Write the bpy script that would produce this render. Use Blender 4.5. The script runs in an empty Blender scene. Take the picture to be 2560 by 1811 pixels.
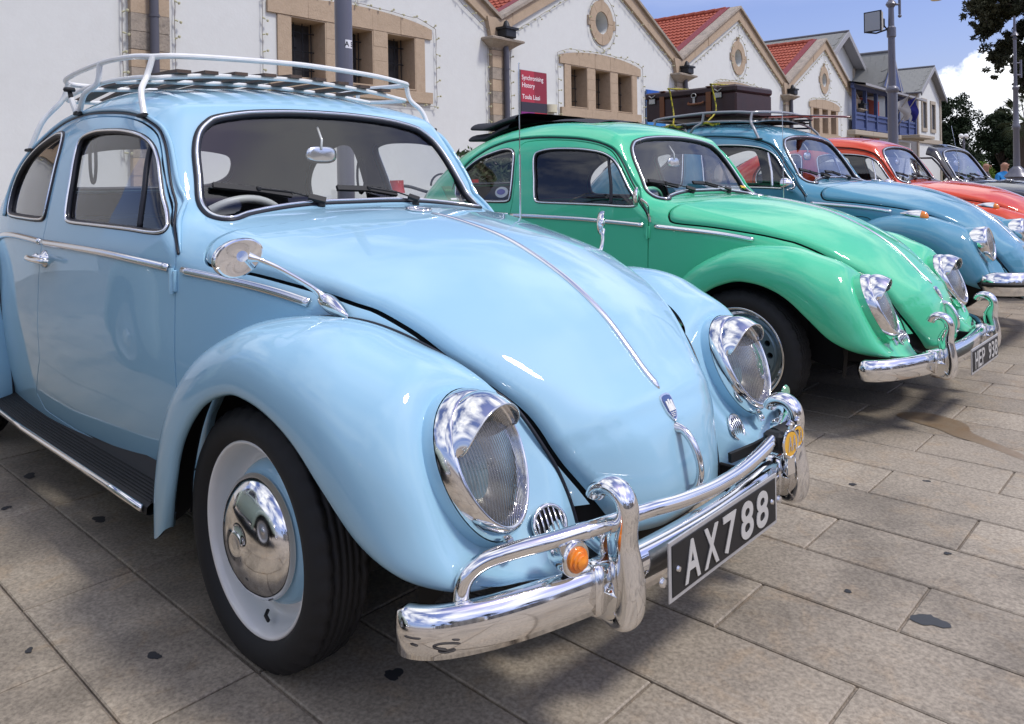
import bpy, bmesh, math, random
import numpy as np
from mathutils import Vector, Matrix
from mathutils.geometry import tessellate_polygon
random.seed(7); rng=np.random.default_rng(7)
scn=bpy.context.scene
COL=scn.collection
R=math.radians
# ---------------------------------------------------------------- camera
CAM=np.array([1.578,-1.565,1.099]); YAW=R(132.79); ROLL=R(-0.935); FPX=1955.4; CX=1279.5; CY=456.4; IW,IH=2560.0,1811.0
cd=bpy.data.cameras.new('camera'); cam=bpy.data.objects.new('camera',cd); COL.objects.link(cam)
fw=np.array([math.cos(YAW),math.sin(YAW),0]); r0=np.array([math.sin(YAW),-math.cos(YAW),0]); u0=np.array([0,0,1.])
rt=r0*math.cos(ROLL)+u0*math.sin(ROLL); up=-r0*math.sin(ROLL)+u0*math.cos(ROLL)
M=Matrix(((rt[0],up[0],-fw[0],CAM[0]),(rt[1],up[1],-fw[1],CAM[1]),(rt[2],up[2],-fw[2],CAM[2]),(0,0,0,1)))
cam.matrix_world=M
cd.sensor_fit='HORIZONTAL'; cd.sensor_width=36; cd.lens=FPX/IW*36
cd.shift_x=-(CX-IW/2)/IW; cd.shift_y=-(IH/2-CY)/IW
cd.clip_start=.05; cd.clip_end=600
scn.camera=cam
# ---------------------------------------------------------------- sky and sun
SUN_EL,SUN_AZ=R(56),R(22)          # azimuth: direction the light comes from, measured in the xy plane from +x
sdir=Vector((math.cos(SUN_EL)*math.cos(SUN_AZ),math.cos(SUN_EL)*math.sin(SUN_AZ),math.sin(SUN_EL)))
w=bpy.data.worlds.new('World'); scn.world=w; w.use_nodes=True
nt=w.node_tree; N=nt.nodes; L=nt.links; N.clear()
out=N.new('ShaderNodeOutputWorld'); bg=N.new('ShaderNodeBackground'); bg.inputs['Strength'].default_value=.12
sky=N.new('ShaderNodeTexSky'); sky.sky_type='NISHITA'; sky.sun_disc=False; sky.sun_elevation=SUN_EL
sky.sun_rotation=math.atan2(sdir.x,sdir.y); sky.air_density=1.15; sky.dust_density=1.3; sky.ozone_density=3.5
tc=N.new('ShaderNodeTexCoord'); sep=N.new('ShaderNodeSeparateXYZ'); L.new(tc.outputs['Generated'],sep.inputs[0])
def vm(op,a,b=None):
    n=N.new('ShaderNodeVectorMath'); n.operation=op
    for i,v in enumerate((a,b)):
        if v is None: continue
        if isinstance(v,(tuple,list)): n.inputs[i].default_value=v
        else: L.new(v,n.inputs[i])
    return n
def mm(op,a,b=None,clamp=False):
    n=N.new('ShaderNodeMath'); n.operation=op; n.use_clamp=clamp
    for i,v in enumerate((a,b)):
        if v is None: continue
        if isinstance(v,(int,float)): n.inputs[i].default_value=v
        else: L.new(v,n.inputs[i])
    return n.outputs[0]
# cloud layer: direction projected on a plane overhead
zc=mm('MAXIMUM',mm('ADD',sep.outputs[2],.10),.03)
cx_=N.new('ShaderNodeCombineXYZ'); L.new(mm('DIVIDE',sep.outputs[0],zc),cx_.inputs[0]); L.new(mm('DIVIDE',sep.outputs[1],zc),cx_.inputs[1])
ns=N.new('ShaderNodeTexNoise'); ns.inputs['Scale'].default_value=1.25; ns.inputs['Detail'].default_value=9; ns.inputs['Roughness'].default_value=.58; ns.inputs['Distortion'].default_value=.25
L.new(vm('ADD',cx_.outputs[0],(3.1,1.7,0)).outputs[0],ns.inputs['Vector'])
cov=N.new('ShaderNodeMapRange'); cov.inputs[1].default_value=.43; cov.inputs[2].default_value=.60; L.new(ns.outputs[0],cov.inputs[0])
# a cumulus bank low in the sky beyond the trees
cdir=fw+rt*(2490-CX)/FPX+up*(CY-352)/FPX; cdir/=np.linalg.norm(cdir)
cn=N.new('ShaderNodeTexNoise'); cn.inputs['Scale'].default_value=9; cn.inputs['Detail'].default_value=6; cn.inputs['Roughness'].default_value=.6; L.new(tc.outputs['Generated'],cn.inputs['Vector'])
# elliptical mask (wider than tall)
cdv=vm('SUBTRACT',tc.outputs['Generated'],tuple(float(v) for v in cdir)); cdm=vm('MULTIPLY',cdv.outputs[0],(1,1,1.45)); cl=vm('LENGTH',cdm.outputs[0]).outputs['Value']
bank=mm('SUBTRACT',mm('ADD',.128,mm('MULTIPLY',mm('SUBTRACT',cn.outputs[0],.5),.26)),cl)
bankm=N.new('ShaderNodeMapRange'); bankm.inputs[1].default_value=-.006; bankm.inputs[2].default_value=.012; L.new(bank,bankm.inputs[0])
hz=N.new('ShaderNodeMapRange'); hz.inputs[1].default_value=.20; hz.inputs[2].default_value=.42; L.new(sep.outputs[2],hz.inputs[0])
covh=mm('MULTIPLY',cov.outputs[0],hz.outputs[0])
cloudf=mm('MAXIMUM',mm('MULTIPLY',covh,.85),bankm.outputs[0],True)
# cloud tone: lighter tops
tn=N.new('ShaderNodeMapRange'); tn.inputs[1].default_value=.02; tn.inputs[2].default_value=.22; tn.inputs[3].default_value=.60; tn.inputs[4].default_value=1.0; L.new(sep.outputs[2],tn.inputs[0])
tex=mm('ADD',mm('MULTIPLY',mm('SUBTRACT',cn.outputs[0],.5),.55),tn.outputs[0])
cc=N.new('ShaderNodeMix'); cc.data_type='RGBA'; cc.inputs[6].default_value=(3.9,4.2,5.0,1); cc.inputs[7].default_value=(8.0,8.1,8.3,1); L.new(mm('ADD',tex,0,True),cc.inputs[0])
hs=N.new('ShaderNodeMix'); hs.data_type='RGBA'; hs.blend_type='MULTIPLY'; hs.inputs[0].default_value=1.0
hs.inputs[7].default_value=(.66,.60,.78,1); L.new(sky.outputs[0],hs.inputs[6])
mx=N.new('ShaderNodeMix'); mx.data_type='RGBA'; L.new(cloudf,mx.inputs[0]); L.new(hs.outputs[2],mx.inputs[6]); L.new(cc.outputs[2],mx.inputs[7])
L.new(mx.outputs[2],bg.inputs['Color']); L.new(bg.outputs[0],out.inputs[0])
sd=bpy.data.lights.new('sun','SUN'); sd.energy=1.4; sd.angle=R(10); sd.color=(1,.965,.91)
so=bpy.data.objects.new('sun',sd); COL.objects.link(so); so.rotation_euler=sdir.to_track_quat('Z','Y').to_euler(); so.location=(0,0,20)
scn.view_settings.view_transform='Standard'; scn.view_settings.look='None'; scn.view_settings.gamma=1; scn.view_settings.exposure=0.80
scn.view_settings.use_curve_mapping=False
try:
    scn.cycles.use_denoising=True; scn.cycles.max_bounces=10; scn.cycles.transparent_max_bounces=24
    scn.cycles.transmission_bounces=10; scn.cycles.glossy_bounces=6; scn.cycles.caustics_reflective=False; scn.cycles.caustics_refractive=False
except Exception: pass
# ---------------------------------------------------------------- materials
MATS={}
def mat(name,color=(.5,.5,.5),rough=.5,metal=0,coat=0,spec=None,noise=None,bump=None,trans=None,ior=1.45,emit=None,noise2=None,coatr=.03,rvar=None):
    """noise=(scale,strength[,colour2]) mixes a second tone; bump=(scale,height)"""
    if name in MATS: return MATS[name]
    m=bpy.data.materials.new(name); m.use_nodes=True; t=m.node_tree; n=t.nodes; l=t.links
    b=n['Principled BSDF']; c=tuple(color)+(1,)
    b.inputs['Base Color'].default_value=c; b.inputs['Roughness'].default_value=rough; b.inputs['Metallic'].default_value=metal
    b.inputs['IOR'].default_value=ior
    if spec is not None: b.inputs['Specular IOR Level'].default_value=spec
    if coat: b.inputs['Coat Weight'].default_value=coat; b.inputs['Coat Roughness'].default_value=coatr
    if trans: b.inputs['Transmission Weight'].default_value=trans
    tcn=n.new('ShaderNodeTexCoord'); src=tcn.outputs['Object']
    cur=None
    for k,q in enumerate((noise,noise2)):
        if not q: continue
        nz=n.new('ShaderNodeTexNoise'); nz.inputs['Scale'].default_value=q[0]; nz.inputs['Detail'].default_value=6; nz.inputs['Roughness'].default_value=.65; l.new(src,nz.inputs['Vector'])
        mr=n.new('ShaderNodeMapRange'); mr.inputs[1].default_value=.35; mr.inputs[2].default_value=.65; mr.inputs[4].default_value=q[1]; l.new(nz.outputs[0],mr.inputs[0])
        mi=n.new('ShaderNodeMix'); mi.data_type='RGBA'
        if cur is None: mi.inputs[6].default_value=c
        else: l.new(cur,mi.inputs[6])
        mi.inputs[7].default_value=(tuple(q[2]) if len(q)>2 else tuple(v*.5 for v in color))+(1,)
        l.new(mr.outputs[0],mi.inputs[0]); cur=mi.outputs[2]
    if cur is not None: l.new(cur,b.inputs['Base Color'])
    if rvar:
        nz=n.new('ShaderNodeTexNoise'); nz.inputs['Scale'].default_value=rvar[0]; nz.inputs['Detail'].default_value=5; l.new(src,nz.inputs['Vector'])
        mr=n.new('ShaderNodeMapRange'); mr.inputs[1].default_value=.4; mr.inputs[2].default_value=.7; mr.inputs[3].default_value=rough; mr.inputs[4].default_value=rvar[1]; l.new(nz.outputs[0],mr.inputs[0]); l.new(mr.outputs[0],b.inputs['Roughness'])
    if bump:
        bz=n.new('ShaderNodeTexNoise'); bz.inputs['Scale'].default_value=bump[0]; bz.inputs['Detail'].default_value=5; l.new(src,bz.inputs['Vector'])
        bp_=n.new('ShaderNodeBump'); bp_.inputs['Strength'].default_value=.6; bp_.inputs['Distance'].default_value=bump[1]; l.new(bz.outputs[0],bp_.inputs['Height']); l.new(bp_.outputs[0],b.inputs['Normal'])
    if emit: b.inputs['Emission Color'].default_value=tuple(emit[:3])+(1,); b.inputs['Emission Strength'].default_value=emit[3]
    MATS[name]=m; return m
def schlick(n,l,k=1.7,normal=None):
    lw=n.new('ShaderNodeLayerWeight'); 
    if normal is not None: l.new(normal,lw.inputs['Normal'])
    p=n.new('ShaderNodeMath'); p.operation='POWER'; p.inputs[1].default_value=5; l.new(lw.outputs['Facing'],p.inputs[0])
    a=n.new('ShaderNodeMath'); a.operation='MULTIPLY_ADD'; a.inputs[1].default_value=.96*k; a.inputs[2].default_value=.04*k; a.use_clamp=True; l.new(p.outputs[0],a.inputs[0]); return a.outputs[0]
def glass_mat(name,tint=(.9,.92,.93),refl=.9,rough=0.0):
    """thin pane: clear with Fresnel reflection"""
    if name in MATS: return MATS[name]
    m=bpy.data.materials.new(name); m.use_nodes=True; t=m.node_tree; n=t.nodes; l=t.links; n.clear()
    o=n.new('ShaderNodeOutputMaterial'); tr=n.new('ShaderNodeBsdfTransparent'); gl=n.new('ShaderNodeBsdfGlossy'); mx_=n.new('ShaderNodeMixShader'); fr=None
    tr.inputs[0].default_value=tuple(tint)+(1,); gl.inputs['Roughness'].default_value=rough; gl.inputs['Color'].default_value=(refl,)*3+(1,)
    rf=schlick(n,l,1.7)
    l.new(rf,mx_.inputs[0]); l.new(tr.outputs[0],mx_.inputs[1]); l.new(gl.outputs[0],mx_.inputs[2]); l.new(mx_.outputs[0],o.inputs[0])
    MATS[name]=m; return m
# ---------------------------------------------------------------- object helpers
def props(o,label=None,cat=None,group=None,kind=None):
    if label: o['label']=label
    if cat: o['category']=cat
    if group: o['group']=group
    if kind: o['kind']=kind
    return o
def empty(name,loc=(0,0,0),rz=0,**k):
    o=bpy.data.objects.new(name,None); COL.objects.link(o); o.location=loc; o.rotation_euler=(0,0,rz); o.empty_display_size=.1
    return props(o,**k)
def mesh(name,V,F,normals=None,smooth=True,angle=None):
    me=bpy.data.meshes.new(name)
    V=np.asarray(V,float)
    if isinstance(F,np.ndarray):
        nf,k=F.shape; me.vertices.add(len(V)); me.vertices.foreach_set('co',V.ravel()); me.loops.add(nf*k); me.loops.foreach_set('vertex_index',F.ravel().astype(np.int32))
        me.polygons.add(nf); me.polygons.foreach_set('loop_start',np.arange(0,nf*k,k,dtype=np.int32)); 
        try: me.polygons.foreach_set('loop_total',np.full(nf,k,dtype=np.int32))
        except Exception: pass
        me.update(calc_edges=True)
    else:
        me.from_pydata([tuple(v) for v in V],[],[tuple(int(i) for i in f) for f in F]); me.update()
    if smooth and len(me.polygons): me.polygons.foreach_set('use_smooth',np.ones(len(me.polygons),bool))
    if angle and smooth:
        try: me.set_sharp_from_angle(angle=R(angle))
        except Exception: pass
    if normals is not None: me.normals_split_custom_set_from_vertices([tuple(n) for n in np.asarray(normals)])
    return me
def obj(name,me,m,parent=None,loc=None,rot=None,**k):
    o=bpy.data.objects.new(name,me); COL.objects.link(o)
    if len(me.materials)==0: me.materials.append(None)
    if m is not None:
        if me.materials[0] is None: me.materials[0]=m
        elif me.materials[0]!=m:
            o.material_slots[0].link='OBJECT'; o.material_slots[0].material=m
    if parent is not None: o.parent=parent
    if loc is not None: o.location=loc
    if rot is not None: o.rotation_euler=rot
    return props(o,**k)
class MB:
    """collects geometry for one mesh"""
    def __init__(s): s.V=[]; s.F=[]
    def add(s,V,F):
        o=len(s.V); s.V+= [tuple(v) for v in V]; s.F+=[tuple(i+o for i in f) for f in F]; return s
    def box(s,c,d,rot=None,bev=0):
        V,F=boxgeo(d,bev)
        V=np.array(V)
        if rot is not None: V=V@np.array(rot).T
        return s.add(V+np.array(c),F)
    def tube(s,*a,**k): V,F=tube(*a,**k); return s.add(V,F)
    def lathe(s,prof,n=32,at=(0,0,0),axis='z',rot=None,close=False):
        V,F=lathe(prof,n,close)
        V=np.array(V)
        if axis=='y': V=V[:,[0,2,1]]*np.array([1,1,1]); V[:,0]*=-1
        if axis=='x': V=V[:,[2,1,0]]; V[:,1]*=-1
        if rot is not None: V=V@np.array(rot).T
        return s.add(V+np.array(at),F)
    def mesh(s,name,smooth=True,angle=None): return mesh(name,s.V,s.F,None,smooth,angle)
    def obj(s,name,m,parent=None,smooth=True,angle=35,**k): return obj(name,s.mesh(name,smooth,angle),m,parent,**k)
def boxgeo(d,bev=0):
    x,y,z=[v/2 for v in d]
    if bev<=0:
        V=[(sx*x,sy*y,sz*z) for sx in(-1,1) for sy in(-1,1) for sz in(-1,1)]
        return V,[(0,1,3,2),(4,6,7,5),(0,4,5,1),(2,3,7,6),(0,2,6,4),(1,5,7,3)]
    b=min(bev,x*.49,y*.49,z*.49); V=[];idx={}
    for sx in(-1,1):
        for sy in(-1,1):
            for sz in(-1,1):
                for a,p in enumerate([(x,y-b,z-b),(x-b,y,z-b),(x-b,y-b,z)]):
                    idx[(sx,sy,sz,a)]=len(V); V.append((sx*p[0],sy*p[1],sz*p[2]))
    F=[];I=idx
    for s1 in(-1,1):
        f=[I[(s1,-1,-1,0)],I[(s1,1,-1,0)],I[(s1,1,1,0)],I[(s1,-1,1,0)]]; F.append(f if s1>0 else f[::-1])
        f=[I[(-1,s1,-1,1)],I[(-1,s1,1,1)],I[(1,s1,1,1)],I[(1,s1,-1,1)]]; F.append(f if s1>0 else f[::-1])
        f=[I[(-1,-1,s1,2)],I[(1,-1,s1,2)],I[(1,1,s1,2)],I[(-1,1,s1,2)]]; F.append(f if s1>0 else f[::-1])
    for a in(-1,1):
        for c in(-1,1):
            f=[I[(a,c,-1,0)],I[(a,c,-1,1)],I[(a,c,1,1)],I[(a,c,1,0)]]; F.append(f if a*c>0 else f[::-1])
            f=[I[(a,-1,c,0)],I[(a,1,c,0)],I[(a,1,c,2)],I[(a,-1,c,2)]]; F.append(f if a*c>0 else f[::-1])
            f=[I[(-1,a,c,1)],I[(-1,a,c,2)],I[(1,a,c,2)],I[(1,a,c,1)]]; F.append(f if a*c>0 else f[::-1])
    for sx in(-1,1):
        for sy in(-1,1):
            for sz in(-1,1):
                f=[I[(sx,sy,sz,0)],I[(sx,sy,sz,1)],I[(sx,sy,sz,2)]]; F.append(f if sx*sy*sz>0 else f[::-1])
    return V,F
def tube(path,r,n=10,closed=False,cap=True,sec=None,upv=None):
    """sweep a circle (radius r, number or list) or a section [(a,b)..] along a path"""
    P=np.array(path,float); m=len(P)
    T=np.zeros_like(P)
    if closed: T=np.roll(P,-1,0)-np.roll(P,1,0)
    else: T[1:-1]=P[2:]-P[:-2]; T[0]=P[1]-P[0]; T[-1]=P[-1]-P[-2]
    T/=np.linalg.norm(T,axis=1,keepdims=True)+1e-12
    Ns=np.zeros_like(P)
    if upv is not None:
        U=np.array(upv,float); U=np.broadcast_to(U,P.shape) if U.ndim==1 else U
        Ns=U-(U*T).sum(1,keepdims=True)*T; Ns/=np.linalg.norm(Ns,axis=1,keepdims=True)+1e-12
    else:
        a=np.array([0,0,1.]) if abs(T[0][2])<.9 else np.array([1.,0,0]); v=a-T[0]*(a@T[0]); v/=np.linalg.norm(v); Ns[0]=v
        for i in range(1,m):
            v=Ns[i-1]-T[i]*(Ns[i-1]@T[i]); Ns[i]=v/(np.linalg.norm(v)+1e-12)
    B=np.cross(T,Ns)
    if sec is None: ang=np.linspace(0,2*np.pi,n,endpoint=False); S=np.stack([np.cos(ang),np.sin(ang)],1)
    else: S=np.array(sec,float); n=len(S)
    rr=np.broadcast_to(np.array(r,float),(m,)) if sec is None or np.ndim(r) else np.full(m,float(r))
    V=(P[:,None,:]+rr[:,None,None]*(S[None,:,0:1]*Ns[:,None,:]+S[None,:,1:2]*B[:,None,:])).reshape(-1,3)
    F=[]
    for i in range(m if closed else m-1):
        a=i*n;b=((i+1)%m)*n
        for j in range(n):
            k=(j+1)%n; F.append((a+j,a+k,b+k,b+j))
    if cap and not closed: F.append(tuple(range(n))[::-1]); F.append(tuple(range((m-1)*n,m*n)))
    return V.tolist(),F
def lathe(prof,n=32,close=False):
    V=[];F=[];m=len(prof)
    for r,h in prof:
        for j in range(n):
            a=2*math.pi*j/n; V.append((r*math.cos(a),r*math.sin(a),h))
    for i in range(m-1):
        for j in range(n):
            k=(j+1)%n; F.append((i*n+j,i*n+k,(i+1)*n+k,(i+1)*n+j))
    if close: F.append(tuple(range(n))[::-1]); F.append(tuple(range((m-1)*n,m*n)))
    return V,F
def loft(grid,closed_v=False):
    G=np.array(grid,float); a,b=G.shape[:2]; V=G.reshape(-1,3); F=[]
    for i in range(a-1):
        for j in range(b if closed_v else b-1):
            k=(j+1)%b; F.append((i*b+j,i*b+k,(i+1)*b+k,(i+1)*b+j))
    return V.tolist(),F
def text_mesh(s,size,depth=.001,sx=1.0,align='LEFT',bold=0.0):
    c=bpy.data.curves.new('lettering','FONT'); c.body=s; c.size=size; c.extrude=depth; c.align_x=align; c.offset=bold
    o=bpy.data.objects.new('tmp',c); COL.objects.link(o); bpy.context.view_layer.update()
    me=bpy.data.meshes.new_from_object(o.evaluated_get(bpy.context.evaluated_depsgraph_get())); bpy.data.objects.remove(o); bpy.data.curves.remove(c)
    if sx!=1.0: me.transform(Matrix.Diagonal((sx,1,1,1)))
    me.materials.clear(); return me
def lettering(s,size,frame,m,parent,depth=.001,sx=1.0,align='LEFT',bold=0.0,name='lettering'):
    """frame = (origin, xdir, ydir)"""
    me=text_mesh(s,size,depth,sx,align,bold); o_,x_,y_=[Vector(v) for v in frame]; x_.normalize(); z_=x_.cross(y_).normalized(); y2=z_.cross(x_)
    Mx=Matrix(((x_.x,y2.x,z_.x,o_.x),(x_.y,y2.y,z_.y,o_.y),(x_.z,y2.z,z_.z,o_.z),(0,0,0,1))); me.transform(Mx)
    return obj(name,me,m,parent)
def ray(u,v): return fw+rt*(u-CX)/FPX+up*(CY-v)/FPX
def at_depth(u,v,d): return CAM+ray(u,v)*d
GZ=.055
def gp(x,y,z=0.0):
    """paving drawn at z=0 brought to the real ground level"""
    return (x*.95+.0789,y*.95-.0783,z+GZ)
def on_z(u,v,z=0.0):
    r_=ray(u,v); return CAM+r_*((z-CAM[2])/r_[2])
# ---------------------------------------------------------------- car hull as a distance field
def cr(pts,n=12,closed=False):
    """centripetal-free Catmull-Rom through pts"""
    P=np.array(pts,float);N=len(P)
    if closed: idx=lambda i:P[i%N]; segs=N
    else:
        idx=lambda i:P[min(max(i,0),N-1)] if 0<=i<N else (2*P[0]-P[1] if i<0 else 2*P[-1]-P[-2]); segs=N-1
    out=[]
    t=np.linspace(0,1,n,endpoint=False)[:,None]
    for i in range(segs):
        a,b,c,d=idx(i-1),idx(i),idx(i+1),idx(i+2)
        out.append(.5*((2*b)+(-a+c)*t+(2*a-5*b+4*c-d)*t**2+(-a+3*b-3*c+d)*t**3))
    out=np.concatenate(out)
    if not closed: out=np.vstack([out,P[-1]])
    return out
def sd_poly(px,pz,poly,chunk=200000):
    """signed distance to closed polygon, negative inside"""
    sh=px.shape;q=np.stack([px.ravel(),pz.ravel()],1);res=np.empty(len(q))
    A=np.array(poly,float);B=np.roll(A,-1,0);E=B-A;L2=(E**2).sum(1)+1e-18
    for s0 in range(0,len(q),chunk):
        p=q[s0:s0+chunk];best=np.full(len(p),1e9);ins=np.zeros(len(p),bool)
        for a,b,e,l2 in zip(A,B,E,L2):
            w=p-a;t=np.clip((w@e)/l2,0,1);d=((w-t[:,None]*e)**2).sum(1);best=np.minimum(best,d)
            c=((a[1]>p[:,1])!=(b[1]>p[:,1]))
            if c.any():
                xi=(b[0]-a[0])*(p[:,1]-a[1])/((b[1]-a[1]) if b[1]!=a[1] else 1e-12)+a[0]
                ins^=c&(p[:,0]<xi)
        res[s0:s0+chunk]=np.where(ins,-1,1)*np.sqrt(best)
    return res.reshape(sh)
# centre profile (x,z) clockwise from nose bottom over the roof to the tail
PROF=[(.640,.30),(.655,.36),(.653,.41),(.641,.47),(.621,.535),(.601,.572),(.583,.602),(.534,.648),(.490,.695),(.419,.765),(.320,.835),(.198,.897),(.077,.943),(-.078,.979),(-.204,1.0),(-.30,1.013),(-.42,1.022),(-.50,1.027),
 (-.545,1.033),(-.590,1.060),(-.620,1.108),(-.67,1.195),(-.715,1.274),(-.756,1.345),(-.80,1.382),(-.90,1.422),(-1.05,1.453),(-1.25,1.472),(-1.45,1.468),(-1.65,1.442),(-1.85,1.392),(-2.05,1.315),(-2.25,1.21),(-2.45,1.07),(-2.65,.90),(-2.82,.71),(-2.95,.52),(-3.0,.36),(-2.98,.30)]
DX=.004
xs=np.arange(-3.2,.80,DX);zs=np.arange(.15,1.60,DX)
def interp(x,tab):
    t=np.array(tab);o=np.argsort(t[:,0]);t=t[o]
    y=cr(t,16);return np.interp(x,y[:,0],y[:,1])
def build_fields():
    XX,ZZ=np.meshgrid(xs,zs,indexing='ij')
    P=cr(PROF,8)
    P=np.vstack([P,[(-2.9,.0),(.60,.0)]])
    D=sd_poly(XX,ZZ,P)
    # half width (plan) at belt height
    Wb=interp(xs,[(.80,.10),(.70,.17),(.655,.22),(.60,.278),(.55,.325),(.47,.385),(.40,.425),(.27,.490),(.13,.535),(0,.560),(-.2,.592),(-.35,.615),(-.51,.640),(-.75,.668),(-1.0,.686),(-1.3,.700),(-1.6,.702),(-1.9,.69),(-2.2,.65),(-2.5,.57),(-2.8,.44),(-3.0,.33),(-3.2,.25)])
    cab=np.clip((-.35-xs)/.25,0,1);cab=cab*cab*(3-2*cab)
    dz=interp(zs,[(.15,-.045),(.30,-.03),(.45,-.008),(.62,.004),(.78,.002),(.90,0),(1.0,-.014),(1.08,-.030),(1.2,-.060),(1.3,-.092),(1.4,-.13),(1.6,-.25)])
    W=Wb[:,None]+dz[None,:]*cab[:,None]
    kx=interp(xs,[(.80,.25),(.6,.30),(.45,.36),(.2,.34),(0,.31),(-.25,.24),(-.45,.12),(-.6,.03),(-.72,.05),(-.9,.13),(-1.2,.16),(-1.6,.16),(-2.0,.16),(-2.5,.2),(-3.2,.2)])
    rx=interp(xs,[(.80,.16),(.6,.14),(.4,.09),(.2,.07),(0,.07),(-.25,.09),(-.45,.12),(-.6,.075),(-.75,.08),(-.9,.10),(-1.3,.13),(-1.8,.15),(-2.3,.2),(-3.2,.3)])
    K=np.repeat(kx[:,None],len(zs),1);R=np.repeat(rx[:,None],len(zs),1)
    return D,W,K,R
FD,FW,FK,FR=build_fields()
def samp(A,x,z):
    i=np.clip((x-xs[0])/DX,0,len(xs)-1.001);j=np.clip((z-zs[0])/DX,0,len(zs)-1.001)
    i0=i.astype(int);j0=j.astype(int);a=i-i0;b=j-j0
    return (A[i0,j0]*(1-a)*(1-b)+A[i0+1,j0]*a*(1-b)+A[i0,j0+1]*(1-a)*b+A[i0+1,j0+1]*a*b)
def comb(d,w,k,r,y):
    ay=np.abs(y)
    a=d+k*ay*ay; b=ay-w
    return np.minimum(np.maximum(a,b),-r)+np.hypot(np.maximum(a+r,0),np.maximum(b+r,0))
def F(p):
    p=np.atleast_2d(p);x,y,z=p[:,0],p[:,1],p[:,2]
    return comb(samp(FD,x,z),samp(FW,x,z),samp(FK,x,z),samp(FR,x,z),y)
def grad(p,h=.007):
    g=np.stack([F(p+np.eye(3)[i]*h)-F(p-np.eye(3)[i]*h) for i in range(3)],1)
    return g/np.linalg.norm(g,axis=1,keepdims=True)
def surface_nets(h=.012):
    X=np.arange(-3.08,.72,h); Y=np.arange(-.78,.785,h)-h*.5; Zz=np.arange(.24,1.52,h)
    XX,ZZ=np.meshgrid(X,Zz,indexing='ij')
    d=samp(FD,XX,ZZ)[:,None,:]; w_=samp(FW,XX,ZZ)[:,None,:]; k_=samp(FK,XX,ZZ)[:,None,:]; r_=samp(FR,XX,ZZ)[:,None,:]
    G=comb(d,w_,k_,r_,Y[None,:,None]).astype(np.float32)
    nx,ny,nz=G.shape; S=G<0
    c=np.zeros((nx-1,ny-1,nz-1),np.int8)
    for a in(0,1):
        for b in(0,1):
            for e in(0,1): c+=S[a:nx-1+a,b:ny-1+b,e:nz-1+e]
    act=(c>0)&(c<8); ids=-np.ones(act.shape,np.int64); I=np.argwhere(act); ids[act]=np.arange(len(I))
    P=np.zeros((len(I),3)); W=np.zeros(len(I))
    cor=[(a,b,e) for a in(0,1) for b in(0,1) for e in(0,1)]
    for p in cor:
        for ax in range(3):
            if p[ax]: continue
            q=list(p); q[ax]=1
            g0=G[I[:,0]+p[0],I[:,1]+p[1],I[:,2]+p[2]]; g1=G[I[:,0]+q[0],I[:,1]+q[1],I[:,2]+q[2]]
            m_=(g0<0)!=(g1<0); t=np.where(m_,g0/(g0-g1+1e-12),0)
            pt=np.array(p,float)+t[:,None]*np.eye(3)[ax]; P+=pt*m_[:,None]; W+=m_
    P=P/W[:,None]+I; P=P*h+np.array([X[0],Y[0],Zz[0]])
    F_=[]
    for ax in range(3):
        a1,a2=(ax+1)%3,(ax+2)%3
        sl0=[slice(None)]*3; sl1=[slice(None)]*3; sl0[ax]=slice(0,-1); sl1[ax]=slice(1,None)
        s0=S[tuple(sl0)]; s1=S[tuple(sl1)]; e=np.argwhere(s0!=s1)
        ok=(e[:,a1]>0)&(e[:,a2]>0)&(e[:,a1]<G.shape[a1]-1)&(e[:,a2]<G.shape[a2]-1); e=e[ok]
        st=s0[e[:,0],e[:,1],e[:,2]]
        def cid(o1,o2):
            q=e.copy(); q[:,a1]-=o1; q[:,a2]-=o2; return ids[q[:,0],q[:,1],q[:,2]]
        Q=np.stack([cid(1,1),cid(0,1),cid(0,0),cid(1,0)],1)
        Q[~st]=Q[~st][:,::-1]; F_.append(Q)
    Q=np.concatenate(F_); Q=Q[(Q>=0).all(1)]
    for _ in range(2):
        f_=F(P); n_=grad(P); P=P-n_*np.clip(f_,-.01,.01)[:,None]
    return P,np.concatenate([Q[:,[0,1,2]],Q[:,[0,2,3]]]),grad(P)
def clip(V,T,Nn,g):
    """keep g<0"""
    s=g<0; cnt=s[T].sum(1); keep=T[cnt==3]; V=[V];Nl=[Nn];base=len(V[0]);out_=[keep]
    cut=T[(cnt==1)|(cnt==2)]
    if len(cut):
        E_=np.concatenate([cut[:,[0,1]],cut[:,[1,2]],cut[:,[2,0]]]); E_=np.sort(E_,1); m_=s[E_[:,0]]!=s[E_[:,1]]; U,inv=np.unique(E_[m_],axis=0,return_inverse=True)
        t=g[U[:,0]]/(g[U[:,0]]-g[U[:,1]]); nv=V[0][U[:,0]]*(1-t[:,None])+V[0][U[:,1]]*t[:,None]; nn=Nn[U[:,0]]*(1-t[:,None])+Nn[U[:,1]]*t[:,None]; nn/=np.linalg.norm(nn,axis=1,keepdims=True)
        V.append(nv);Nl.append(nn)
        key={(a,b):base+i for i,(a,b) in enumerate(map(tuple,U.tolist()))}
        tri=[]
        for a,b,c_ in cut.tolist():
            for _ in range(3):
                if s[a]!=s[b] and s[a]!=s[c_]: break
                a,b,c_=b,c_,a
            ab=key[(min(a,b),max(a,b))]; ac=key[(min(a,c_),max(a,c_))]
            if s[a]: tri.append((a,ab,ac))
            else: tri+= [(ab,b,c_),(ab,c_,ac)]
        out_.append(np.array(tri,dtype=np.int64).reshape(-1,3))
    V=np.concatenate(V);Nl=np.concatenate(Nl);T=np.concatenate(out_)
    used=np.unique(T); mp=-np.ones(len(V),np.int64); mp[used]=np.arange(len(used))
    return V[used],mp[T],Nl[used]
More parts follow.
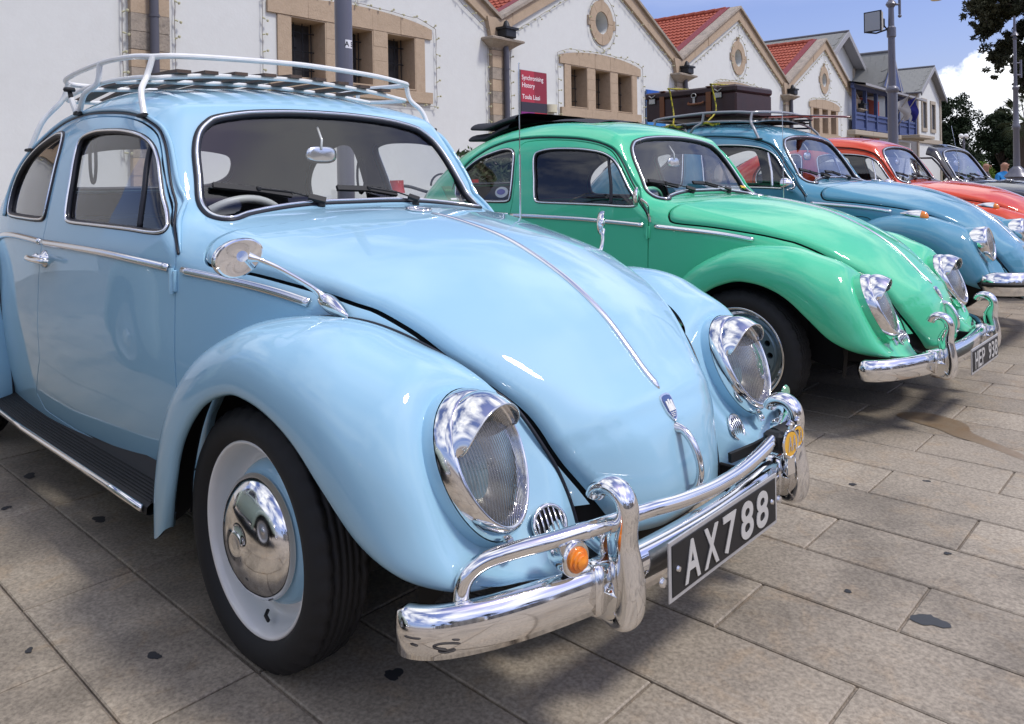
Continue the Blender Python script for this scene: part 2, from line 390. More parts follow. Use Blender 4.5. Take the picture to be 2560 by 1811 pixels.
def flange(V,T,Nn,depth=.012,only=None):
    """turn the open border inward so that the panel has an edge"""
    E_=np.concatenate([T[:,[0,1]],T[:,[1,2]],T[:,[2,0]]]); S_=np.sort(E_,1); U,i0,c_=np.unique(S_,axis=0,return_index=True,return_counts=True)
    B=E_[i0[c_==1]]
    if only is not None: B=B[only(V[B].mean(1))]
    if not len(B): return V,T,Nn
    ids=np.unique(B); o1=len(V); mp={int(a):i for i,a in enumerate(ids)}
    tang=np.zeros((len(ids),3))
    e=V[B[:,1]]-V[B[:,0]]; on=np.cross(e,Nn[B[:,0]]); on/=np.linalg.norm(on,axis=1,keepdims=True)+1e-12
    bi=np.array([[mp[int(a)],mp[int(b)]] for a,b in B]); np.add.at(tang,bi[:,0],on); np.add.at(tang,bi[:,1],on)
    tang/=np.linalg.norm(tang,axis=1,keepdims=True)+1e-12
    A1=V[ids]; A2=V[ids]-Nn[ids]*depth; n1=tang+Nn[ids]*.5; n1/=np.linalg.norm(n1,axis=1,keepdims=True)
    V2=np.concatenate([V,A1,A2]); N2=np.concatenate([Nn,n1,tang]); k=len(ids)
    a=o1+bi[:,0];b=o1+bi[:,1]; T2=np.concatenate([T,np.stack([b,a,a+k],1),np.stack([b,a+k,b+k],1)])
    return V2,T2,N2
def poly_g(poly): 
    return lambda a,b: sd_poly(a,b,poly)
def y_at(x,z,off=0.0):
    """outermost |y| of the hull at (x,z)"""
    x=np.atleast_1d(np.array(x,float)); z=np.atleast_1d(np.array(z,float)); lo=np.zeros_like(x); hi=np.full_like(x,.9)
    for _ in range(30):
        m_=(lo+hi)/2; f_=F(np.stack([x,m_,z],1)); lo=np.where(f_<0,m_,lo); hi=np.where(f_<0,hi,m_)
    return hi
def x_at(y,z,front=True):
    y=np.atleast_1d(np.array(y,float)); z=np.atleast_1d(np.array(z,float)); c0=-1.3; lo=np.full_like(y,c0); hi=np.full_like(y,.75 if front else -3.15)
    for _ in range(30):
        m_=(lo+hi)/2; f_=F(np.stack([m_,y,z],1)); lo=np.where(f_<0,m_,lo); hi=np.where(f_<0,hi,m_)
    return hi
def z_at(x,y):
    x=np.atleast_1d(np.array(x,float)); y=np.atleast_1d(np.array(y,float)); lo=np.full_like(x,.5); hi=np.full_like(x,1.55)
    for _ in range(30):
        m_=(lo+hi)/2; f_=F(np.stack([x,y,m_],1)); lo=np.where(f_<0,m_,lo); hi=np.where(f_<0,hi,m_)
    return hi
def side_path(pts,side=-1,off=.0,n=10,closed=False):
    p=cr(pts,n,closed); y=y_at(p[:,0],p[:,1]); P=np.stack([p[:,0],side*y,p[:,1]],1); g=grad(P); return P+g*off,g
def ws_path(pts,off=0,n=10,front=True,closed=True):
    p=cr(pts,n,closed); x=x_at(p[:,0],p[:,1],front); P=np.stack([x,p[:,0],p[:,1]],1); g=grad(P); return P+g*off,g
# ---------------------------------------------------------------- shared materials
def paint(n,c,dirt=.0):
    return mat('paint_'+n,c,.55,0,1.0,noise=(1.3,.10,tuple(v*.88 for v in c)),coatr=.012,spec=.15)
P_SKY=paint('sky_blue',(.310,.530,.675)); P_GRN=paint('mint_green',(.075,.545,.300)); P_BLU=paint('teal_blue',(.085,.270,.385)); P_ORG=paint('orange_red',(.62,.052,.004)); P_BLK=paint('black',(.012,.012,.014))
CHROME=mat('chrome',(.80,.79,.78),.05,1.0,noise=(9,.14,(.70,.69,.68)),rvar=(18,.13)); CHROME2=mat('polished_trim',(.78,.78,.79),.17,1.0)
RUBBER=mat('black_rubber',(.012,.012,.013),.62); TYRE=mat('tyre_rubber',(.013,.013,.014),.72,bump=(60,.0008)); SEAL=mat('window_seal',(.010,.011,.018),.42)
DARK=mat('underside_dark',(.012,.012,.013),.85); HEADL=mat('headlining',(.075,.073,.075),.9); TRIM=mat('interior_vinyl',(.035,.033,.032),.6,bump=(80,.001)); 
GLASS=glass_mat('window_glass',(.91,.93,.93)); GLASSD=glass_mat('tinted_glass',(.34,.35,.36)); LENS=glass_mat('lamp_glass',(.93,.93,.92))
REFL=mat('lamp_reflector',(.42,.42,.41),.22,1.0); AMBER=mat('amber_lens',(.75,.17,.01),.15,0,.8,noise=(60,.5,(.95,.38,.03))); 
WHITE=mat('white_enamel',(.80,.79,.77),.28,0,.5,noise=(5,.3,(.70,.69,.66))); SILVER=mat('plate_silver',(.55,.55,.56),.4,.5,noise=(30,.6,(.42,.42,.42))); PLATEB=mat('plate_black',(.010,.010,.011),.5)
WOOD=mat('dark_slat_wood',(.095,.062,.045),.6,noise=(14,.7,(.05,.034,.026))); IVORY=mat('grey_steering_plastic',(.58,.59,.56),.35)
# ---------------------------------------------------------------- outlines measured on the body (x,z) or (y,z)
WIN=[(-1.253,1.275),(-1.17,1.288),(-1.05,1.286),(-.94,1.277),(-.833,1.258),(-.767,1.228),(-.722,1.185),(-.680,1.125),(-.640,1.065),(-.603,1.016),(-.588,.992),(-.600,.978),(-.666,.977),(-.80,.984),(-1.039,.991),(-1.188,.996),(-1.222,1.010),(-1.236,1.055),(-1.25,1.13),(-1.268,1.20),(-1.275,1.25)]
QWIN=[(-1.455,1.290),(-1.430,1.255),(-1.420,1.190),(-1.412,1.107),(-1.410,1.03),(-1.425,1.003),(-1.493,.998),(-1.62,1.000),(-1.77,1.004),(-1.852,1.012),(-1.880,1.050),(-1.874,1.120),(-1.82,1.190),(-1.716,1.252),(-1.60,1.286),(-1.514,1.300)]
WS=[(0,1.043),(.12,1.043),(.21,1.040),(.31,1.032),(.416,1.018),(.485,1.006),(.516,1.012),(.528,1.035),(.525,1.075),(.514,1.125),(.497,1.204),(.470,1.262),(.432,1.297),(.395,1.314),(.30,1.332),(.2,1.341),(.1,1.346)]
WSF=WS+[(0,1.347)]+[(-a,b) for a,b in WS[:0:-1]]
RWh=[(0,1.10),(.22,1.10),(.35,1.108),(.41,1.135),(.42,1.175),(.39,1.23),(.33,1.268),(.22,1.288),(.1,1.294)]
RWF=RWh+[(0,1.295)]+[(-a,b) for a,b in RWh[:0:-1]]
DOOR=[(-1.475,.335),(-1.448,.516),(-1.440,.66),(-1.432,.79),(-1.400,.925),(-1.388,1.0),(-1.388,1.1),(-1.398,1.2),(-1.402,1.28),(-1.392,1.325),(-1.34,1.339),(-1.193,1.340),(-1.0,1.325),(-.86,1.299),(-.785,1.268),(-.742,1.228),(-.70,1.170),(-.64,1.085),(-.578,.995),(-.535,.950),(-.512,.90),(-.515,.80),(-.517,.70),(-.516,.583),(-.507,.45),(-.497,.335)]
SEAM=[(-.60,.945),(-.45,.925),(-.405,.903),(-.36,.893),(-.218,.881),(-.091,.865),(.034,.846),(.117,.827),(.174,.811),(.263,.770),(.336,.721),(.403,.673),(.463,.622),(.505,.57),(.532,.524),(.568,.46),(.596,.398),(.612,.35)]
DRIP=[(-1.915,1.00),(-1.925,1.07),(-1.90,1.14),(-1.82,1.235),(-1.70,1.305),(-1.60,1.338),(-1.50,1.357),(-1.35,1.365),(-1.193,1.361),(-1.0,1.345),(-.87,1.321),(-.785,1.290),(-.735,1.248),(-.690,1.190),(-.635,1.107),(-.573,1.013),(-.530,.962),(-.500,.925)]
FI=[(-.44,.640,.25),(-.43,.637,.36),(-.375,.625,.52),(-.27,.602,.665),(-.125,.578,.755),(-.02,.560,.788),(.10,.533,.799),(.20,.494,.784),(.315,.446,.738),(.40,.399,.676),(.463,.359,.625),(.524,.326,.532),(.545,.312,.485),(.560,.298,.43),(.572,.290,.37),(.578,.288,.32)]
FO=[(-.352,.752,.238),(-.300,.766,.37),(-.238,.770,.510),(-.135,.770,.613),(-.015,.768,.664),(.075,.766,.668),(.165,.762,.647),(.245,.754,.603),(.325,.742,.528),(.405,.722,.448),(.490,.695,.405),(.560,.640,.385),(.600,.570,.375),(.625,.490,.360),(.640,.400,.340),(.645,.340,.320)]
def fender_geo(I,O,cx,a1=.10,b1=.13,n=72,m=22,nose=None,lipr=.012):
    k=len(I); Ii=cr(I,8);Oo=cr(O,8); s=np.linspace(0,len(Ii)-1,n); 
    f=lambda A:np.stack([np.interp(s,np.arange(len(A)),A[:,c]) for c in range(3)],1)
    Ii=f(Ii);Oo=f(Oo); G=[]; t=np.linspace(0,1,m)[:,None]
    for i,(p0,p3) in enumerate(zip(Ii,Oo)):
        u=i/(n-1)*(k-1)
        rho=np.array([p3[0]-cx,0,p3[2]-.335]); rho/=np.linalg.norm(rho)
        if nose:
            aa=np.interp(u,nose[0],nose[1]); bb=np.interp(u,nose[0],nose[2]); q=np.interp(u,nose[0],nose[3]); oy=np.interp(u,nose[0],nose[4])
        else: aa,bb,q,oy=a1,b1,.25,.02
        d0=np.array([rho[0]*q,1.0,rho[2]*q]); d0/=np.linalg.norm(d0)
        p1=p0+d0*aa; p2=p3+rho*bb+np.array([0,oy,0])
        G.append((1-t)**3*p0+3*(1-t)**2*t*p1+3*(1-t)*t*t*p2+t**3*p3)
    G=np.array(G)
    tt=np.clip((np.abs(2*t[:,0]-1)-.55)/.45,0,1)**2
    for i in range(10): G[i,:,2]+=.024*tt*(1-i/10)**2
    if nose:   # the wing swells into a flat seat for the lamp
        x,y,z=G[...,0],G[...,1],G[...,2]
        pl=LC[0]+(math.sin(LY)*(y-LC[1])-math.sin(LP)*(z-LC[2])-.026)/(math.cos(LP)*math.cos(LY))
        d=np.hypot((y-LC[1])/.110,(z-LC[2])/.132); w_=np.clip((1.95-d)/.85,0,1); w_=w_*w_*(3-2*w_)
        w_=w_*np.clip((x-.30)/.10,0,1); G[...,0]=x+w_*(pl-x)
    # rolled lip turning inward
    lips=[]
    for i in range(n):
        p=G[i,-1]; d=G[i,-1]-G[i,-2]; d/=np.linalg.norm(d)+1e-9
        rho=np.array([p[0]-cx,0,p[2]-.335]); rho/=np.linalg.norm(rho)
        row=[]
        for a_ in (40,85,130,170): 
            an=R(a_); row.append(p+d*math.sin(an)*lipr-np.array([0,1,0])*(1-math.cos(an))*lipr)
        row.append(row[-1]-d*0.004+np.array([0,-.02,0])+rho*.03)
        lips.append(row)
    return np.concatenate([G,np.array(lips)],1)
FNOSE=([0,2,4,6,7,8,9,10,11,12,15],[.07,.08,.09,.12,.15,.18,.17,.14,.10,.08,.05],[.12,.13,.125,.14,.17,.19,.15,.11,.08,.06,.04],[.1,.2,.35,.45,.6,.6,.4,.3,.3,.3,.3],[.01,.015,.02,.02,.02,.03,.04,.04,.03,.01,0])
LC=(.520,.523,.568); LP,LY=R(24),R(5)   # headlamp centre, lean, toe-in
RI=[(-1.86,.668,.27),(-1.865,.672,.40),(-1.90,.682,.55),(-1.96,.688,.72),(-2.07,.680,.86),(-2.22,.655,.93),(-2.38,.615,.93),(-2.55,.56,.86),(-2.72,.49,.73),(-2.84,.44,.58),(-2.90,.42,.42),(-2.91,.42,.30)]
RO=[(-1.99,.750,.26),(-2.02,.768,.40),(-2.08,.775,.52),(-2.17,.775,.61),(-2.28,.775,.655),(-2.38,.775,.665),(-2.48,.77,.655),(-2.58,.765,.61),(-2.67,.75,.53),(-2.76,.72,.44),(-2.84,.66,.35),(-2.87,.60,.28)]
MC={}
def cached(key,fn):
    if key not in MC: MC[key]=fn()
    return MC[key]
HV,HT,HN=surface_nets(.0125)
print('hull verts',len(HV))
def g_side(poly,side=None):
    def f(V):
        g=sd_poly(V[:,0],V[:,2],poly)
        if side is not None: g=np.maximum(g,-side*V[:,1])
        return g
    return f
def body_shell(removed,extra=None,zmin=.285,V=None):
    V,T,Nn=(HV,HT,HN) if V is None else V
    V,T,Nn=clip(V,T,Nn,zmin-V[:,2])
    for r_ in removed:
        g=r_(V); V,T,Nn=clip(V,T,Nn,-g)
    if extra: V,T,Nn=clip(V,T,Nn,extra(V))
    return V,T,Nn
def region(V,fn):
    return clip(*V,fn(V[0]))
def gWS(d=0): 
    return lambda V: np.where(V[:,0]>-1.2, sd_poly(V[:,1],V[:,2],cr(WSF,4,True))-d, .2)
def gRW(d=0): 
    return lambda V: np.where(V[:,0]<-1.7, sd_poly(V[:,1],V[:,2],cr(RWF,4,True))-d, .2)
def near_side(V): return -(np.abs(V[:,1])-.40)   # only the flanks, not the roof
WINp=cr(WIN,4,True); QWINp=cr(QWIN,4,True); DOORp=cr(DOOR,3,True); SEAMp=np.array(cr(SEAM,4).tolist()+[(.66,.338),(.95,.335),(.95,1.35),(-.60,1.35)])
def gS(poly,d=0): return lambda V: np.maximum(sd_poly(V[:,0],V[:,2],poly)-d, .40-np.abs(V[:,1]))
def gHood(d=0): 
    def f(V):
        a=sd_poly(V[:,0],V[:,2],SEAMp)-d; b=(-.335-.10*(V[:,1]/.6)**2-d)-V[:,0]; r_=.045
        return np.minimum(np.maximum(a,b),-r_)+np.hypot(np.maximum(a+r_,0),np.maximum(b+r_,0))
    return f
def mk(V,T,Nn,fl=.012,only=None):
    if fl: V,T,Nn=flange(V,T,Nn,fl,only)
    return lambda name: mesh(name,V,T.astype(np.int32),Nn)
AF=np.array([(x,z) for x,y,z in FI[:11]]+[(.46,.2),(-.43,.2)]); AR=np.array([(x,z) for x,y,z in RI]+[(-2.9,.2),(-1.87,.2)])
def gArch(V): return np.maximum(np.minimum(sd_poly(V[:,0],V[:,2],AF)+.012,sd_poly(V[:,0],V[:,2],AR)+.012),.38-np.abs(V[:,1]))
def m_body():
    V=body_shell([gS(WINp,-.0),gS(QWINp),gWS(),gRW(),gHood(.0035),gS(DOORp,.0028),gArch]); return mk(*clip(*V,(.285+.14*np.clip((V[0][:,0]-.10)/.15,0,1))-V[0][:,2]),.014)('body')
def m_hood():
    V,T,Nn=region((HV,HT,HN),gHood(-.0035))
    e=np.clip(-gHood(-.0035)(V),0,.04); lift=.010*np.sin(np.pi/2*np.clip(e/.028,0,1)); 
    # two shallow raised pressings each side of the ridge and a soft dish round the handle
    V2=V+Nn*lift[:,None]
    e2=np.clip(1-e/.022,0,1)[:,None]
    # round the rim
    gr=np.zeros_like(V); h=.004
    gf=gHood(-.0035)
    for i in range(3):
        d=np.zeros(3); d[i]=h; gr[:,i]=(gf(V+d)-gf(V-d))/(2*h)
    gr-=Nn*(gr*Nn).sum(1,keepdims=True); gr/=np.linalg.norm(gr,axis=1,keepdims=True)+1e-9
    Nn=Nn+gr*e2*.9; Nn/=np.linalg.norm(Nn,axis=1,keepdims=True)
    return mk(V2,T,Nn,.022)('hood')
def m_door(side):
    V=clip(*clip(HV,HT,HN,-side*HV[:,1]),sd_poly(*(lambda Q:(Q[:,0],Q[:,2]))(clip(HV,HT,HN,-side*HV[:,1])[0]),DOORp)+.0022)
    V=clip(*V,.3-np.abs(V[0][:,1])); V=clip(*V,-sd_poly(V[0][:,0],V[0][:,2],WINp))
    return mk(*V,.016)('door')
def m_glass(fn,off=-.010,name='window'):
    V,T,Nn=region((HV,HT,HN),fn); return mesh(name,V+Nn*off,T.astype(np.int32),Nn)
def m_headlining():
    V,T,Nn=clip(HV,HT,HN,.985-HV[:,2]); V,T,Nn=clip(V,T,Nn,V[:,0]+.60); V,T,Nn=clip(V,T,Nn,-2.75-V[:,0])
    for g in (gS(WINp,.006),gS(QWINp,.006),gWS(.01),gRW(.004)): V,T,Nn=clip(V,T,Nn,-g(V))
    return mesh('headlining',V-Nn*.024,T[:,::-1].astype(np.int32).copy(),-Nn)
def m_lower():
    V,T,Nn=clip(HV,HT,HN,HV[:,2]-.972); V,T,Nn=clip(V,T,Nn,.30-V[:,2]); V,T,Nn=clip(V,T,Nn,V[:,0]+.40)
    return mesh('door_lining',V-Nn*.030,T[:,::-1].astype(np.int32).copy(),-Nn)
def m_bay():
    V,T,Nn=clip(HV,HT,HN,-.45-HV[:,0]); V,T,Nn=clip(V,T,Nn,.30-V[:,2])
    return mesh('inner_structure',V-Nn*.030,T.astype(np.int32),Nn)
def ell(a,b,n=48): 
    t=np.linspace(0,2*np.pi,n,endpoint=False); return np.stack([a*np.cos(t),b*np.sin(t)],1)
# local frame for headlamps: x forward (out of the glass), y, z
def lamp_ring(modern=False):
    n=64; t=np.linspace(0,2*np.pi,n,endpoint=False); 
    def ring(a,b,x,dz=0): 
        w_=a*(1+.10*np.sin(t)); return np.stack([np.full(n,x),w_*np.cos(t),b*np.sin(t)+dz],1)
    rows=[ring(.106,.142,-.055),ring(.107,.143,-.004),ring(.106,.142,.006),ring(.101,.136,.024),ring(.096,.130,.033),ring(.091,.124,.037),ring(.088,.121,.035),ring(.086,.118,.022)]
    if modern: rows=[ring(.098,.104,-.09),ring(.099,.106,-.02),ring(.098,.105,.02),ring(.092,.098,.034),ring(.084,.09,.038),ring(.079,.085,.030)]
    return loft(rows,True)
def lamp_lens(a=.089,b=.121,x0=.030,dome=.026,n=48,k=14,flute=True):
    t=np.linspace(0,2*np.pi,n,endpoint=False); rows=[]
    for i in range(k+1):
        s=i/k; w_=a*(1+.10*np.sin(t))*s; rows.append(np.stack([np.full(n,x0+dome*(1-s*s)),w_*np.cos(t),b*np.sin(t)*s],1))
    return loft(rows,True)
def lamp_bowl(a=.087,b=.119):
    n=40;t=np.linspace(0,2*np.pi,n,endpoint=False);rows=[]
    for i in range(9):
        s=i/8; rows.append(np.stack([np.full(n,-.045+.07*s*s),a*(1+.1*np.sin(t))*s*np.cos(t)*1.0,b*np.sin(t)*s],1))
    return loft(rows,True)
def lamp_visor():
    n=44; t=np.linspace(R(22),R(166),n); rows=[]
    tt=(t-R(22))/R(144)
    prof=np.sin(np.pi*tt)**.62
    for k in range(8):
        s=k/7
        a=.094-.003*s; b=.128-.010*s*s
        x=.036+.062*prof*s; zd=-.032*s*prof*s
        rows.append(np.stack([x,a*(1+.10*np.sin(t))*np.cos(t)*(1-.05*s),b*np.sin(t)+zd],1))
    top=np.array(rows)
    V1,F1=loft(top); bot=top.copy(); bot[:,:,2]-=.0022; bot[:,:,0]-=.0008; V2,F2=loft(bot)
    mb=MB(); mb.add(V1,F1); mb.add(V2,[f[::-1] for f in F2])
    edge=np.array([top[-1],bot[-1]]); V3,F3=loft(edge); mb.add(V3,F3)
    P,Fp=tube(top[-1],.0022,6); mb.add(P,Fp)
    return mb.V,mb.F
BLSEC=[(-.012,.038)]+[(.050*math.cos(t_)**.8-.004,.0445*math.sin(t_)) for t_ in np.linspace(1.45,-1.45,15)]+[(-.012,-.038),(-.014,0)]
BLP=[(.505,.712),(.528,.722),(.553,.717),(.584,.692),(.615,.645),(.645,.580),(.676,.485),(.703,.375),(.719,.25),(.728,.12),(.731,0)]
def blade_path(P=BLP,z=.342):
    h=[(x,-y,z) for x,y in P]; f=h+[(x,-y_,z) for x,y_,z in h[-2::-1]]; return cr(f,6)
def m_blade(sec=BLSEC,rad=1.0,y0=None,P=BLP,z=.342,tip=True):
    p=blade_path(P,z)
    if y0: p=p[(p[:,1]>y0[0])&(p[:,1]<y0[1])]
    n=len(p); r=np.full(n,rad)
    if tip and y0 is None:
        for i,v in enumerate((.04,.30,.50,.65,.76,.85,.91,.96,.985)): r[i]=v*rad; r[-1-i]=v*rad
    U=np.array([0,0,1.]); V,F_=tube(p,r,sec=[(b,-a) for a,b in sec],upv=U); return V,F_
def m_over():
    p=[(.735,.290),(.755,.287),(.772,.294),(.780,.315),(.782,.35),(.777,.39),(.770,.425),(.770,.455),(.773,.485),(.768,.510),(.752,.528),(.730,.533),(.708,.524),(.698,.508)]
    P=cr([(a-.017,0,b) for a,b in p],6); s=np.linspace(0,1,len(P)); bk=np.interp(s,[0,.12,.5,.62,1],[1.2,3.4,3.0,1.5,1.1]); wy=np.interp(s,[0,.15,.35,.55,.7,.85,1],[.026,.031,.029,.023,.026,.029,.027])
    sec0=[(math.cos(t)*.015,math.sin(t)) for t in np.linspace(0,2*np.pi,20,endpoint=False)]
    T=np.gradient(P,axis=0); T/=np.linalg.norm(T,axis=1,keepdims=True); Nn=np.stack([-T[:,2],0*T[:,0],T[:,0]],1)*1.0
    cen=np.array([.728,0,.41]); sg=np.sign(((P-cen)*Nn).sum(1)); sg[sg==0]=1; sg=np.sign(np.median(sg)); Nn*=sg
    rows=[[P[i]+Nn[i]*(a if a>0 else a*bk[i])+np.array([0,b*wy[i]*(1 if a>-.004 else .96),0]) for a,b in sec0] for i in range(len(P))]
    return loft(rows,True)
def tyre_geo(r=.281,w=.075,rb=.203,n=144,tread=True):
    hh=r-rb; pr=[(rb,w*.62),(rb+.10*hh,w*.80),(rb+.27*hh,w*.97),(rb+.47*hh,w*1.0),(rb+.70*hh,w*.95),(r-.013,w*.82),(r-.004,w*.70)]
    gr=[]
    if tread:
        for c in (.60,.36,.12):
            gr+= [(r-.0015*abs(c)*2,w*c+.003),(r-.0015*abs(c)*2,w*(c-.15)+.004),(r-.010,w*(c-.17)+.003),(r-.010,w*(c-.22)+.003)]
        prof=pr+gr; prof=prof+[(a,-b) for a,b in prof[::-1]]
    else: prof=pr+[(r,w*.4),(r,-w*.4)]+[(a,-b) for a,b in pr[::-1]]
    V,F_=lathe(prof,n); V=np.array(V)
    if tread:
        rad=np.hypot(V[:,0],V[:,1]); th=np.arctan2(V[:,1],V[:,0]); m_=(rad>r-.02)&(np.abs(V[:,2])>w*.38); ph=(th/(2*np.pi)*n/2)%1.0
        k=np.where(m_&(ph>.40),.993,1.0)
        k=np.where(m_&(((th/(2*np.pi)*n).round().astype(int))%4==0),.982,1.0); V[:,:2]*=k[:,None]
    V=V[:,[0,2,1]]; V[:,1]*=-1   # axle along -y
    return V.tolist(),F_
def axle(V): V=np.array(V); V=V[:,[0,2,1]]; V[:,1]*=-1; return V.tolist()
def lathe_axle(prof,n=64): V,F_=lathe(prof,n); return axle(V),F_
def wheel(parent,at,side,style,pm):
    """wheel built with its outer face towards -y, turned for the other side"""
    t=empty('wheel',at,0 if side<0 else math.pi); t.parent=parent
    tg=cached('tyre'+style[:3],lambda:mesh('tyre',*tyre_geo(.281,.070,.203 if style!='chrome' else .199)))
    obj('tyre',tg,TYRE,t)
    if style=='classic':
        def m1(): V,F_=lathe_axle([(.2085,.046),(.2095,.052),(.206,.055),(.201,.052),(.196,.040),(.190,.016),(.186,.000),(.176,-.012),(.166,-.014),(.160,-.010),(.155,-.004)],96); return mesh('rim',V,F_)
        obj('rim',cached('rimc',m1),WHITE,t)
        def m2(): V,F_=lathe_axle([(.157,-.006),(.155,.002),(.150,.012),(.140,.022),(.128,.026),(.10,.028),(.0,.028)],96); return mesh('wheel_disc',V,F_)
        obj('wheel_disc',cached('disc',m2),pm,t)
        def m3(): V,F_=lathe_axle([(.1330,.028),(.1345,.036),(.131,.046),(.121,.058),(.101,.072),(.075,.083),(.048,.089),(.030,.091),(.028,.094),(.022,.097),(.018,.095),(.0,.096)],80); return mesh('hubcap',V,F_)
        obj('hubcap',cached('cap',m3),CHROME,t)
        def m4(): 
            mb=MB(); mb.tube([(.0,-.02,-.170),(.012,-.032,-.172),(.030,-.036,-.175)],.0042,8); return mb.mesh('tyre_valve')
        obj('tyre_valve',cached('valve',m4),RUBBER,t)
    elif style=='chrome':
        def m1(): V,F_=lathe_axle([(.2045,.048),(.206,.056),(.203,.060),(.196,.056),(.190,.044),(.187,.028),(.180,.018),(.172,.014),(.166,.006),(.158,-.006),(.150,-.010)],96); return mesh('rim',V,F_)
        obj('rim',cached('rimk',m1),CHROME,t)
        def m2():
            # disc with a ring of round holes
            mb=MB(); n=96; nh=14
            rr=[(.150,-.010),(.146,.000),(.138,.006)]
            V,F_=lathe_axle(rr,n); mb.add(V,F_)
            ring=[]; hr=.0135; rc=.118
            outer=[(.138*math.cos(a),.138*math.sin(a)) for a in np.linspace(0,2*np.pi,n,endpoint=False)]
            inner=[(.096*math.cos(a),.096*math.sin(a)) for a in np.linspace(0,2*np.pi,n,endpoint=False)]
            holes=[[(rc*math.cos(c)+hr*math.cos(a),rc*math.sin(c)+hr*math.sin(a)) for a in np.linspace(0,2*np.pi,12,endpoint=False)] for c in np.linspace(0,2*np.pi,nh,endpoint=False)]
            loops=[outer,inner]+holes; tri=tessellate_polygon([[Vector((a,b,0)) for a,b in l_] for l_ in loops]); pts=[p for l_ in loops for p in l_]
            mb.add([(a,-.008,b) for a,b in pts],tri)
            for h_ in holes:
                V=[(a,-.008,b) for a,b in h_]+[(a,.012,b) for a,b in h_]; mb.add(V,[(i,(i+1)%12,12+(i+1)%12,12+i) for i in range(12)])
            V,F_=lathe_axle([(.096,.008),(.085,.012),(.07,.012),(.0,.012)],n); mb.add(V,F_)
            return mb.mesh('wheel_disc',angle=30)
        obj('wheel_disc',cached('disck',m2),mat('grey_blue_wheel',(.16,.24,.29),.25,.6,.6),t)
        def m3(): V,F_=lathe_axle([(.062,.010),(.060,.030),(.050,.046),(.036,.056),(.032,.060),(.030,.078),(.024,.086),(.0,.088)],48); return mesh('hub_cone',V,F_)
        obj('hub_cone',cached('cone',m3),CHROME,t)
        def m4(): V,F_=lathe_axle([(.013,.010),(.012,.022),(.008,.024),(.008,.036),(.005,.040),(.0,.040)],6); return mesh('lug_nut',V,F_)
        for k in range(5):
            a=2*math.pi*k/5+.35; obj('lug_nut',cached('lug',m4),CHROME,t,loc=(.086*math.cos(a),0,.086*math.sin(a)))
        V=None
    else:
        def m1(): V,F_=lathe_axle([(.2045,.040),(.206,.048),(.198,.046),(.18,.02),(.15,.005),(.10,.02),(.06,.035),(0,.04)],64); return mesh('rim',V,F_)
        obj('rim',cached('rims',m1),SILVER,t)
        def m3(): V,F_=lathe_axle([(.08,.03),(.078,.045),(.05,.055),(0,.06)],40); return mesh('hubcap',V,F_)
        obj('hubcap',cached('caps',m3),CHROME,t)
    def mb_(): V,F_=lathe_axle([(.150,-.012),(.150,-.05),(0,-.05)],32); return mesh('brake_drum',V,F_)
    obj('brake_drum',cached('drum',mb_),DARK,t)
    return t
def hull_normal(p): return grad(np.array([p]))[0]
def frame_rot(nx,zhint=(0,0,1)):
    nx=Vector(nx).normalized(); zh=Vector(zhint); y=zh.cross(nx).normalized(); z=nx.cross(y); return Matrix(((nx.x,y.x,z.x),(nx.y,y.y,z.y),(nx.z,y.z,z.z)))
def on_side(x,z,side,off=0):
    y=y_at([x],[z])[0]; p=np.array([x,side*y,z]); g=hull_normal(p); return p+g*off,g
def on_ws(y,z,off=0):
    x=x_at([y],[z])[0]; p=np.array([x,y,z]); g=hull_normal(p); return p+g*off,g
def on_top(x,y,off=0):
    z=z_at([x],[y])[0]; p=np.array([x,y,z]); g=hull_normal(p); return p+g*off,g
def seal_path(kind,off,n=6):
    if kind=='ws': return ws_path(WSF,off,n)
    if kind=='rw': return ws_path(RWF,off,n,front=False)
from mathutils.bvhtree import BVHTree
FG=fender_geo(FI,FO,0.0,nose=FNOSE,n=110,m=30); RG=fender_geo(RI,RO,-2.40,a1=.09,b1=.15,n=80,m=20)
def side_mesh(G,side,name):
    V,F_=loft(G*np.array([1,side,1])); 
    if side<0: F_=[f[::-1] for f in F_]
    V=np.array(V); return mesh(name,V,F_)
_fv,_ff=loft(FG); FBVH=BVHTree.FromPolygons([Vector(v) for v in _fv],_ff)
def on_fender(y,z):
    h=FBVH.ray_cast(Vector((2,abs(y),z)),Vector((-1,0,0)))
    p,nrm=h[0],h[1]
    if nrm.x<0: nrm=-nrm
    if y<0: p=Vector((p.x,-p.y,p.z)); nrm=Vector((nrm.x,-nrm.y,nrm.z))
    return p,nrm
def mirror_loop(p,s): return [(a,b*s,c) for a,b,c in p]
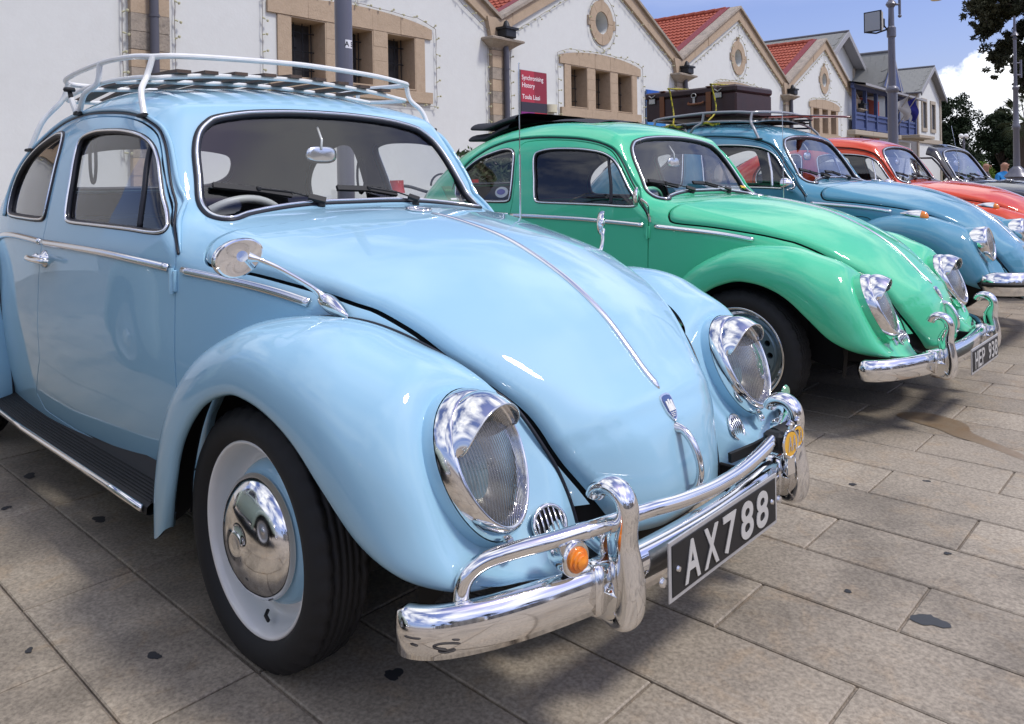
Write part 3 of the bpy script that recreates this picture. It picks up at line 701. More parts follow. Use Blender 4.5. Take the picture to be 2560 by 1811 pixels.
# ---------------------------------------------------------------- the car
def build_car(label,loc,rz,pm,era='old',wheelstyle='classic',visor=True,trimmed=True,roof='steel',rhd=True,glass=None,group=None,plate=None,detail=True,steer=None,cat='car'):
    glass=glass or GLASS
    c=empty('vintage_car',loc,rz,label=label,cat=cat,group='rounded vintage cars parked in a row')
    conv=roof=='soft'
    obj('body',cached('body',m_body),pm,c)
    obj('hood',cached('hood',m_hood),pm,c)
    obj('inner_structure',cached('bay',m_bay),DARK,c); obj('headlining',cached('headl',m_headlining),HEADL,c); obj('door_lining',cached('lower',m_lower),TRIM,c)
    for s in (-1,1):
        d=obj('door',cached('door%d'%s,lambda:m_door(s)),pm,c)
        obj('front_fender',cached('ff%d'%s,lambda:side_mesh(FG,s,'front_fender')),pm,c)
        def liner(G):
            g=G[:,1:-6].copy(); du=np.gradient(g,axis=0); dv=np.gradient(g,axis=1); nn=np.cross(du,dv); nn/=np.linalg.norm(nn,axis=2,keepdims=True)+1e-9
            cen=g.mean((0,1))-np.array([0,.2,.1]); sg=np.sign(((g-cen)*nn).sum(2).mean()); return g-nn*sg*.010
        obj('fender_liner',cached('fl%d'%s,lambda:side_mesh(liner(FG),s,'fender_liner')),DARK,c); obj('fender_liner',cached('rl%d'%s,lambda:side_mesh(liner(RG),s,'fender_liner')),DARK,c)
        obj('rear_fender',cached('rf%d'%s,lambda:side_mesh(RG,s,'rear_fender')),pm,c)
        obj('window_glass',cached('gw%d'%s,lambda:m_glass(lambda V:np.maximum(sd_poly(V[:,0],V[:,2],WINp),.4-s*V[:,1]),-.012,'window_glass')),glass,d)
        obj('quarter_window',cached('gq%d'%s,lambda:m_glass(lambda V:np.maximum(sd_poly(V[:,0],V[:,2],QWINp),.4-s*V[:,1]),-.008,'quarter_window')),glass,c)
        def trim_w(poly,nm,off):
            p,g=side_path(poly,s,off,4,True); return mesh(nm,*tube(p,.0048,6,closed=True,upv=g))
        def seal_w(poly,nm,off,r_=.010):
            p,g=side_path(poly,s,off,4,True); return mesh(nm,*tube(p,r_,8,closed=True,upv=g))
        obj('window_seal',cached('ws%d'%s,lambda:seal_w(WIN,'window_seal',-.006)),SEAL,d); obj('window_trim',cached('wt%d'%s,lambda:trim_w(WIN,'window_trim',.002)),CHROME2,d)
        obj('quarter_seal',cached('qs%d'%s,lambda:seal_w(QWIN,'quarter_seal',-.004,.012)),SEAL,c); obj('quarter_trim',cached('qt%d'%s,lambda:trim_w(QWIN,'quarter_trim',.004)),CHROME2,c)
        def vent():
            p,g=side_path([(-.785,1.236),(-.765,1.16),(-.745,1.08),(-.735,.985)],s,-.012,6); return mesh('vent_post',*tube(p,.0085,8,upv=g))
        obj('vent_post',cached('vp%d'%s,vent),SEAL if era=='old' else CHROME2,d)
        def drip():
            p,g=side_path(DRIP,s,.003,6); w_=np.clip((len(p)-1-np.arange(len(p)))/10,.15,1); return mesh('drip_rail',*tube(p,w_,sec=[(.006,-.005),(.010,0),(.006,.006),(-.006,.007),(-.006,-.007)],upv=g))
        obj('drip_rail',cached('dr%d'%s,drip),pm,c)
        def dripd():
            D_=np.array(DRIP); T_=np.gradient(D_,axis=0); T_/=np.linalg.norm(T_,axis=1,keepdims=True); q=D_+np.stack([T_[:,1],-T_[:,0]],1)*.0085; p,g=side_path(q,s,.0005,6); return mesh('drip_channel',*tube(p,.0042,6,upv=g))
        obj('drip_channel',cached('dd%d'%s,dripd),SEAL,c)
        # piping between fender and body
        def bead():
            P=cr(FI,8); P[:,1]*=s; return mesh('fender_piping',*tube(P+np.array([.002,s*.004,.002]),.0042,6))
        obj('fender_piping',cached('fb%d'%s,bead),SEAL,c)
        def bead2():
            P=cr(RI,8); P[:,1]*=s; return mesh('fender_piping',*tube(P+np.array([0,s*.004,.002]),.0042,6))
        obj('fender_piping',cached('rb%d'%s,bead2),SEAL,c)
        def belt(pts,nm):
            p,g=side_path(pts,s,.002,6); return mesh(nm,*tube(p,1.0,sec=[(0,-.0105),(.005,-.010),(.0085,-.004),(.0085,.004),(.005,.010),(0,.0105)],upv=g))
        if trimmed:
            obj('belt_moulding',cached('b1%d'%s,lambda:belt([(-2.02,.905),(-1.95,.921),(-1.85,.931),(-1.725,.934),(-1.56,.930),(-1.412,.923)],'belt_moulding')),CHROME2,c)
            obj('belt_moulding',cached('b2%d'%s,lambda:belt([(-1.392,.922),(-1.2,.918),(-.91,.909),(-.70,.896),(-.540,.884)],'belt_moulding')),CHROME2,d)
            obj('belt_moulding',cached('b3%d'%s,lambda:belt([(-.478,.879),(-.35,.868),(-.215,.856),(-.1,.842),(-.004,.826)],'belt_moulding')),CHROME2,c)
        def hinge():
            mb=MB()
            for zc_ in (.850,):
                p,g=on_side(-.520,zc_,s,.006); mb.tube([(p[0],p[1],zc_-.034),(p[0],p[1],zc_+.034)],.0075,10)
                mb.box((p[0]+.008,p[1]-s*.004,zc_),(.016,.010,.058),bev=.002); mb.box((p[0]-.010,p[1]-s*.004,zc_),(.018,.010,.030),bev=.002)
            return mb.mesh('door_hinge',angle=35)
        obj('door_hinge',cached('hg%d'%s,hinge),pm,d)
        def dh():
            mb=MB(); p1,g=on_side(-1.475,.868,s,.010); p2,_=on_side(-1.245,.862,s,.014); pm_,_=on_side(-1.37,.866,s,.020)
            P=cr([on_side(-1.475,.868,s,.016)[0],on_side(-1.44,.868,s,.030)[0],on_side(-1.36,.867,s,.036)[0],on_side(-1.29,.865,s,.033)[0],on_side(-1.255,.863,s,.024)[0]],6)
            mb.tube(P,np.interp(np.linspace(0,1,len(P)),[0,.1,.5,.9,1],[.008,.012,.011,.010,.006]),12)
            for xx,rr_ in ((-1.365,.030),(-1.45,.016)):
                q,g=on_side(xx,.867,s,0); fr=np.array(frame_rot(g)); V,F_=lathe([(rr_,0),(rr_*.96,.006),(rr_*.6,.012),(rr_*.45,.026),(0,.03)],24); V=np.array(V)[:,[2,1,0]]@fr.T+q; mb.add(V,F_)
            return mb.mesh('door_handle',angle=50)
        obj('door_handle',cached('dh%d'%s,dh),CHROME,d)
        def rboard():
            mb=MB(); sec=[(.640,.335),(.660,.316),(.685,.306),(.72,.300),(.738,.298),(.748,.290),(.750,.272),(.74,.268),(.65,.28)]
            rows=[[(x,s*a,b+.012*max(0,(-x-1.45)/.3)) for a,b in sec] for x in np.linspace(-1.86,-.455,18)]
            V,F_=loft(rows,True); mb.add(V,F_ if s>0 else [f[::-1] for f in F_])
            for k in range(7):
                a=.678+.0095*k; zz=np.interp(a,[.66,.685,.72,.738],[.316,.306,.300,.298])
                mb.tube([(-1.85,s*a,zz+.012*1.2+.001),(-1.45,s*a,zz+.001),(-.46,s*a,zz+.001)],.0028,6)
            return mb.mesh('running_board',angle=40)
        rb=obj('running_board',cached('rbd%d'%s,rboard),RUBBER,c)
        def rchr():
            return mesh('chrome_strip',*tube([(-1.80,s*.752,.304),(-1.45,s*.753,.291),(-.70,s*.753,.287),(-.475,s*.753,.285)],1.0,sec=[(.009,-.004),(.009,.003),(.004,.008),(-.004,.008),(-.009,.003),(-.009,-.004)] if s<0 else [(.009,.004),(.009,-.003),(.004,-.008),(-.004,-.008),(-.009,-.003),(-.009,.004)],upv=(0,0,1)))
        obj('chrome_strip',cached('rch%d'%s,rchr),CHROME,rb)
        # headlamp
        if era=='old':
            y0_,z0_=LC[1],LC[2]
            hl=empty('headlight'); hl.parent=c
            an=Vector((math.cos(LP)*math.cos(LY),-s*math.sin(LY),math.sin(LP))); fr=frame_rot(an)
            hl.matrix_local=Matrix.Translation((LC[0],s*y0_,z0_))@fr.to_4x4()
            obj('chrome_ring',cached('lring',lambda:mesh('chrome_ring',*lamp_ring())),CHROME,hl)
            obj('lens',cached('llens',lambda:mesh('lens',*lamp_lens())),LENSF,hl)
            obj('reflector',cached('lbowl',lambda:mesh('reflector',*lamp_bowl())),REFL,hl)
            def bulb():
                mb=MB(); mb.lathe([(.0,.032),(.010,.028),(.014,.012),(.013,-.01),(.010,-.03),(0,-.04)],16,axis='x'); return mb.mesh('bulb')
            obj('bulb',cached('lbulb',bulb),LENS,hl)
            if visor: obj('visor',cached('lvis',lambda:mesh('visor',*lamp_visor())),CHROME,hl)
            def scr():
                mb=MB(); mb.box((.006,0,-.155),(.012,.022,.028),bev=.003); mb.lathe([(0,.006),(.006,.004),(.007,0)],12,at=(.012,0,-.157),axis='x'); return mb.mesh('ring_screw',angle=35)
            obj('ring_screw',cached('lscr%d'%s,scr),CHROME,hl)
            def pod():
                # painted bucket blending the ring into the wing
                n=48;t=np.linspace(0,2*np.pi,n,endpoint=False); rows=[]
                for a,x in ((.108,.0005),(.1095,-.008),(.111,-.020),(.114,-.040)):
                    k=a/.108; rows.append(np.stack([np.full(n,x),.108*k*(1+.10*np.sin(t))*np.cos(t),.144*k*np.sin(t)],1))
                return mesh('lamp_bucket',*loft(rows,True))
            obj('lamp_bucket',cached('lpod',pod),pm,hl)
            # horn grille
            pg,ng=on_fender(s*.392,.425); hg=empty('horn_grille'); hg.parent=c; hg.matrix_local=Matrix.Translation(pg)@frame_rot((ng*.5+Vector((.5,0,.08))).normalized()).to_4x4()
            def grl():
                mb=MB(); P=[(.003,.040*math.cos(t),.034*math.sin(t)) for t in np.linspace(0,2*np.pi,36,endpoint=False)]; mb.tube(P,.0045,8,closed=True)
                return mb.mesh('grille_ring')
            obj('grille_ring',cached('grr',grl),CHROME,hg)
            def slats():
                mb=MB()
                for k in range(6):
                    yy=-.030+.012*k; h_=.033*math.sqrt(max(0,1-(yy/.040)**2)); mb.tube([(.003,yy,-h_),(.005,yy,0),(.003,yy,h_)],.0023,6)
                return mb.mesh('grille_bars')
            obj('grille_bars',cached('grs',slats),CHROME2,hg)
            def gb():
                mb=MB(); V,F_=lathe([(0,.0015),(.034,.0015)],32); V=np.array(V)[:,[2,1,0]]*np.array([1,1.15,.98]); mb.add(V,F_); return mb.mesh('grille_back')
            obj('grille_back',cached('grb',gb),DARK,hg)
        else:
            y0_=.53; z0_=.66; pf,_=on_fender(s*y0_,.585); hl=empty('headlight'); hl.parent=c; an=Vector((.985,0,.17)); hl.matrix_local=Matrix.Translation((pf.x+.012,s*y0_,.64))@frame_rot(an).to_4x4()
            obj('chrome_ring',cached('mring',lambda:mesh('chrome_ring',*lamp_ring(True))),CHROME,hl)
            obj('lens',cached('mlens',lambda:mesh('lens',*lamp_lens(.080,.086,.030,.016))),LENSF,hl)
            obj('reflector',cached('mbowl',lambda:mesh('reflector',*lamp_bowl(.078,.083))),REFL,hl)
            def pod2():
                n=48;t=np.linspace(0,2*np.pi,n,endpoint=False); rows=[]
                for a,x in ((.101,-.015),(.103,-.05),(.110,-.10),(.125,-.17),(.14,-.23)):
                    rows.append(np.stack([np.full(n,x),a*np.cos(t),a*1.05*np.sin(t)],1))
                return mesh('lamp_bucket',*loft(rows,True))
            obj('lamp_bucket',cached('mpod',pod2),pm,hl)
            # turn signal on top of the wing
            i=np.argmin(np.abs(FG[:,8,0]-.14)); pt=FG[i,9].copy(); ti=empty('turn_signal'); ti.parent=c; ti.location=(pt[0],s*pt[1],pt[2]-.002); ti.rotation_euler=(0,R(10),0)
            def tsb():
                rows=[]
                for x,a,h_ in ((-.075,.004,.006),(-.05,.016,.018),(-.02,.025,.030),(.02,.030,.040),(.045,.030,.042)):
                    rows.append([(x,a*math.cos(t),h_*max(0,math.sin(t))) for t in np.linspace(-.2,math.pi+.2,12)])
                return mesh('lamp_housing',*loft(rows))
            obj('lamp_housing',cached('tsb',tsb),CHROME,ti)
            def tsl():
                rows=[]
                for x,a,h_ in ((.045,.029,.040),(.065,.028,.037),(.080,.020,.024),(.086,.006,.010)):
                    rows.append([(x,a*math.cos(t),h_*max(0,math.sin(t))) for t in np.linspace(-.1,math.pi+.1,12)])
                return mesh('amber_lens',*loft(rows))
            obj('amber_lens',cached('tsl',tsl),AMBER,ti)
        st=wheelstyle
        for wx in (0,-2.40): wheel(c,(wx,s*.655,.334),s,st,pm)
    # windscreen and rear window
    wsn=obj('windscreen',cached('gws',lambda:m_glass(gWS(),-.006,'windscreen')),GLASS if glass is GLASS else GLASS,c)
    def sealws(): 
        p,g=seal_path('ws',-.002); return mesh('windscreen_seal',*tube(p,1.0,closed=True,sec=[(.007,-.013),(.010,-.006),(.010,.006),(.007,.013),(-.008,.013),(-.008,-.013)],upv=g))
    obj('windscreen_seal',cached('sws',sealws),SEAL,wsn)
    def trws():
        p,g=seal_path('ws',.008); return mesh('windscreen_trim',*tube(p,.0048,8,closed=True,upv=g))
    obj('windscreen_trim',cached('tws',trws),CHROME2,wsn)
    rwn=obj('rear_window',cached('grw',lambda:m_glass(gRW(),-.006,'rear_window')),glass,c)
    def sealrw(): 
        p,g=seal_path('rw',-.002); return mesh('rear_window_seal',*tube(p,.011,8,closed=True,upv=g))
    obj('rear_window_seal',cached('srw',sealrw),SEAL,rwn)
    # hood trim line, crest, handle, badge
    def htrim():
        xs_=np.linspace(-.205,.583,60); z_=z_at(xs_[:50],np.zeros(50)); P=[]
        sel=[q for q in cr(PROF,10) if q[1]>.602 and -.21<q[0]<.60]
        P=[(q[0],0,q[1]) for q in sel]; g=grad(np.array(P)); P=np.array(P)+g*.0095
        w_=np.ones(len(P)); w_[:3]=[.3,.6,.85]; w_[-4:]=[.95,.8,.6,.35]
        return mesh('hood_trim',*tube(P,w_,sec=[(0,-.0105),(.0045,-.0085),(.0075,0),(.0045,.0085),(0,.0105)],upv=g))
    obj('hood_trim',cached('ht',htrim),CHROME2,c)
    p,g=on_top(-.262,0,.010)
    def roundel():
        mb=MB(); mb.tube([(0.003,.038*math.cos(t),.038*math.sin(t)) for t in np.linspace(0,2*np.pi,40,endpoint=False)],.0032,8,closed=True)
        def bar(a,b): mb.tube([(.003,)+a,(.003,)+b],.0028,6)
        bar((-.020,.030),(0,.002)); bar((.020,.030),(0,.002)); bar((-.034,.010),(-.016,-.032)); bar((-.016,-.032),(0,-.003)); bar((0,-.003),(.016,-.032)); bar((.016,-.032),(.034,.010))
        return mb.mesh('hood_badge')
    hb=obj('hood_badge',cached('hbd',roundel),CHROME,c); hb.matrix_local=Matrix.Translation(p)@frame_rot(g,(-1,0,0)).to_4x4()
    crx=.6035; pr=np.array([.604,0,.570]); g=hull_normal(pr); pr=pr+g*.010
    cst=empty('crest'); cst.parent=c; cst.matrix_local=Matrix.Translation(pr)@frame_rot(g).to_4x4()
    sh=[(-.019,.030),(.019,.030),(.020,.0),(.016,-.016),(0,-.034),(-.016,-.016),(-.020,0)]
    def shield(k,x0,x1):
        P=cr(sh,3,True); 
        V=[(x0,a*k,b*k) for a,b in P]+[(x1,a*k*.96,b*k*.96) for a,b in P]; n=len(P); return V,[tuple(range(n,2*n))]+[(i,(i+1)%n,n+(i+1)%n,n+i) for i in range(n)]
    obj('crest_shield',cached('crs',lambda:mesh('crest_shield',*shield(1.0,-.004,.003),smooth=False)),CHROME,cst)
    obj('crest_field',cached('crf',lambda:mesh('crest_field',*shield(.86,.002,.0040),smooth=False)),mat('enamel_blue',(.03,.07,.22),.2,0,1),cst)
    def castle():
        mb=MB()
        for y_,w_,h0,h1 in ((0,.020,-.010,.006),(-.009,.007,-.010,.014),(.009,.007,-.010,.014),(0,.006,.004,.017)): mb.box((.005,y_,(h0+h1)/2),(.002,w_,h1-h0))
        for k in range(3): mb.tube([(.0045,-.010+.004*j,-.0145-.004*k+.0012*(j%2)) for j in range(6-k)],.0009,5)
        return mb.mesh('crest_castle',smooth=False)
    obj('crest_castle',cached('crc',castle),mat('enamel_white',(.75,.75,.72),.3),cst)
    def hhandle():
        mb=MB(); P=cr([(.627,0,.531),(.650,0,.528),(.672,0,.505),(.687,0,.47),(.690,0,.44),(.682,0,.412),(.665,0,.400),(.650,0,.398)],6)
        mb.tube(P,np.interp(np.linspace(0,1,len(P)),[0,.12,.5,.85,1],[.014,.0095,.0085,.010,.016]),12,upv=(0,1,0)); return mb.mesh('hood_handle')
    obj('hood_handle',cached('hh',hhandle),CHROME,c)
    # front bumper
    if era=='old':
        bm=obj('front_bumper',cached('blade',lambda:mesh('front_bumper',*m_blade())),CHROME,c)
        for s in (-1,1):
            obj('bumper_guard',cached('ovr',lambda:mesh('bumper_guard',*m_over())),CHROME,bm,loc=(0,s*.375,0))
            obj('guard_base',cached('gbase',lambda:MB().box((.715,0,.315),(.085,.050,.075),bev=.02).mesh('guard_base',angle=40)),CHROME,bm,loc=(0,s*.375,0))
            obj('guard_collar',cached('col%d'%s,lambda:mesh('guard_collar',*m_blade(rad=1.13,y0=(s*.375-.055,s*.375+.055)))),CHROME,bm)
            def br():
                mb=MB(); mb.box((.62,s*.30,.335),(.18,.012,.045),bev=.003); return mb.mesh('bumper_bracket',angle=35)
            obj('bumper_bracket',cached('brk%d'%s,br),DARK,bm)
    else:
        sec=[(-.010,.060),(.010,.066),(.028,.058),(.036,.034),(.034,.010),(.026,.004),(.026,-.006),(.034,-.012),(.036,-.036),(.026,-.060),(.008,-.066),(-.010,-.06)]
        P2=[(.50,.735),(.56,.735),(.64,.715),(.70,.66),(.745,.56),(.77,.42),(.785,.25),(.79,.1),(.79,0)]
        bm=obj('front_bumper',cached('blade2',lambda:mesh('front_bumper',*m_blade(sec,1.0,None,P2,.435))),CHROME,c)
        def impact(): 
            p=blade_path(P2,.436); p=p[3:-3]; d=p.copy(); g_=np.gradient(p,axis=0); g_/=np.linalg.norm(g_,axis=1,keepdims=True); nn=np.stack([g_[:,1],-g_[:,0],0*g_[:,0]],1); return mesh('impact_strip',*tube(p+nn*.033,1.0,sec=[(.012,-.003),(.008,-.007),(-.008,-.007),(-.012,-.003)],upv=(0,0,1)))
        obj('impact_strip',cached('imp',impact),RUBBER,bm)
    # front apron and valance, floor
    def floor_():
        mb=MB(); mb.box((-1.35,0,.285),(3.1,1.20,.04)); mb.box((.42,0,.33),(.34,.52,.06),bev=.02); 
        for wx in (0,-2.4): mb.tube([(wx,-.62,.334),(wx,.62,.334)],.035,10)
        return mb.mesh('floor_pan',angle=35)
    obj('floor_pan',cached('flr',floor_),DARK,c)
    def arch():
        mb=MB()
        if True:
            if True:
                n=16; t=np.linspace(R(-12),R(192),n); rows=[[(.405*math.cos(a)*q,-y_,.400*math.sin(a)*q) for a in t] for y_,q in ((-.04,.0),(-.04,.95),(.02,1.0),(.06,1.0))]
                V,F_=loft(rows); mb.add(V,F_)
        return mb.mesh('wheel_arch_liner')
    for s in (-1,1):
        for wx in (0,-2.4): obj('wheel_arch_liner',cached('arch',arch),DARK,c,loc=(wx,s*.52,.345),rot=(0,0,0 if s<0 else math.pi))
    # interior
    def dash():
        mb=MB(); rows=[]
        for y_ in np.linspace(-.56,.56,20):
            o=-.05*(y_/.56)**2; rows.append([(-.60+o,y_,1.005),(-.66+o,y_,1.012),(-.70+o,y_,.995),(-.705+o,y_,.94),(-.69+o,y_,.84),(-.66+o,y_,.78)])
        mb.add(*loft(rows)); return mb.mesh('dashboard')
    obj('dashboard',cached('dash',dash),TRIM,c)
    def seats(front):
        mb=MB()
        for y_ in (0,):
            w_=.46 if front else 1.0; x0=-1.20 if front else -1.98
            rows=[]
            for k,(x,z,d_) in enumerate(((x0+.03,.50,.055),(x0,.60,.065),(x0-.04,.74,.06),(x0-.09,.86,.05),(x0-.105,.905,.03),(x0-.108,.915,.006))):
                q=[(x+math.cos(t)*d_,y_+np.sign(math.sin(t))*abs(math.sin(t))**.4*w_/2*(1-.06*k/5-(.10 if k==5 else 0)),z) for t in np.linspace(0,2*np.pi,28,endpoint=False)]; rows.append(q)
            mb.add(*loft(rows,True)); mb.box((x0+.26,y_,.46),(.50,w_,.14),bev=.05)
        return mb
    [obj('front_seat',cached('fs',lambda:seats(True).mesh('front_seat',angle=45)),TRIM,c,loc=(0,q_,0)) for q_ in (-.30,.30)]; obj('rear_seat',cached('rs',lambda:seats(False).mesh('rear_seat',angle=45)),TRIM,c)
    sy=-.33 if rhd else .33
    def swheel():
        mb=MB(); mb.tube([(0,.195*math.cos(t),.195*math.sin(t)) for t in np.linspace(0,2*np.pi,56,endpoint=False)],.0135,10,closed=True)
        mb.tube([(0.012,-.19,.02),(.035,0,0),(.012,.19,.02)],.008,8); mb.lathe([(0,-.01),(.03,-.008),(.034,.02),(.02,.06)],20,axis='x'); mb.tube([(.03,0,0),(.30,0,-.05)],.018,10); return mb.mesh('steering_wheel')
    sw=obj('steering_wheel',cached('swh',swheel),steer or IVORY,c); sw.matrix_local=Matrix.Translation((-.79,sy,.888))@Matrix.Rotation(R(28),4,'Y')
    def imirror():
        mb=MB(); p0,_=on_ws(-.018,1.300,-.02); p1=(-.735,-.031,1.222); mb.tube([tuple(p0+np.array([-.03,0,.012])),tuple((p0+np.array(p1))/2),p1],.0042,8); return mb.mesh('mirror_stalk')
    obj('mirror_stalk',cached('ims',imirror),WHITE,c)
    def imh():
        mb=MB(); rows=[]
        for x,k in ((-.006,.86),(.0,1),(.006,.96),(.009,.7),(.0095,0.02)):
            rows.append([(x,(abs(math.cos(t))**.6)*np.sign(math.cos(t))*.062*k,(abs(math.sin(t))**.7)*np.sign(math.sin(t))*.030*k) for t in np.linspace(0,2*np.pi,32,endpoint=False)])
        mb.add(*loft(rows,True)); return mb.mesh('rear_view_mirror')
    o=obj('rear_view_mirror',cached('imh',imh),CHROME2,c); o.location=(-.745,-.025,1.205)
    # wipers
    def wiper(P):
        mb=MB(); piv,arm,b0,bm_,b1=[np.array(v) for v in P]
        g=hull_normal(bm_); mb.lathe([(.013,0),(.012,.012),(.008,.014),(.008,.026),(0,.027)],14,at=piv,rot=np.array(frame_rot(hull_normal(piv)))@np.array([[0,0,1],[0,1,0],[-1,0,0]]).T if False else None)
        up_=np.array([.35,0,.94]); a0=piv+up_*.022
        mid=arm+g*.018; mb.tube([a0+(a0-mid)*.10,a0,a0*.55+mid*.45],1.0,sec=[(.006,-.009),(.006,.009),(-.004,.010),(-.004,-.010)],upv=g)
        mb.tube([a0*.55+mid*.45,mid,bm_+g*.020],.0026,6)
        mb.tube([b0+g*.010,bm_+g*.013,b1+g*.010],1.0,sec=[(.008,-.005),(.008,.005),(-.010,.006),(-.010,-.006)],upv=np.cross(g,(bm_-b0)/np.linalg.norm(bm_-b0)))
        mb.box(bm_+g*.018,(.014,.014,.014),bev=.003)
        return mb.mesh('wiper',angle=40)
    obj('wiper',cached('wp1',lambda:wiper([(-.549,-.157,1.033),(-.602,-.243,1.072),(-.623,-.482,1.101),(-.611,-.347,1.084),(-.598,-.238,1.067)])),RUBBER,c)
    obj('wiper',cached('wp2',lambda:wiper([(-.530,.215,1.026),(-.592,.177,1.061),(-.608,-.063,1.086),(-.604,.058,1.079),(-.590,.172,1.061)])),RUBBER,c)
    return c
def lensf():
    m=bpy.data.materials.new('fluted_lamp_glass'); m.use_nodes=True; t=m.node_tree; n=t.nodes; l=t.links; n.clear()
    o=n.new('ShaderNodeOutputMaterial'); tr=n.new('ShaderNodeBsdfTransparent'); gl=n.new('ShaderNodeBsdfGlossy'); mx_=n.new('ShaderNodeMixShader'); tcn=n.new('ShaderNodeTexCoord')
    tr.inputs[0].default_value=(.80,.80,.78,1); gl.inputs['Roughness'].default_value=.06; 
    wv=n.new('ShaderNodeTexWave'); wv.wave_type='BANDS'; wv.bands_direction='Y'; wv.inputs['Scale'].default_value=52; wv.inputs['Distortion'].default_value=.8; wv.inputs['Detail'].default_value=2; wv.inputs['Detail Scale'].default_value=.6; l.new(tcn.outputs['Object'],wv.inputs['Vector'])
    bp_=n.new('ShaderNodeBump'); bp_.inputs['Strength'].default_value=.6; bp_.inputs['Distance'].default_value=.002; l.new(wv.outputs[1],bp_.inputs['Height']); l.new(bp_.outputs[0],gl.inputs['Normal']); rf=schlick(n,l,2.4,bp_.outputs[0])
    df=n.new('ShaderNodeBsdfDiffuse'); df.inputs[0].default_value=(.17,.175,.17,1); l.new(bp_.outputs[0],df.inputs['Normal']); m3=n.new('ShaderNodeMixShader')
    cr_=n.new('ShaderNodeMapRange'); cr_.inputs[3].default_value=.20; cr_.inputs[4].default_value=.62; l.new(wv.outputs[1],cr_.inputs[0]); l.new(cr_.outputs[0],m3.inputs[0]); l.new(tr.outputs[0],m3.inputs[1]); l.new(df.outputs[0],m3.inputs[2])
    l.new(rf,mx_.inputs[0]); l.new(m3.outputs[0],mx_.inputs[1]); l.new(gl.outputs[0],mx_.inputs[2]); l.new(mx_.outputs[0],o.inputs[0]); return m
LENSF=lensf()
# ---------------------------------------------------------------- the nearest car
main=build_car('light blue vintage car with a white roof rack and black number plate, nearest the camera',(0,0,0),0,P_SKY)
bm=[o for o in main.children if o.name.startswith('front_bumper')][0]
def crashbar():
    half=[(.585,-.640,.350),(.587,-.641,.385),(.593,-.634,.418),(.609,-.608,.440),(.638,-.565,.452),(.678,-.49,.459),(.718,-.375,.463),(.738,-.29,.463),(.748,-.19,.452),(.753,-.08,.443),(.754,0,.441)]
    P=cr(half+[(x,-y,z) for x,y,z in half[-2::-1]],6); return mesh('crash_bar',*tube(P,.0150,16))
obj('crash_bar',crashbar(),CHROME,bm)
for s in (-1,1):
    for q_ in ([(.725,s*.345,.461),(.732,s*.325,.4625)],[(.700,s*.430,.4605),(.692,s*.447,.460)]): mb=MB(); mb.tube(q_,.0162,16); mb.obj('bar_sleeve',CHROME2,bm)
# number plate
pl=empty('number_plate'); pl.parent=main; pl.location=(.757,-.005,.331)
mb=MB(); mb.box((0,0,0),(.004,.486,.120),bev=.0015); mb.obj('plate_border',SILVER,pl)
mb=MB(); mb.box((.0025,0,0),(.003,.466,.101),bev=.001); mb.obj('plate_face',PLATEB,pl)
GLY=mat('plate_digits',(.50,.49,.47),.5,noise=(40,.35,(.40,.39,.37)))
for ch,yy,w_ in (('A',-.190,.062),('X',-.112,.062),('7',-.030,.060),('8',.052,.060),('8',.128,.060)):
    me=text_mesh(ch,.118,.001,1.0,'LEFT',.0022); xs_=[v.co.x for v in me.vertices]; ys_=[v.co.y for v in me.vertices]; sx=w_/(max(xs_)-min(xs_)); sy_=.083/(max(ys_)-min(ys_))
    for v in me.vertices: v.co=Vector((.0055+v.co.z,yy+(v.co.x-min(xs_))*sx,-.0415+(v.co.y-min(ys_))*sy_))
    me.name='plate_character'; obj('plate_character',me,GLY,pl)
for yy in (-.212,.212):
    mb=MB(); mb.lathe([(.0065,0),(.005,.004),(0,.005)],16,at=(.004,yy,0),axis='x'); mb.obj('plate_screw',CHROME2,pl)
mb=MB(); mb.box((.745,0,.345),(.02,.34,.03),bev=.004); mb.obj('plate_bracket',DARK,bm)
for yy in (-.262,.262):
    mb=MB(); mb.lathe([(.010,0),(.008,.006),(0,.008)],16,at=(.752,yy,.318),axis='x'); mb.obj('plate_bolt',CHROME2,bm)
# amber indicators on the bumper
for n_,(x,y,z) in enumerate(((.700,-.468,.424),(.690,-.345,.408),(.700,.470,.424))):
    t=empty('indicator'); t.parent=main; t.location=(x,y,z); t.rotation_euler=(0,R(2),R(-6))
    mb=MB(); mb.lathe([(.0,-.060),(.016,-.056),(.027,-.040),(.031,-.015),(.032,.0),(.032,.004),(.0295,.008),(.0235,.008)],32,axis='x'); mb.obj('indicator_housing',CHROME,t)
    mb=MB(); mb.lathe([(.0235,.006),(.0225,.012),(.018,.013),(.0175,.018),(.013,.019),(.0125,.023),(.007,.025),(0,.027)],28,axis='x'); mb.obj('amber_lens',AMBER,t)
    mb=MB(); mb.tube([(-.02,0,-.025),(-.02,0,-.062)],.007,8); mb.obj('indicator_stem',DARK,t)
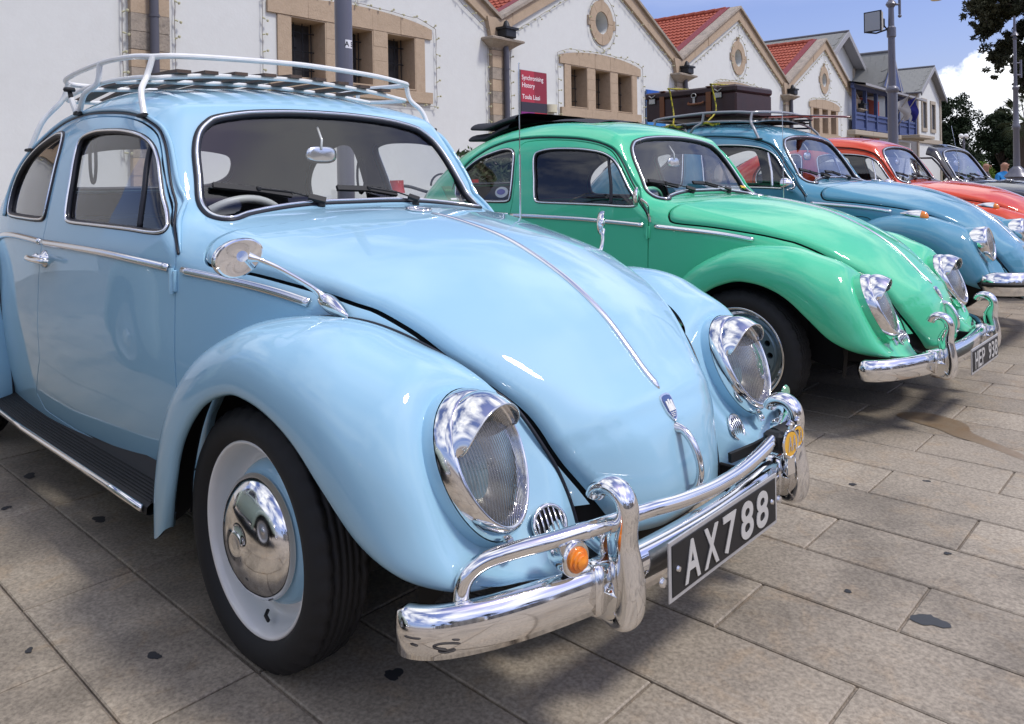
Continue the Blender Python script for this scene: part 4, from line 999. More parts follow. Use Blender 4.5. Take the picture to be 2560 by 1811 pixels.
# black reinforcing bar and bracket by the far guard, with two round club badges
mb=MB(); mb.tube([(.640,.235,.400),(.660,.34,.405),(.720,.452,.448)],1.0,sec=[(.012,-.005),(.012,.005),(-.012,.005),(-.012,-.005)],upv=(0,0,1)); mb.obj('badge_stay',RUBBER,bm)
mb=MB(); mb.box((.742,.270,.455),(.05,.035,.05),bev=.012); mb.tube([(.735,.29,.458),(.745,.355,.462)],.024,14); mb.obj('badge_clamp',RUBBER,bm)
YEL=mat('badge_yellow',(.80,.42,.01),.25,0,1)
for n_,(y_,x_,sc_) in enumerate(((.285,.775,1.0),(.352,.765,.85))):
    t=empty('grille_badge',(x_,y_,.452),R(-8),label=('round yellow club badge clamped to the bumper bar beside the number plate','round yellow badge tucked behind the far bumper guard')[n_],cat='badge'); t.scale=(sc_,)*3
    mb=MB(); P=[(0,.030*math.cos(a),.034*math.sin(a)) for a in np.linspace(0,2*np.pi,32,endpoint=False)]; mb.tube(P,.0035,8,closed=True); mb.box((0,0,-.052),(.005,.030,.045),bev=.002); mb.box((0,0,.042),(.010,.012,.016),bev=.003); mb.tube([(0,-.014,.046),(0,0,.055),(0,.014,.046)],.004,8); mb.obj('badge_frame',CHROME,t)
    mb=MB(); mb.lathe([(0,.002),(.029,.002),(.029,-.002),(0,-.002)],28,axis='x'); mb.obj('badge_disc',YEL,t)
    for a in (-.012,.006): 
        mb=MB(); mb.tube([(.003,a,-.016),(.003,a+.006,.018),(.003,a+.012,-.016)],.0022,6); mb.tube([(.003,a+.002,-.003),(.003,a+.010,-.003)],.0018,6); mb.obj('badge_letter',CHROME2,t)
mb=MB(); P=np.array([(0,.020*math.cos(a),.024*math.sin(a)) for a in np.linspace(0,2*np.pi,24,endpoint=False)])
mb.lathe([(0,.006),(.018,.004),(.021,0),(.018,-.004),(0,-.006)],24,axis='x'); mb.obj('green_badge',mat('badge_green',(.04,.33,.20),.2,0,1,noise=(40,.6,(.35,.5,.3))),None,loc=(.712,.405,.540),label='small green enamel badge on top of the far bumper guard',cat='badge')
mb=MB(); mb.tube([(.735,.400,.49),(.735,.404,.525)],.004,8); mb.obj('badge_post',DARK,bm)
# scuffs and dents rubbed into the near end of the bumper
BB=BVHTree.FromPolygons([v.co for v in bm.data.vertices],[p.vertices for p in bm.data.polygons])
SCF=mat('chrome_scuff',(.045,.04,.038),.7)
for P_ in ([(1081,1617),(1100,1611),(1125,1609),(1152,1610)],[(1081,1618),(1098,1624),(1118,1627)],[(1095,1630),(1115,1632),(1140,1626)],[(1010,1590),(1030,1596),(1052,1598)],[(1025,1610),(1045,1616)],[(1130,1600),(1150,1600)]):
    Q=[]
    for u,v in cr([p+(0,) for p in P_],5)[:,:2]:
        r_=ray(u,v); h=BB.ray_cast(Vector(CAM),Vector(r_).normalized())
        if h[0] is not None: Q.append(np.array(h[0])-r_*.0006)
    if len(Q)>2: obj('scuff_mark',mesh('scuff_mark',*tube(Q,[.0004]+[.0015]*(len(Q)-2)+[.0004],5)),SCF,bm)
# door mirrors
def mirror(label,foot,stem,head,nrm,s):
    t=empty('door_mirror'); t.parent=main; t['label']=label
    mb=MB(); f=np.array(foot); g=hull_normal(f); fr=np.array(frame_rot(g,(1,0,-.35)))
    rows=[]
    for h_,k in ((0,1.0),(.008,.92),(.015,.72),(.020,.40),(.022,.05)):
        rows.append([f+fr@np.array([h_,.016*k*math.sin(a)*(1.15-.35*math.cos(a)),.052*k*math.cos(a)]) for a in np.linspace(0,2*np.pi,28,endpoint=False)])
    mb.add(*loft(rows,True)); mb.obj('mirror_foot',CHROME,t)
    P=cr([f+g*.008+fr@np.array([0,0,-.02])]+[np.array(q) for q in stem],8); mb=MB(); mb.tube(P,np.interp(np.linspace(0,1,len(P)),[0,.25,.8,1],[.013,.0065,.0055,.012]),12); mb.obj('mirror_stem',CHROME,t)
    fr=np.array(frame_rot(nrm)); rows=[]
    for h_,k in ((-.016,.05),(-.0155,.45),(-.012,.80),(-.004,.97),(.004,1.0),(.009,.97),(.010,.90)):
        rows.append([np.array(head)+fr@np.array([-h_,.064*k*math.cos(a)*(1+.10*math.sin(a)),.043*k*math.sin(a)-.006*k*math.cos(a)]) for a in np.linspace(0,2*np.pi,40,endpoint=False)])
    mb=MB(); mb.add(*loft(rows,True)); mb.obj('mirror_shell',CHROME,t)
    mb=MB(); mb.add(*loft([rows[-1],[np.array(head)+fr@np.array([-.009,0,0])]*40],True)); mb.obj('mirror_glass',mat('mirror_silver',(.85,.86,.88),.02,1.0),t)
mirror('oval chrome door mirror on a long stem, on the near side',(.075,-.543,.825),[(.045,-.570,.862),(.025,-.640,.912),(.010,-.680,.936),(-.005,-.704,.945)],(-.022,-.722,.944),(-.97,-.17,.05),-1)
mirror('chrome door mirror on the far side',(.02,.553,.840),[(.0,.58,.872),(-.03,.63,.90),(-.055,.66,.925)],(-.075,.685,.950),(-.83,-.55,.05),1)
# whip aerial on the far wing
mb=MB(); mb.tube([(-.335,.545,.925),(-.335,.545,.95)],.013,12); mb.tube([(-.335,.545,.95),(-.333,.545,1.20)],.0035,8); mb.tube([(-.333,.545,1.20),(-.331,.545,1.528)],.0020,6); mb.lathe([(0,.004),(.004,0),(0,-.004)],8,at=(-.331,.545,1.532)); mb.obj('aerial',CHROME2,main)
# parking sticker inside the screen
stx=empty('parking_sticker'); stx.parent=main
pS,gS_=on_ws(.452,1.066,-.009); frs=frame_rot(gS_); stx.matrix_local=Matrix.Translation(pS)@frs.to_4x4()
mb=MB(); mb.box((0,0,0),(.001,.050,.066)); mb.obj('sticker_card',mat('sticker_green',(.015,.12,.045),.5),stx)
lettering('VIVA',.016,((.0012,-.019,.008),(0,1,0),(0,0,1)),mat('sticker_light',(.10,.35,.15),.5),stx,.0003)
mb=MB(); mb.box((.0008,.006,-.026),(.0012,.030,.008)); mb.obj('sticker_label',WHITE,stx)
# hanging strap loops inside
for (x,y,z) in ((-1.33,-.56,1.20),(-1.30,.55,1.14)):
    mb=MB(); mb.tube([(x+.012*math.sin(2*a),y,z+.075*math.cos(a)-.0) if False else (x+.028*math.sin(a),y,z+.080*math.cos(a)) for a in np.linspace(0,2*np.pi,24,endpoint=False)],.0055,6,closed=True); mb.obj('strap_loop',RUBBER,main)
# items on the parcel shelf
mb=MB(); mb.tube(cr([(-.74,-.10,.955),(-.72,.05,.975),(-.74,.2,.965),(-.73,.3,.955)],6),.016,8); mb.obj('cloth_on_dash',RUBBER,main)
# ---------------------------------------------------------------- roof rack
def rack(parent_loc,rz,label,m,slat=True,n_slats=9):
    t=empty('roof_rack',parent_loc,rz,label=label,cat='roof rack')
    rt_=.0095
    top=[(-.905,-.46,1.520),(-.895,-.30,1.528),(-.89,0,1.535),(-.895,.30,1.526),(-.905,.455,1.513),(-.935,.520,1.508),(-1.05,.545,1.515),(-1.30,.56,1.525),(-1.60,.545,1.510),(-1.74,.50,1.498),(-1.79,.40,1.500),(-1.81,0,1.508),(-1.79,-.40,1.510),(-1.74,-.505,1.512),(-1.62,-.535,1.522),(-1.30,-.540,1.535),(-1.06,-.535,1.528),(-.945,-.512,1.517)]
    mb=MB(); mb.tube(cr(top,6,True),rt_,10,closed=True); mb.obj('top_rail',m,t)
    low=[(-.92,-.46,1.455),(-.915,-.30,1.471),(-.91,0,1.481),(-.915,.30,1.465),(-.92,.46,1.447),(-.95,.515,1.444),(-1.1,.53,1.452),(-1.30,.535,1.462),(-1.6,.525,1.450),(-1.75,.48,1.440),(-1.78,.38,1.445),(-1.79,0,1.455),(-1.78,-.38,1.446),(-1.75,-.50,1.444),(-1.6,-.525,1.458),(-1.30,-.53,1.468),(-1.05,-.525,1.460),(-.945,-.505,1.450)]
    mb=MB(); mb.tube(cr(low,6,True),rt_*.85,10,closed=True); mb.obj('lower_rail',m,t)
    for xx in (-1.20,-1.50):
        mb=MB(); mb.tube(cr([(xx,-.528,1.462),(xx,-.3,1.478),(xx,0,1.488),(xx,.3,1.478),(xx,.53,1.458)],6),rt_*.85,10); mb.obj('cross_bar',m,t)
    for s in (-1,1):
        f=[on_side(-.862,1.318,s,.012)[0],on_side(-1.41,1.362,s,.012)[0],on_side(-1.80,1.25,s,.012)[0]]
        tops=[(-.935,s*.515,1.515),(-1.30,s*.543,1.532),(-1.735,s*.505,1.508)]
        lows=[(-.935,s*.535,1.45),(-1.315,s*.548,1.465),(-1.755,s*.52,1.445)]
        for a,l_,b in zip(tops,lows,f):
            mid=(np.array(l_)+b)/2+np.array([0,s*.012,.012]); mb=MB(); mb.tube(cr([a,l_,mid,b],6),rt_,10); mb.obj('rack_leg',m,t)
            mb=MB(); mb.box(b+np.array([0,s*.004,-.004]),(.050,.016,.012),bev=.004); mb.tube([b+np.array([-.025,s*.008,-.004]),b+np.array([.03,s*.008,-.004])],.006,8); mb.obj('rack_foot',RUBBER,t)
        b=f[1]; mb=MB(); mb.tube([b+np.array([-.004,s*.01,.002]),b+np.array([-.02,s*.02,.05])],.010,10); mb.obj('clamp_body',m,t)
        mb=MB(); mb.tube([b+np.array([-.02,s*.02,.05]),b+np.array([-.025,s*.022,.072])],.008,8); mb.lathe([(0,.016),(.018,.014),(.021,.006),(.018,0),(0,-.002)],8,at=b+np.array([-.027,s*.023,.074])); mb.obj('clamp_knob',RUBBER,t)
    if slat:
        ys_=np.array([-.437,-.345,-.240,-.132,-.030,.073,.172,.272,.372])
        for k,yy in enumerate(ys_):
            w_=.046; rows=[]
            for x in np.linspace(-.885,-1.80,12):
                u=(x+.885)/-.915; z0_=np.interp(yy,[-.45,0,.45],[1.470,1.492,1.468])+.008*math.sin(math.pi*u)*1.2-.02*max(0,u-.7)/.3+rng.normal(0,.0008)
                rows.append([(x,yy-w_/2,z0_-.005),(x,yy+w_/2,z0_-.005),(x,yy+w_/2,z0_+.006),(x,yy-w_/2,z0_+.006)])
            V,F_=loft(rows,True); F_=[f[::-1] for f in F_]+[(0,1,2,3),(44,47,46,45)]
            obj('slat',mesh('slat',V,F_,smooth=False),WOOD,t)
    return t
rack((0,0,0),0,'white tubular roof rack with dark wooden slats on the light blue car',mat('rack_white',(.78,.78,.76),.30,0,.4,noise=(25,.35,(.62,.60,.57))))
# ---------------------------------------------------------------- paving
def stone_mat(name,c,seed=0):
    m=bpy.data.materials.new(name); m.use_nodes=True; t=m.node_tree; n=t.nodes; l=t.links; b=n['Principled BSDF']
    g=n.new('ShaderNodeNewGeometry'); oi=n.new('ShaderNodeObjectInfo')
    n1=n.new('ShaderNodeTexNoise'); n1.inputs['Scale'].default_value=105; n1.inputs['Detail'].default_value=3; n1.inputs['Roughness'].default_value=.7
    n2=n.new('ShaderNodeTexNoise'); n2.inputs['Scale'].default_value=3.1; n2.inputs['Detail'].default_value=7; n2.inputs['Roughness'].default_value=.62
    n3=n.new('ShaderNodeTexNoise'); n3.inputs['Scale'].default_value=11; n3.inputs['Detail'].default_value=6; n3.inputs['Roughness'].default_value=.6; n3.inputs['Distortion'].default_value=.6
    n4=n.new('ShaderNodeTexVoronoi'); n4.inputs['Scale'].default_value=95
    for q in (n1,n2,n3,n4): l.new(g.outputs['Position'],q.inputs['Vector'])
    def ramp(src,a,b_,c0,c1):
        r=n.new('ShaderNodeValToRGB'); r.color_ramp.elements[0].position=a; r.color_ramp.elements[1].position=b_; r.color_ramp.elements[0].color=tuple(c0)+(1,); r.color_ramp.elements[1].color=tuple(c1)+(1,); l.new(src,r.inputs[0]); return r.outputs[0]
    def mul(a,b_,f=1.0):
        x=n.new('ShaderNodeMix'); x.data_type='RGBA'; x.blend_type='MULTIPLY'; x.inputs[0].default_value=f; l.new(a,x.inputs[6]); l.new(b_,x.inputs[7]); return x.outputs[2]
    base=ramp(n2.outputs[0],.30,.72,tuple(v*.80 for v in c),tuple(v*1.16 for v in c))
    warm=n.new('ShaderNodeMix'); warm.data_type='RGBA'; warm.inputs[7].default_value=(c[0]*1.15,c[1]*.98,c[2]*.78,1); l.new(base,warm.inputs[6])
    mr=n.new('ShaderNodeMapRange'); mr.inputs[1].default_value=.52; mr.inputs[2].default_value=.75; mr.inputs[4].default_value=.55; l.new(n3.outputs[0],mr.inputs[0]); l.new(mr.outputs[0],warm.inputs[0])
    cur=mul(warm.outputs[2],ramp(n1.outputs[0],.33,.66,(.66,.64,.62),(1.22,1.20,1.17)))
    cur=mul(cur,ramp(n4.outputs[0],.0,.16,(.55,.53,.52),(1,1,1)),.45)
    st=n.new('ShaderNodeTexNoise'); st.inputs['Scale'].default_value=1.6; st.inputs['Detail'].default_value=9; st.inputs['Roughness'].default_value=.7; l.new(g.outputs['Position'],st.inputs['Vector'])
    cur=mul(cur,ramp(st.outputs[0],.36,.50,(.62,.62,.63),(1,1,1)),.8)
    # each slab a little lighter or darker
    mp=n.new('ShaderNodeMapRange'); mp.inputs[3].default_value=.86; mp.inputs[4].default_value=1.12; l.new(oi.outputs['Random'],mp.inputs[0])
    vv=n.new('ShaderNodeVectorMath'); vv.operation='SCALE'; l.new(cur,vv.inputs[0]); l.new(mp.outputs[0],vv.inputs['Scale']); l.new(vv.outputs[0],b.inputs['Base Color'])
    b.inputs['Roughness'].default_value=.68; b.inputs['Specular IOR Level'].default_value=.35
    bp_=n.new('ShaderNodeBump'); bp_.inputs['Strength'].default_value=.55; bp_.inputs['Distance'].default_value=.0012; l.new(n1.outputs[0],bp_.inputs['Height']); l.new(bp_.outputs[0],b.inputs['Normal'])
    return m
SLAB=stone_mat('granite_slab',(.325,.283,.226)); JOINT=mat('sandy_joint',(.085,.062,.042),.95,noise=(70,.8,(.16,.13,.10)),noise2=(4,.6,(.045,.035,.025)))
obj('ground',mesh('ground',[(-90,-60,-.012),(60,-60,-.012),(60,120,-.012),(-90,120,-.012)],[(0,1,2,3)],smooth=False),JOINT,kind='structure')
pv=empty('pavement',(0,0,0),kind='structure')
bnd=[.172+.2725*k for k in range(0,150)]; low=[.172-.2795*k for k in range(1,110)]; ys=sorted(low+bnd)
slabs=[]
def slabgeo(x0,x1,y0,y1,h=0.0):
    g=.0032; x0+=g;x1-=g;y0+=g;y1-=g; c=.003; z=h
    V=[(x0,y0,z-c),(x1,y0,z-c),(x1,y1,z-c),(x0,y1,z-c),(x0+c,y0+c,z),(x1-c,y0+c,z),(x1-c,y1-c,z),(x0+c,y1-c,z),(x0,y0,z-.025),(x1,y0,z-.025),(x1,y1,z-.025),(x0,y1,z-.025)]
    return V,[(4,5,6,7),(0,1,5,4),(1,2,6,5),(2,3,7,6),(3,0,4,7),(8,9,1,0),(9,10,2,1),(10,11,3,2),(11,8,0,3)]
for k in range(len(ys)-1):
    y0,y1=ys[k],ys[k+1]; kk=int(round((y0-.172)/.2725)) if y0>=.17 else -int(round((.172-y0)/.2795))
    off=.625 if kk%2==0 else .965
    off+= {-3:-.33,-4:-.0,-5:.0}.get(kk,0)
    for j in range(-42,40):
        x0=off+.695*j; x1=x0+.695
        if x1<-22 or x0>20: continue
        c_=np.array([(x0+x1)/2,(y0+y1)/2,0]); d=c_-CAM; dep=d@fw
        u=CX+FPX*(d@rt)/dep if dep>.3 else -9999; v=CY-FPX*(d@up)/dep if dep>.3 else 9999
        vis=dep>.3 and -350<u<2900 and v<2250
        slabs.append((np.linalg.norm(d[:2]) if vis else 100+np.linalg.norm(d[:2]),x0,x1,y0,y1,vis))
slabs.sort(); mbS=MB()
for i,(d,x0,x1,y0,y1,vis) in enumerate(slabs):
    hh=rng.normal(0,.0006)
    if i<295:
        V,F_=slabgeo(0,(x1-x0)*.95,0,(y1-y0)*.95,hh); V=np.array(V)-np.array([(x1-x0)/2,(y1-y0)/2,0])*.95; me=mesh('slab',V,F_,smooth=False); obj('slab',me,SLAB,pv,loc=gp((x0+x1)/2,(y0+y1)/2))
    elif d<100 and d<32 or d<108: mbS.add(*slabgeo(x0*.95+.0789,x1*.95+.0789,y0*.95-.0783,y1*.95-.0783,GZ+hh))
mbS.obj('paving_slabs',SLAB,pv,smooth=False,kind='stuff')
far=mesh('far_paving',[(-90,-60,GZ-.008),(60,-60,GZ-.008),(60,120,GZ-.008),(-90,120,GZ-.008)],[(0,1,2,3)],smooth=False)
obj('far_paving',far,stone_mat('far_granite',(.25,.215,.175)),pv)
bpy.data.objects['ground'].location.z=GZ-.004
# stains, gum and a dried puddle
def splat(name,x,y,r_,m,n=26,ax=1.0,seed=1,h=.0012,**k):
    rg=np.random.default_rng(seed); a=np.linspace(0,2*np.pi,n,endpoint=False); rr=r_*(1+.22*np.sin(2*a+rg.random()*6)+.12*np.sin(3*a+rg.random()*6)+rg.normal(0,.07,n))
    x,y,_=gp(x,y); h=h+GZ; V=[(x+rr[i]*math.cos(a[i])*ax,y+rr[i]*math.sin(a[i]),h) for i in range(n)]+[(x,y,h+.0004)]
    return obj(name,mesh(name,V,[(i,(i+1)%n,n) for i in range(n)]),m,**k)
GUML=['dark gum spot beside the running board end','black mark on the slab below the near bumper corner','gum spot near the left edge beyond the running board','smaller gum spot nearest the left edge','tiny gum spot at the left edge of the paving','faint gum spot left of the near front tyre','tiny dark fleck on the large slab at lower left','small dark fleck between plate and tar spot','grey gum spot right of the far bumper guard','small gum spot beyond the far bumper guard','faint grey gum spot at the right edge','tiny gum fleck on the middle right slabs']
GUM=mat('old_gum',(.030,.030,.033),.7); 
splat('stain',1.01,.54,.027,mat('tar_stain',(.035,.036,.040),.45),ax=1.35,seed=3,label='dark grey tar spot on the paving slab at the lower right',cat='stain')
for k,(x,y,r_) in enumerate(((-1.21,-.60,.020),(.18,-.47,.017),(-1.84,-.63,.021),(-1.56,-.78,.013),(-1.66,-.86,.010),(-.30,-.80,.013),(-.55,-.99,.008),(.81,.55,.008),(.56,1.30,.010),(.75,1.50,.009),(1.30,.35,.010),(.95,.95,.008))):
    splat('chewing_gum',x,y,r_,GUM,ax=1.3,seed=20+k,label=GUML[k],cat='stain',group='gum spots on the paving')
RUST=mat('rusty_water_stain',(.235,.155,.085),.40,noise=(9,.9,(.27,.215,.15)),noise2=(90,.4,(.14,.09,.05)))
a=[(.42,2.30),(.50,2.38),(.62,2.36),(.70,2.30),(.74,2.20),(.82,2.13),(.93,2.05),(1.02,1.97),(1.08,1.90),(1.03,1.92),(.93,1.98),(.80,2.06),(.70,2.10),(.62,2.16),(.52,2.20),(.44,2.24)]
pc=[gp(x,y)[:2] for x,y in cr(a,4,True)]; obj('puddle',mesh('puddle',[(x,y,GZ+.0015) for x,y in pc],tessellate_polygon([[Vector((x,y,0)) for x,y in pc]]),smooth=False),RUST,label='rust coloured damp stain on the paving beyond the green car bumper',cat='stain')
# ---------------------------------------------------------------- the white warehouses
TH=R(2.3); P0=np.array([-9.747,.939,0]); tt_=np.array([-math.sin(TH),math.cos(TH),0]); RZ=math.atan2(tt_[1],tt_[0])
def fpos(s,y=0,z=0): 
    n_=np.array([math.cos(TH),math.sin(TH),0]); return P0+tt_*s-n_*y+np.array([0,0,z])
PLAST=mat('white_plaster',(.66,.675,.65),.85,noise=(1.1,.35,(.585,.595,.57)),noise2=(6,.14,(.50,.49,.46)),bump=(22,.003)); 
SAND=mat('sandstone',(.43,.325,.225),.88,noise=(7,.6,(.33,.245,.165)),noise2=(38,.40,(.50,.40,.29)),bump=(30,.010))
SANDW=mat('weathered_stone',(.36,.30,.24),.9,noise=(5,.8,(.16,.14,.12)),noise2=(26,.5,(.45,.39,.31)),bump=(25,.012))
TILE=mat('red_roof_tile',(.33,.070,.035),.75,noise=(9,.5,(.22,.045,.025)),noise2=(1.4,.4,(.40,.11,.06))); VERGE=mat('dark_red_verge',(.20,.028,.032),.6)
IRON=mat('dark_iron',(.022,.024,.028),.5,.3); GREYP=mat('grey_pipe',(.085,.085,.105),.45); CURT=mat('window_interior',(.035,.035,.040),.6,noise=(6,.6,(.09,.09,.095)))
CABLE=mat('light_string_cable',(.28,.26,.24),.7); BULB=mat('string_bulb',(.50,.48,.30),.3)
def poly_prism(pts,y0,y1):
    """pts (x,z) counter-clockwise seen from the street; solid between y0 (front) and y1"""
    n=len(pts); V=[(x,y0,z) for x,z in pts]+[(x,y1,z) for x,z in pts]
    return V,[tuple(range(n)),tuple(range(2*n-1,n-1,-1))]+[(i,n+i,n+(i+1)%n,(i+1)%n) for i in range(n)]
def stone(parent,pts,y0,y1,m=SAND,name='stone'): 
    V,F_=poly_prism(pts,y0,y1); return obj(name,mesh(name,V,F_,smooth=False),m,parent)
def string_light(parent,paths,nm='string_lights',gap=.28,**k):
    mb=MB(); bl=MB()
    for pth in paths:
        p=np.array(pth,float); seg=np.linalg.norm(np.diff(p,axis=0),axis=1); L_=np.concatenate([[0],np.cumsum(seg)]); q=np.linspace(0,L_[-1],max(3,int(L_[-1]/.14)+1))
        P=np.stack([np.interp(q,L_,p[:,i]) for i in range(3)],1); P[:,2]+=rng.normal(0,.006,len(P)); P[:,0]+=rng.normal(0,.006,len(P)); mb.tube(P,.0065,5)
        for x in np.arange(.1,L_[-1],gap):
            c_=np.array([np.interp(x,L_,p[:,i]) for i in range(3)]); dd=np.array([rng.normal(.05,.02),-.035,rng.normal(.0,.03)]); bl.tube([c_,c_+dd*.6],.012,6); bl.lathe([(0,.022),(.02,.012),(.023,0),(.014,-.02),(0,-.024)],7,at=c_+dd)
    o=mb.obj('light_cable',CABLE,parent,kind='stuff'); bl.obj('light_bulbs',BULB,parent,kind='stuff')
def bay(c,s0,s1,label,tiles=True,lights=True,circle=True):
    T=empty('gabled_warehouse',tuple(fpos(c)),RZ,label=label,cat='building',group='white gabled warehouses behind the cars')
    a,b=s0-c,s1-c
    outer=[(a,0),(b,0),(b,4.36),(0,6.50),(a,4.36)]
    holes=[[(x0,2.90),(x0,3.93),(x1,3.93),(x1,2.90)] for x0,x1 in ((-1.40,-.68),(-.36,.36),(.68,1.40))]
    circ=[(.29*math.cos(t),5.14+.285*math.sin(t)) for t in np.linspace(0,2*np.pi,28,endpoint=False)][::-1]
    hs_=holes+[circ]; loops=[outer]+hs_; pts=[p for l_ in loops for p in l_]; tri=tessellate_polygon([[Vector((p[0],p[1],0)) for p in l_] for l_ in loops])
    mb=MB(); mb.add([(x,0,z) for x,z in pts],[tuple(t) for t in tri])
    for h in hs_:
        n_=len(h); V=[(x,0,z) for x,z in h]+[(x,.46,z) for x,z in h]; mb.add(V,[(i,(i+1)%n_,n_+(i+1)%n_,n_+i) for i in range(n_)])
    me=mb.mesh('wall',smooth=False); bm_=bmesh.new(); bm_.from_mesh(me); bmesh.ops.recalc_face_normals(bm_,faces=bm_.faces); bm_.to_mesh(me); bm_.free()
    obj('wall',me,PLAST,T)
    # reveals in stone
    rv=MB()
    for h in holes:
        x0,x1=h[0][0],h[2][0]
        rv.box((x0+.012,.21,3.415),(.024,.48,1.03)); rv.box((x1-.012,.21,3.415),(.024,.48,1.03)); rv.box(((x0+x1)/2,.21,3.918),(x1-x0-.05,.48,.024)); rv.box(((x0+x1)/2,.21,2.912),(x1-x0-.05,.48,.024))
    rv.obj('window_reveal',SAND,T,smooth=False,kind='stuff')
    for h in holes:
        x0,x1=h[0][0]+.024,h[2][0]-.024; w_=empty('window'); w_.parent=T
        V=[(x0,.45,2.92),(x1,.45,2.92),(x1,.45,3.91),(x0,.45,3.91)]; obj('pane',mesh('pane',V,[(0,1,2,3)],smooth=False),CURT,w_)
        g=MB()
        for xx in np.linspace(x0+.08,x1-.06,4): g.tube([(xx,.30,2.93),(xx,.30,3.90)],.011,6)
        for zz in (3.10,3.42,3.74): g.tube([(x0,.30,zz),(x1,.30,zz)],.011,6)
        for zz in (3.0,3.25,3.5,3.7): g.box(((x0+x1)/2+.02,.44,zz),(.10,.012,.025))
        g.box(((x0+x1)/2-.05,.44,3.41),(.045,.012,.98))
        g.obj('window_grille',IRON,w_)
    pr=-.035
    # surround: lintel, jambs, mullions, sill
    top=lambda x:4.12+.19*(1-(abs(x)/1.83)**2)**.8 if abs(x)<1.83 else 4.12
    xs_=[-1.83,-1.05,-.36,.34,1.02,1.83]
    for i in range(5):
        x0,x1=xs_[i]+.003,xs_[i+1]-.003; n_=6; P=[(x0,3.932),(x1,3.932)]+[(x,top(x)) for x in np.linspace(x1,x0,n_)]
        stone(T,P,pr-.01+rng.normal(0,.002),.02,name='lintel_stone')
    for x0,x1 in ((-1.64,-1.40),(-.68,-.36),(.36,.68),(1.40,1.64)):
        zz=[2.885,3.12,3.38,3.64,3.93] if abs(x0)<1 else [2.885,3.93]
        for j in range(len(zz)-1): stone(T,[(x0+.001,zz[j]+.002),(x1-.001,zz[j]+.002),(x1-.001,zz[j+1]-.002),(x0+.001,zz[j+1]-.002)],pr+rng.normal(0,.002),.02,name='jamb_stone')
    for x0,x1 in ((-1.81,-.55),(-.545,.60),(.605,1.81)): stone(T,[(x0,2.67),(x1,2.67),(x1,2.882),(x0,2.882)],pr-.03,.02,name='sill_stone')
    if True:
        n_=10; rad=.57
        for k in range(8):
            t0=2*math.pi*k/8+.01; t1=2*math.pi*(k+1)/8-.01; P=[(.295*math.cos(t),5.14+.29*math.sin(t)) for t in np.linspace(t1,t0,5)]+[(rad*.93*math.cos(t),5.14+rad*math.sin(t)) for t in np.linspace(t0,t1,5)]
            stone(T,P,pr,.02,name='voussoir')
        stone(T,[(-.62,5.02),(-.50,5.02),(-.50,5.26),(-.62,5.26)],pr,.02,name='voussoir'); stone(T,[(.50,5.02),(.62,5.02),(.62,5.26),(.50,5.26)],pr,.02,name='voussoir'); stone(T,[(-.09,5.70),(.09,5.70),(.09,5.84),(-.09,5.84)],pr,.02,name='voussoir')
        mbl=MB()
        for zz in (5.0,5.08,5.16,5.24): mbl.box((0,.40,zz),(.6,.02,.045))
        mbl.obj('louvre',IRON,T,smooth=False); V=[(x,.458,z) for x,z in circ]; obj('roundel_back',mesh('roundel_back',V,[tuple(range(len(V)))],smooth=False),CURT,T)
    # raking coping
    for sgn,e in ((-1,a),(1,b)):
        k=9
        for i in range(k):
            f0,f1=i/k,(i+1)/k; X0=e*(1-f0);X1=e*(1-f1); lo=lambda X:6.42-(6.42-4.33)*abs(X/e); hi=lambda X:6.80-(6.80-4.62)*abs(X/e)
            P=[(X0,lo(X0)),(X1,lo(X1)),(X1,hi(X1)),(X0,hi(X0))]
            if sgn>0: P=P[::-1]
            g_=.004*sgn; P=[(x+(g_ if j in ((0,3) if sgn<0 else (0,3)) else -g_)*-1*0,z) for j,(x,z) in enumerate(P)]
            stone(T,P,-.075+rng.normal(0,.003),.03,SAND,name='coping_stone')
        P=[(e,4.62),(0,6.80),(0,6.88),(e*1.0,4.70)]; 
        if sgn>0: P=P[::-1]
        stone(T,P,-.15,.25,SANDW,name='coping_slab')
    # roof planes with tiles
    for sgn,e in ((-1,a),(1,b)):
        if sgn>0 and not tiles: continue
        L_=math.hypot(e,6.72-4.55); nr=14; rows=[]; depth=9.0; ncol=60
        V=[];F_=[]
        for i in range(nr):
            f0=i/nr; f1=(i+1)/nr+.012
            x0=e*(1-f0);x1=e*(1-f1); z0_=4.58+(6.78-4.58)*f0+.055; z1_=4.58+(6.78-4.58)*f1+.005
            o=len(V)
            for j in range(ncol*3+1):
                y_=.42+depth*j/(ncol*3); wv=.022*math.cos(2*math.pi*j/3)
                V+= [(x0,y_,z0_+wv-.05),(x0,y_,z0_+wv),(x1,y_,z1_+wv*.7)]
            for j in range(ncol*3):
                q=o+3*j; F_+= [(q,q+3,q+4,q+1),(q+1,q+4,q+5,q+2)]
        obj('roof_tiles',mesh('roof_tiles',V,F_,smooth=False),TILE,T,kind='stuff')
        P=[(e,4.60),(0,6.80),(0,6.90),(e,4.70)]; 
        if sgn>0: P=P[::-1]
        stone(T,P,.26,.55,VERGE,name='verge_board')
    mr=MB()
    for j in range(24): mr.tube([(0,.4+.38*j,6.83),(0,.4+.38*(j+1)-.02,6.80)],[.10,.115],8)
    mr.obj('ridge_tiles',TILE,T,kind='stuff')
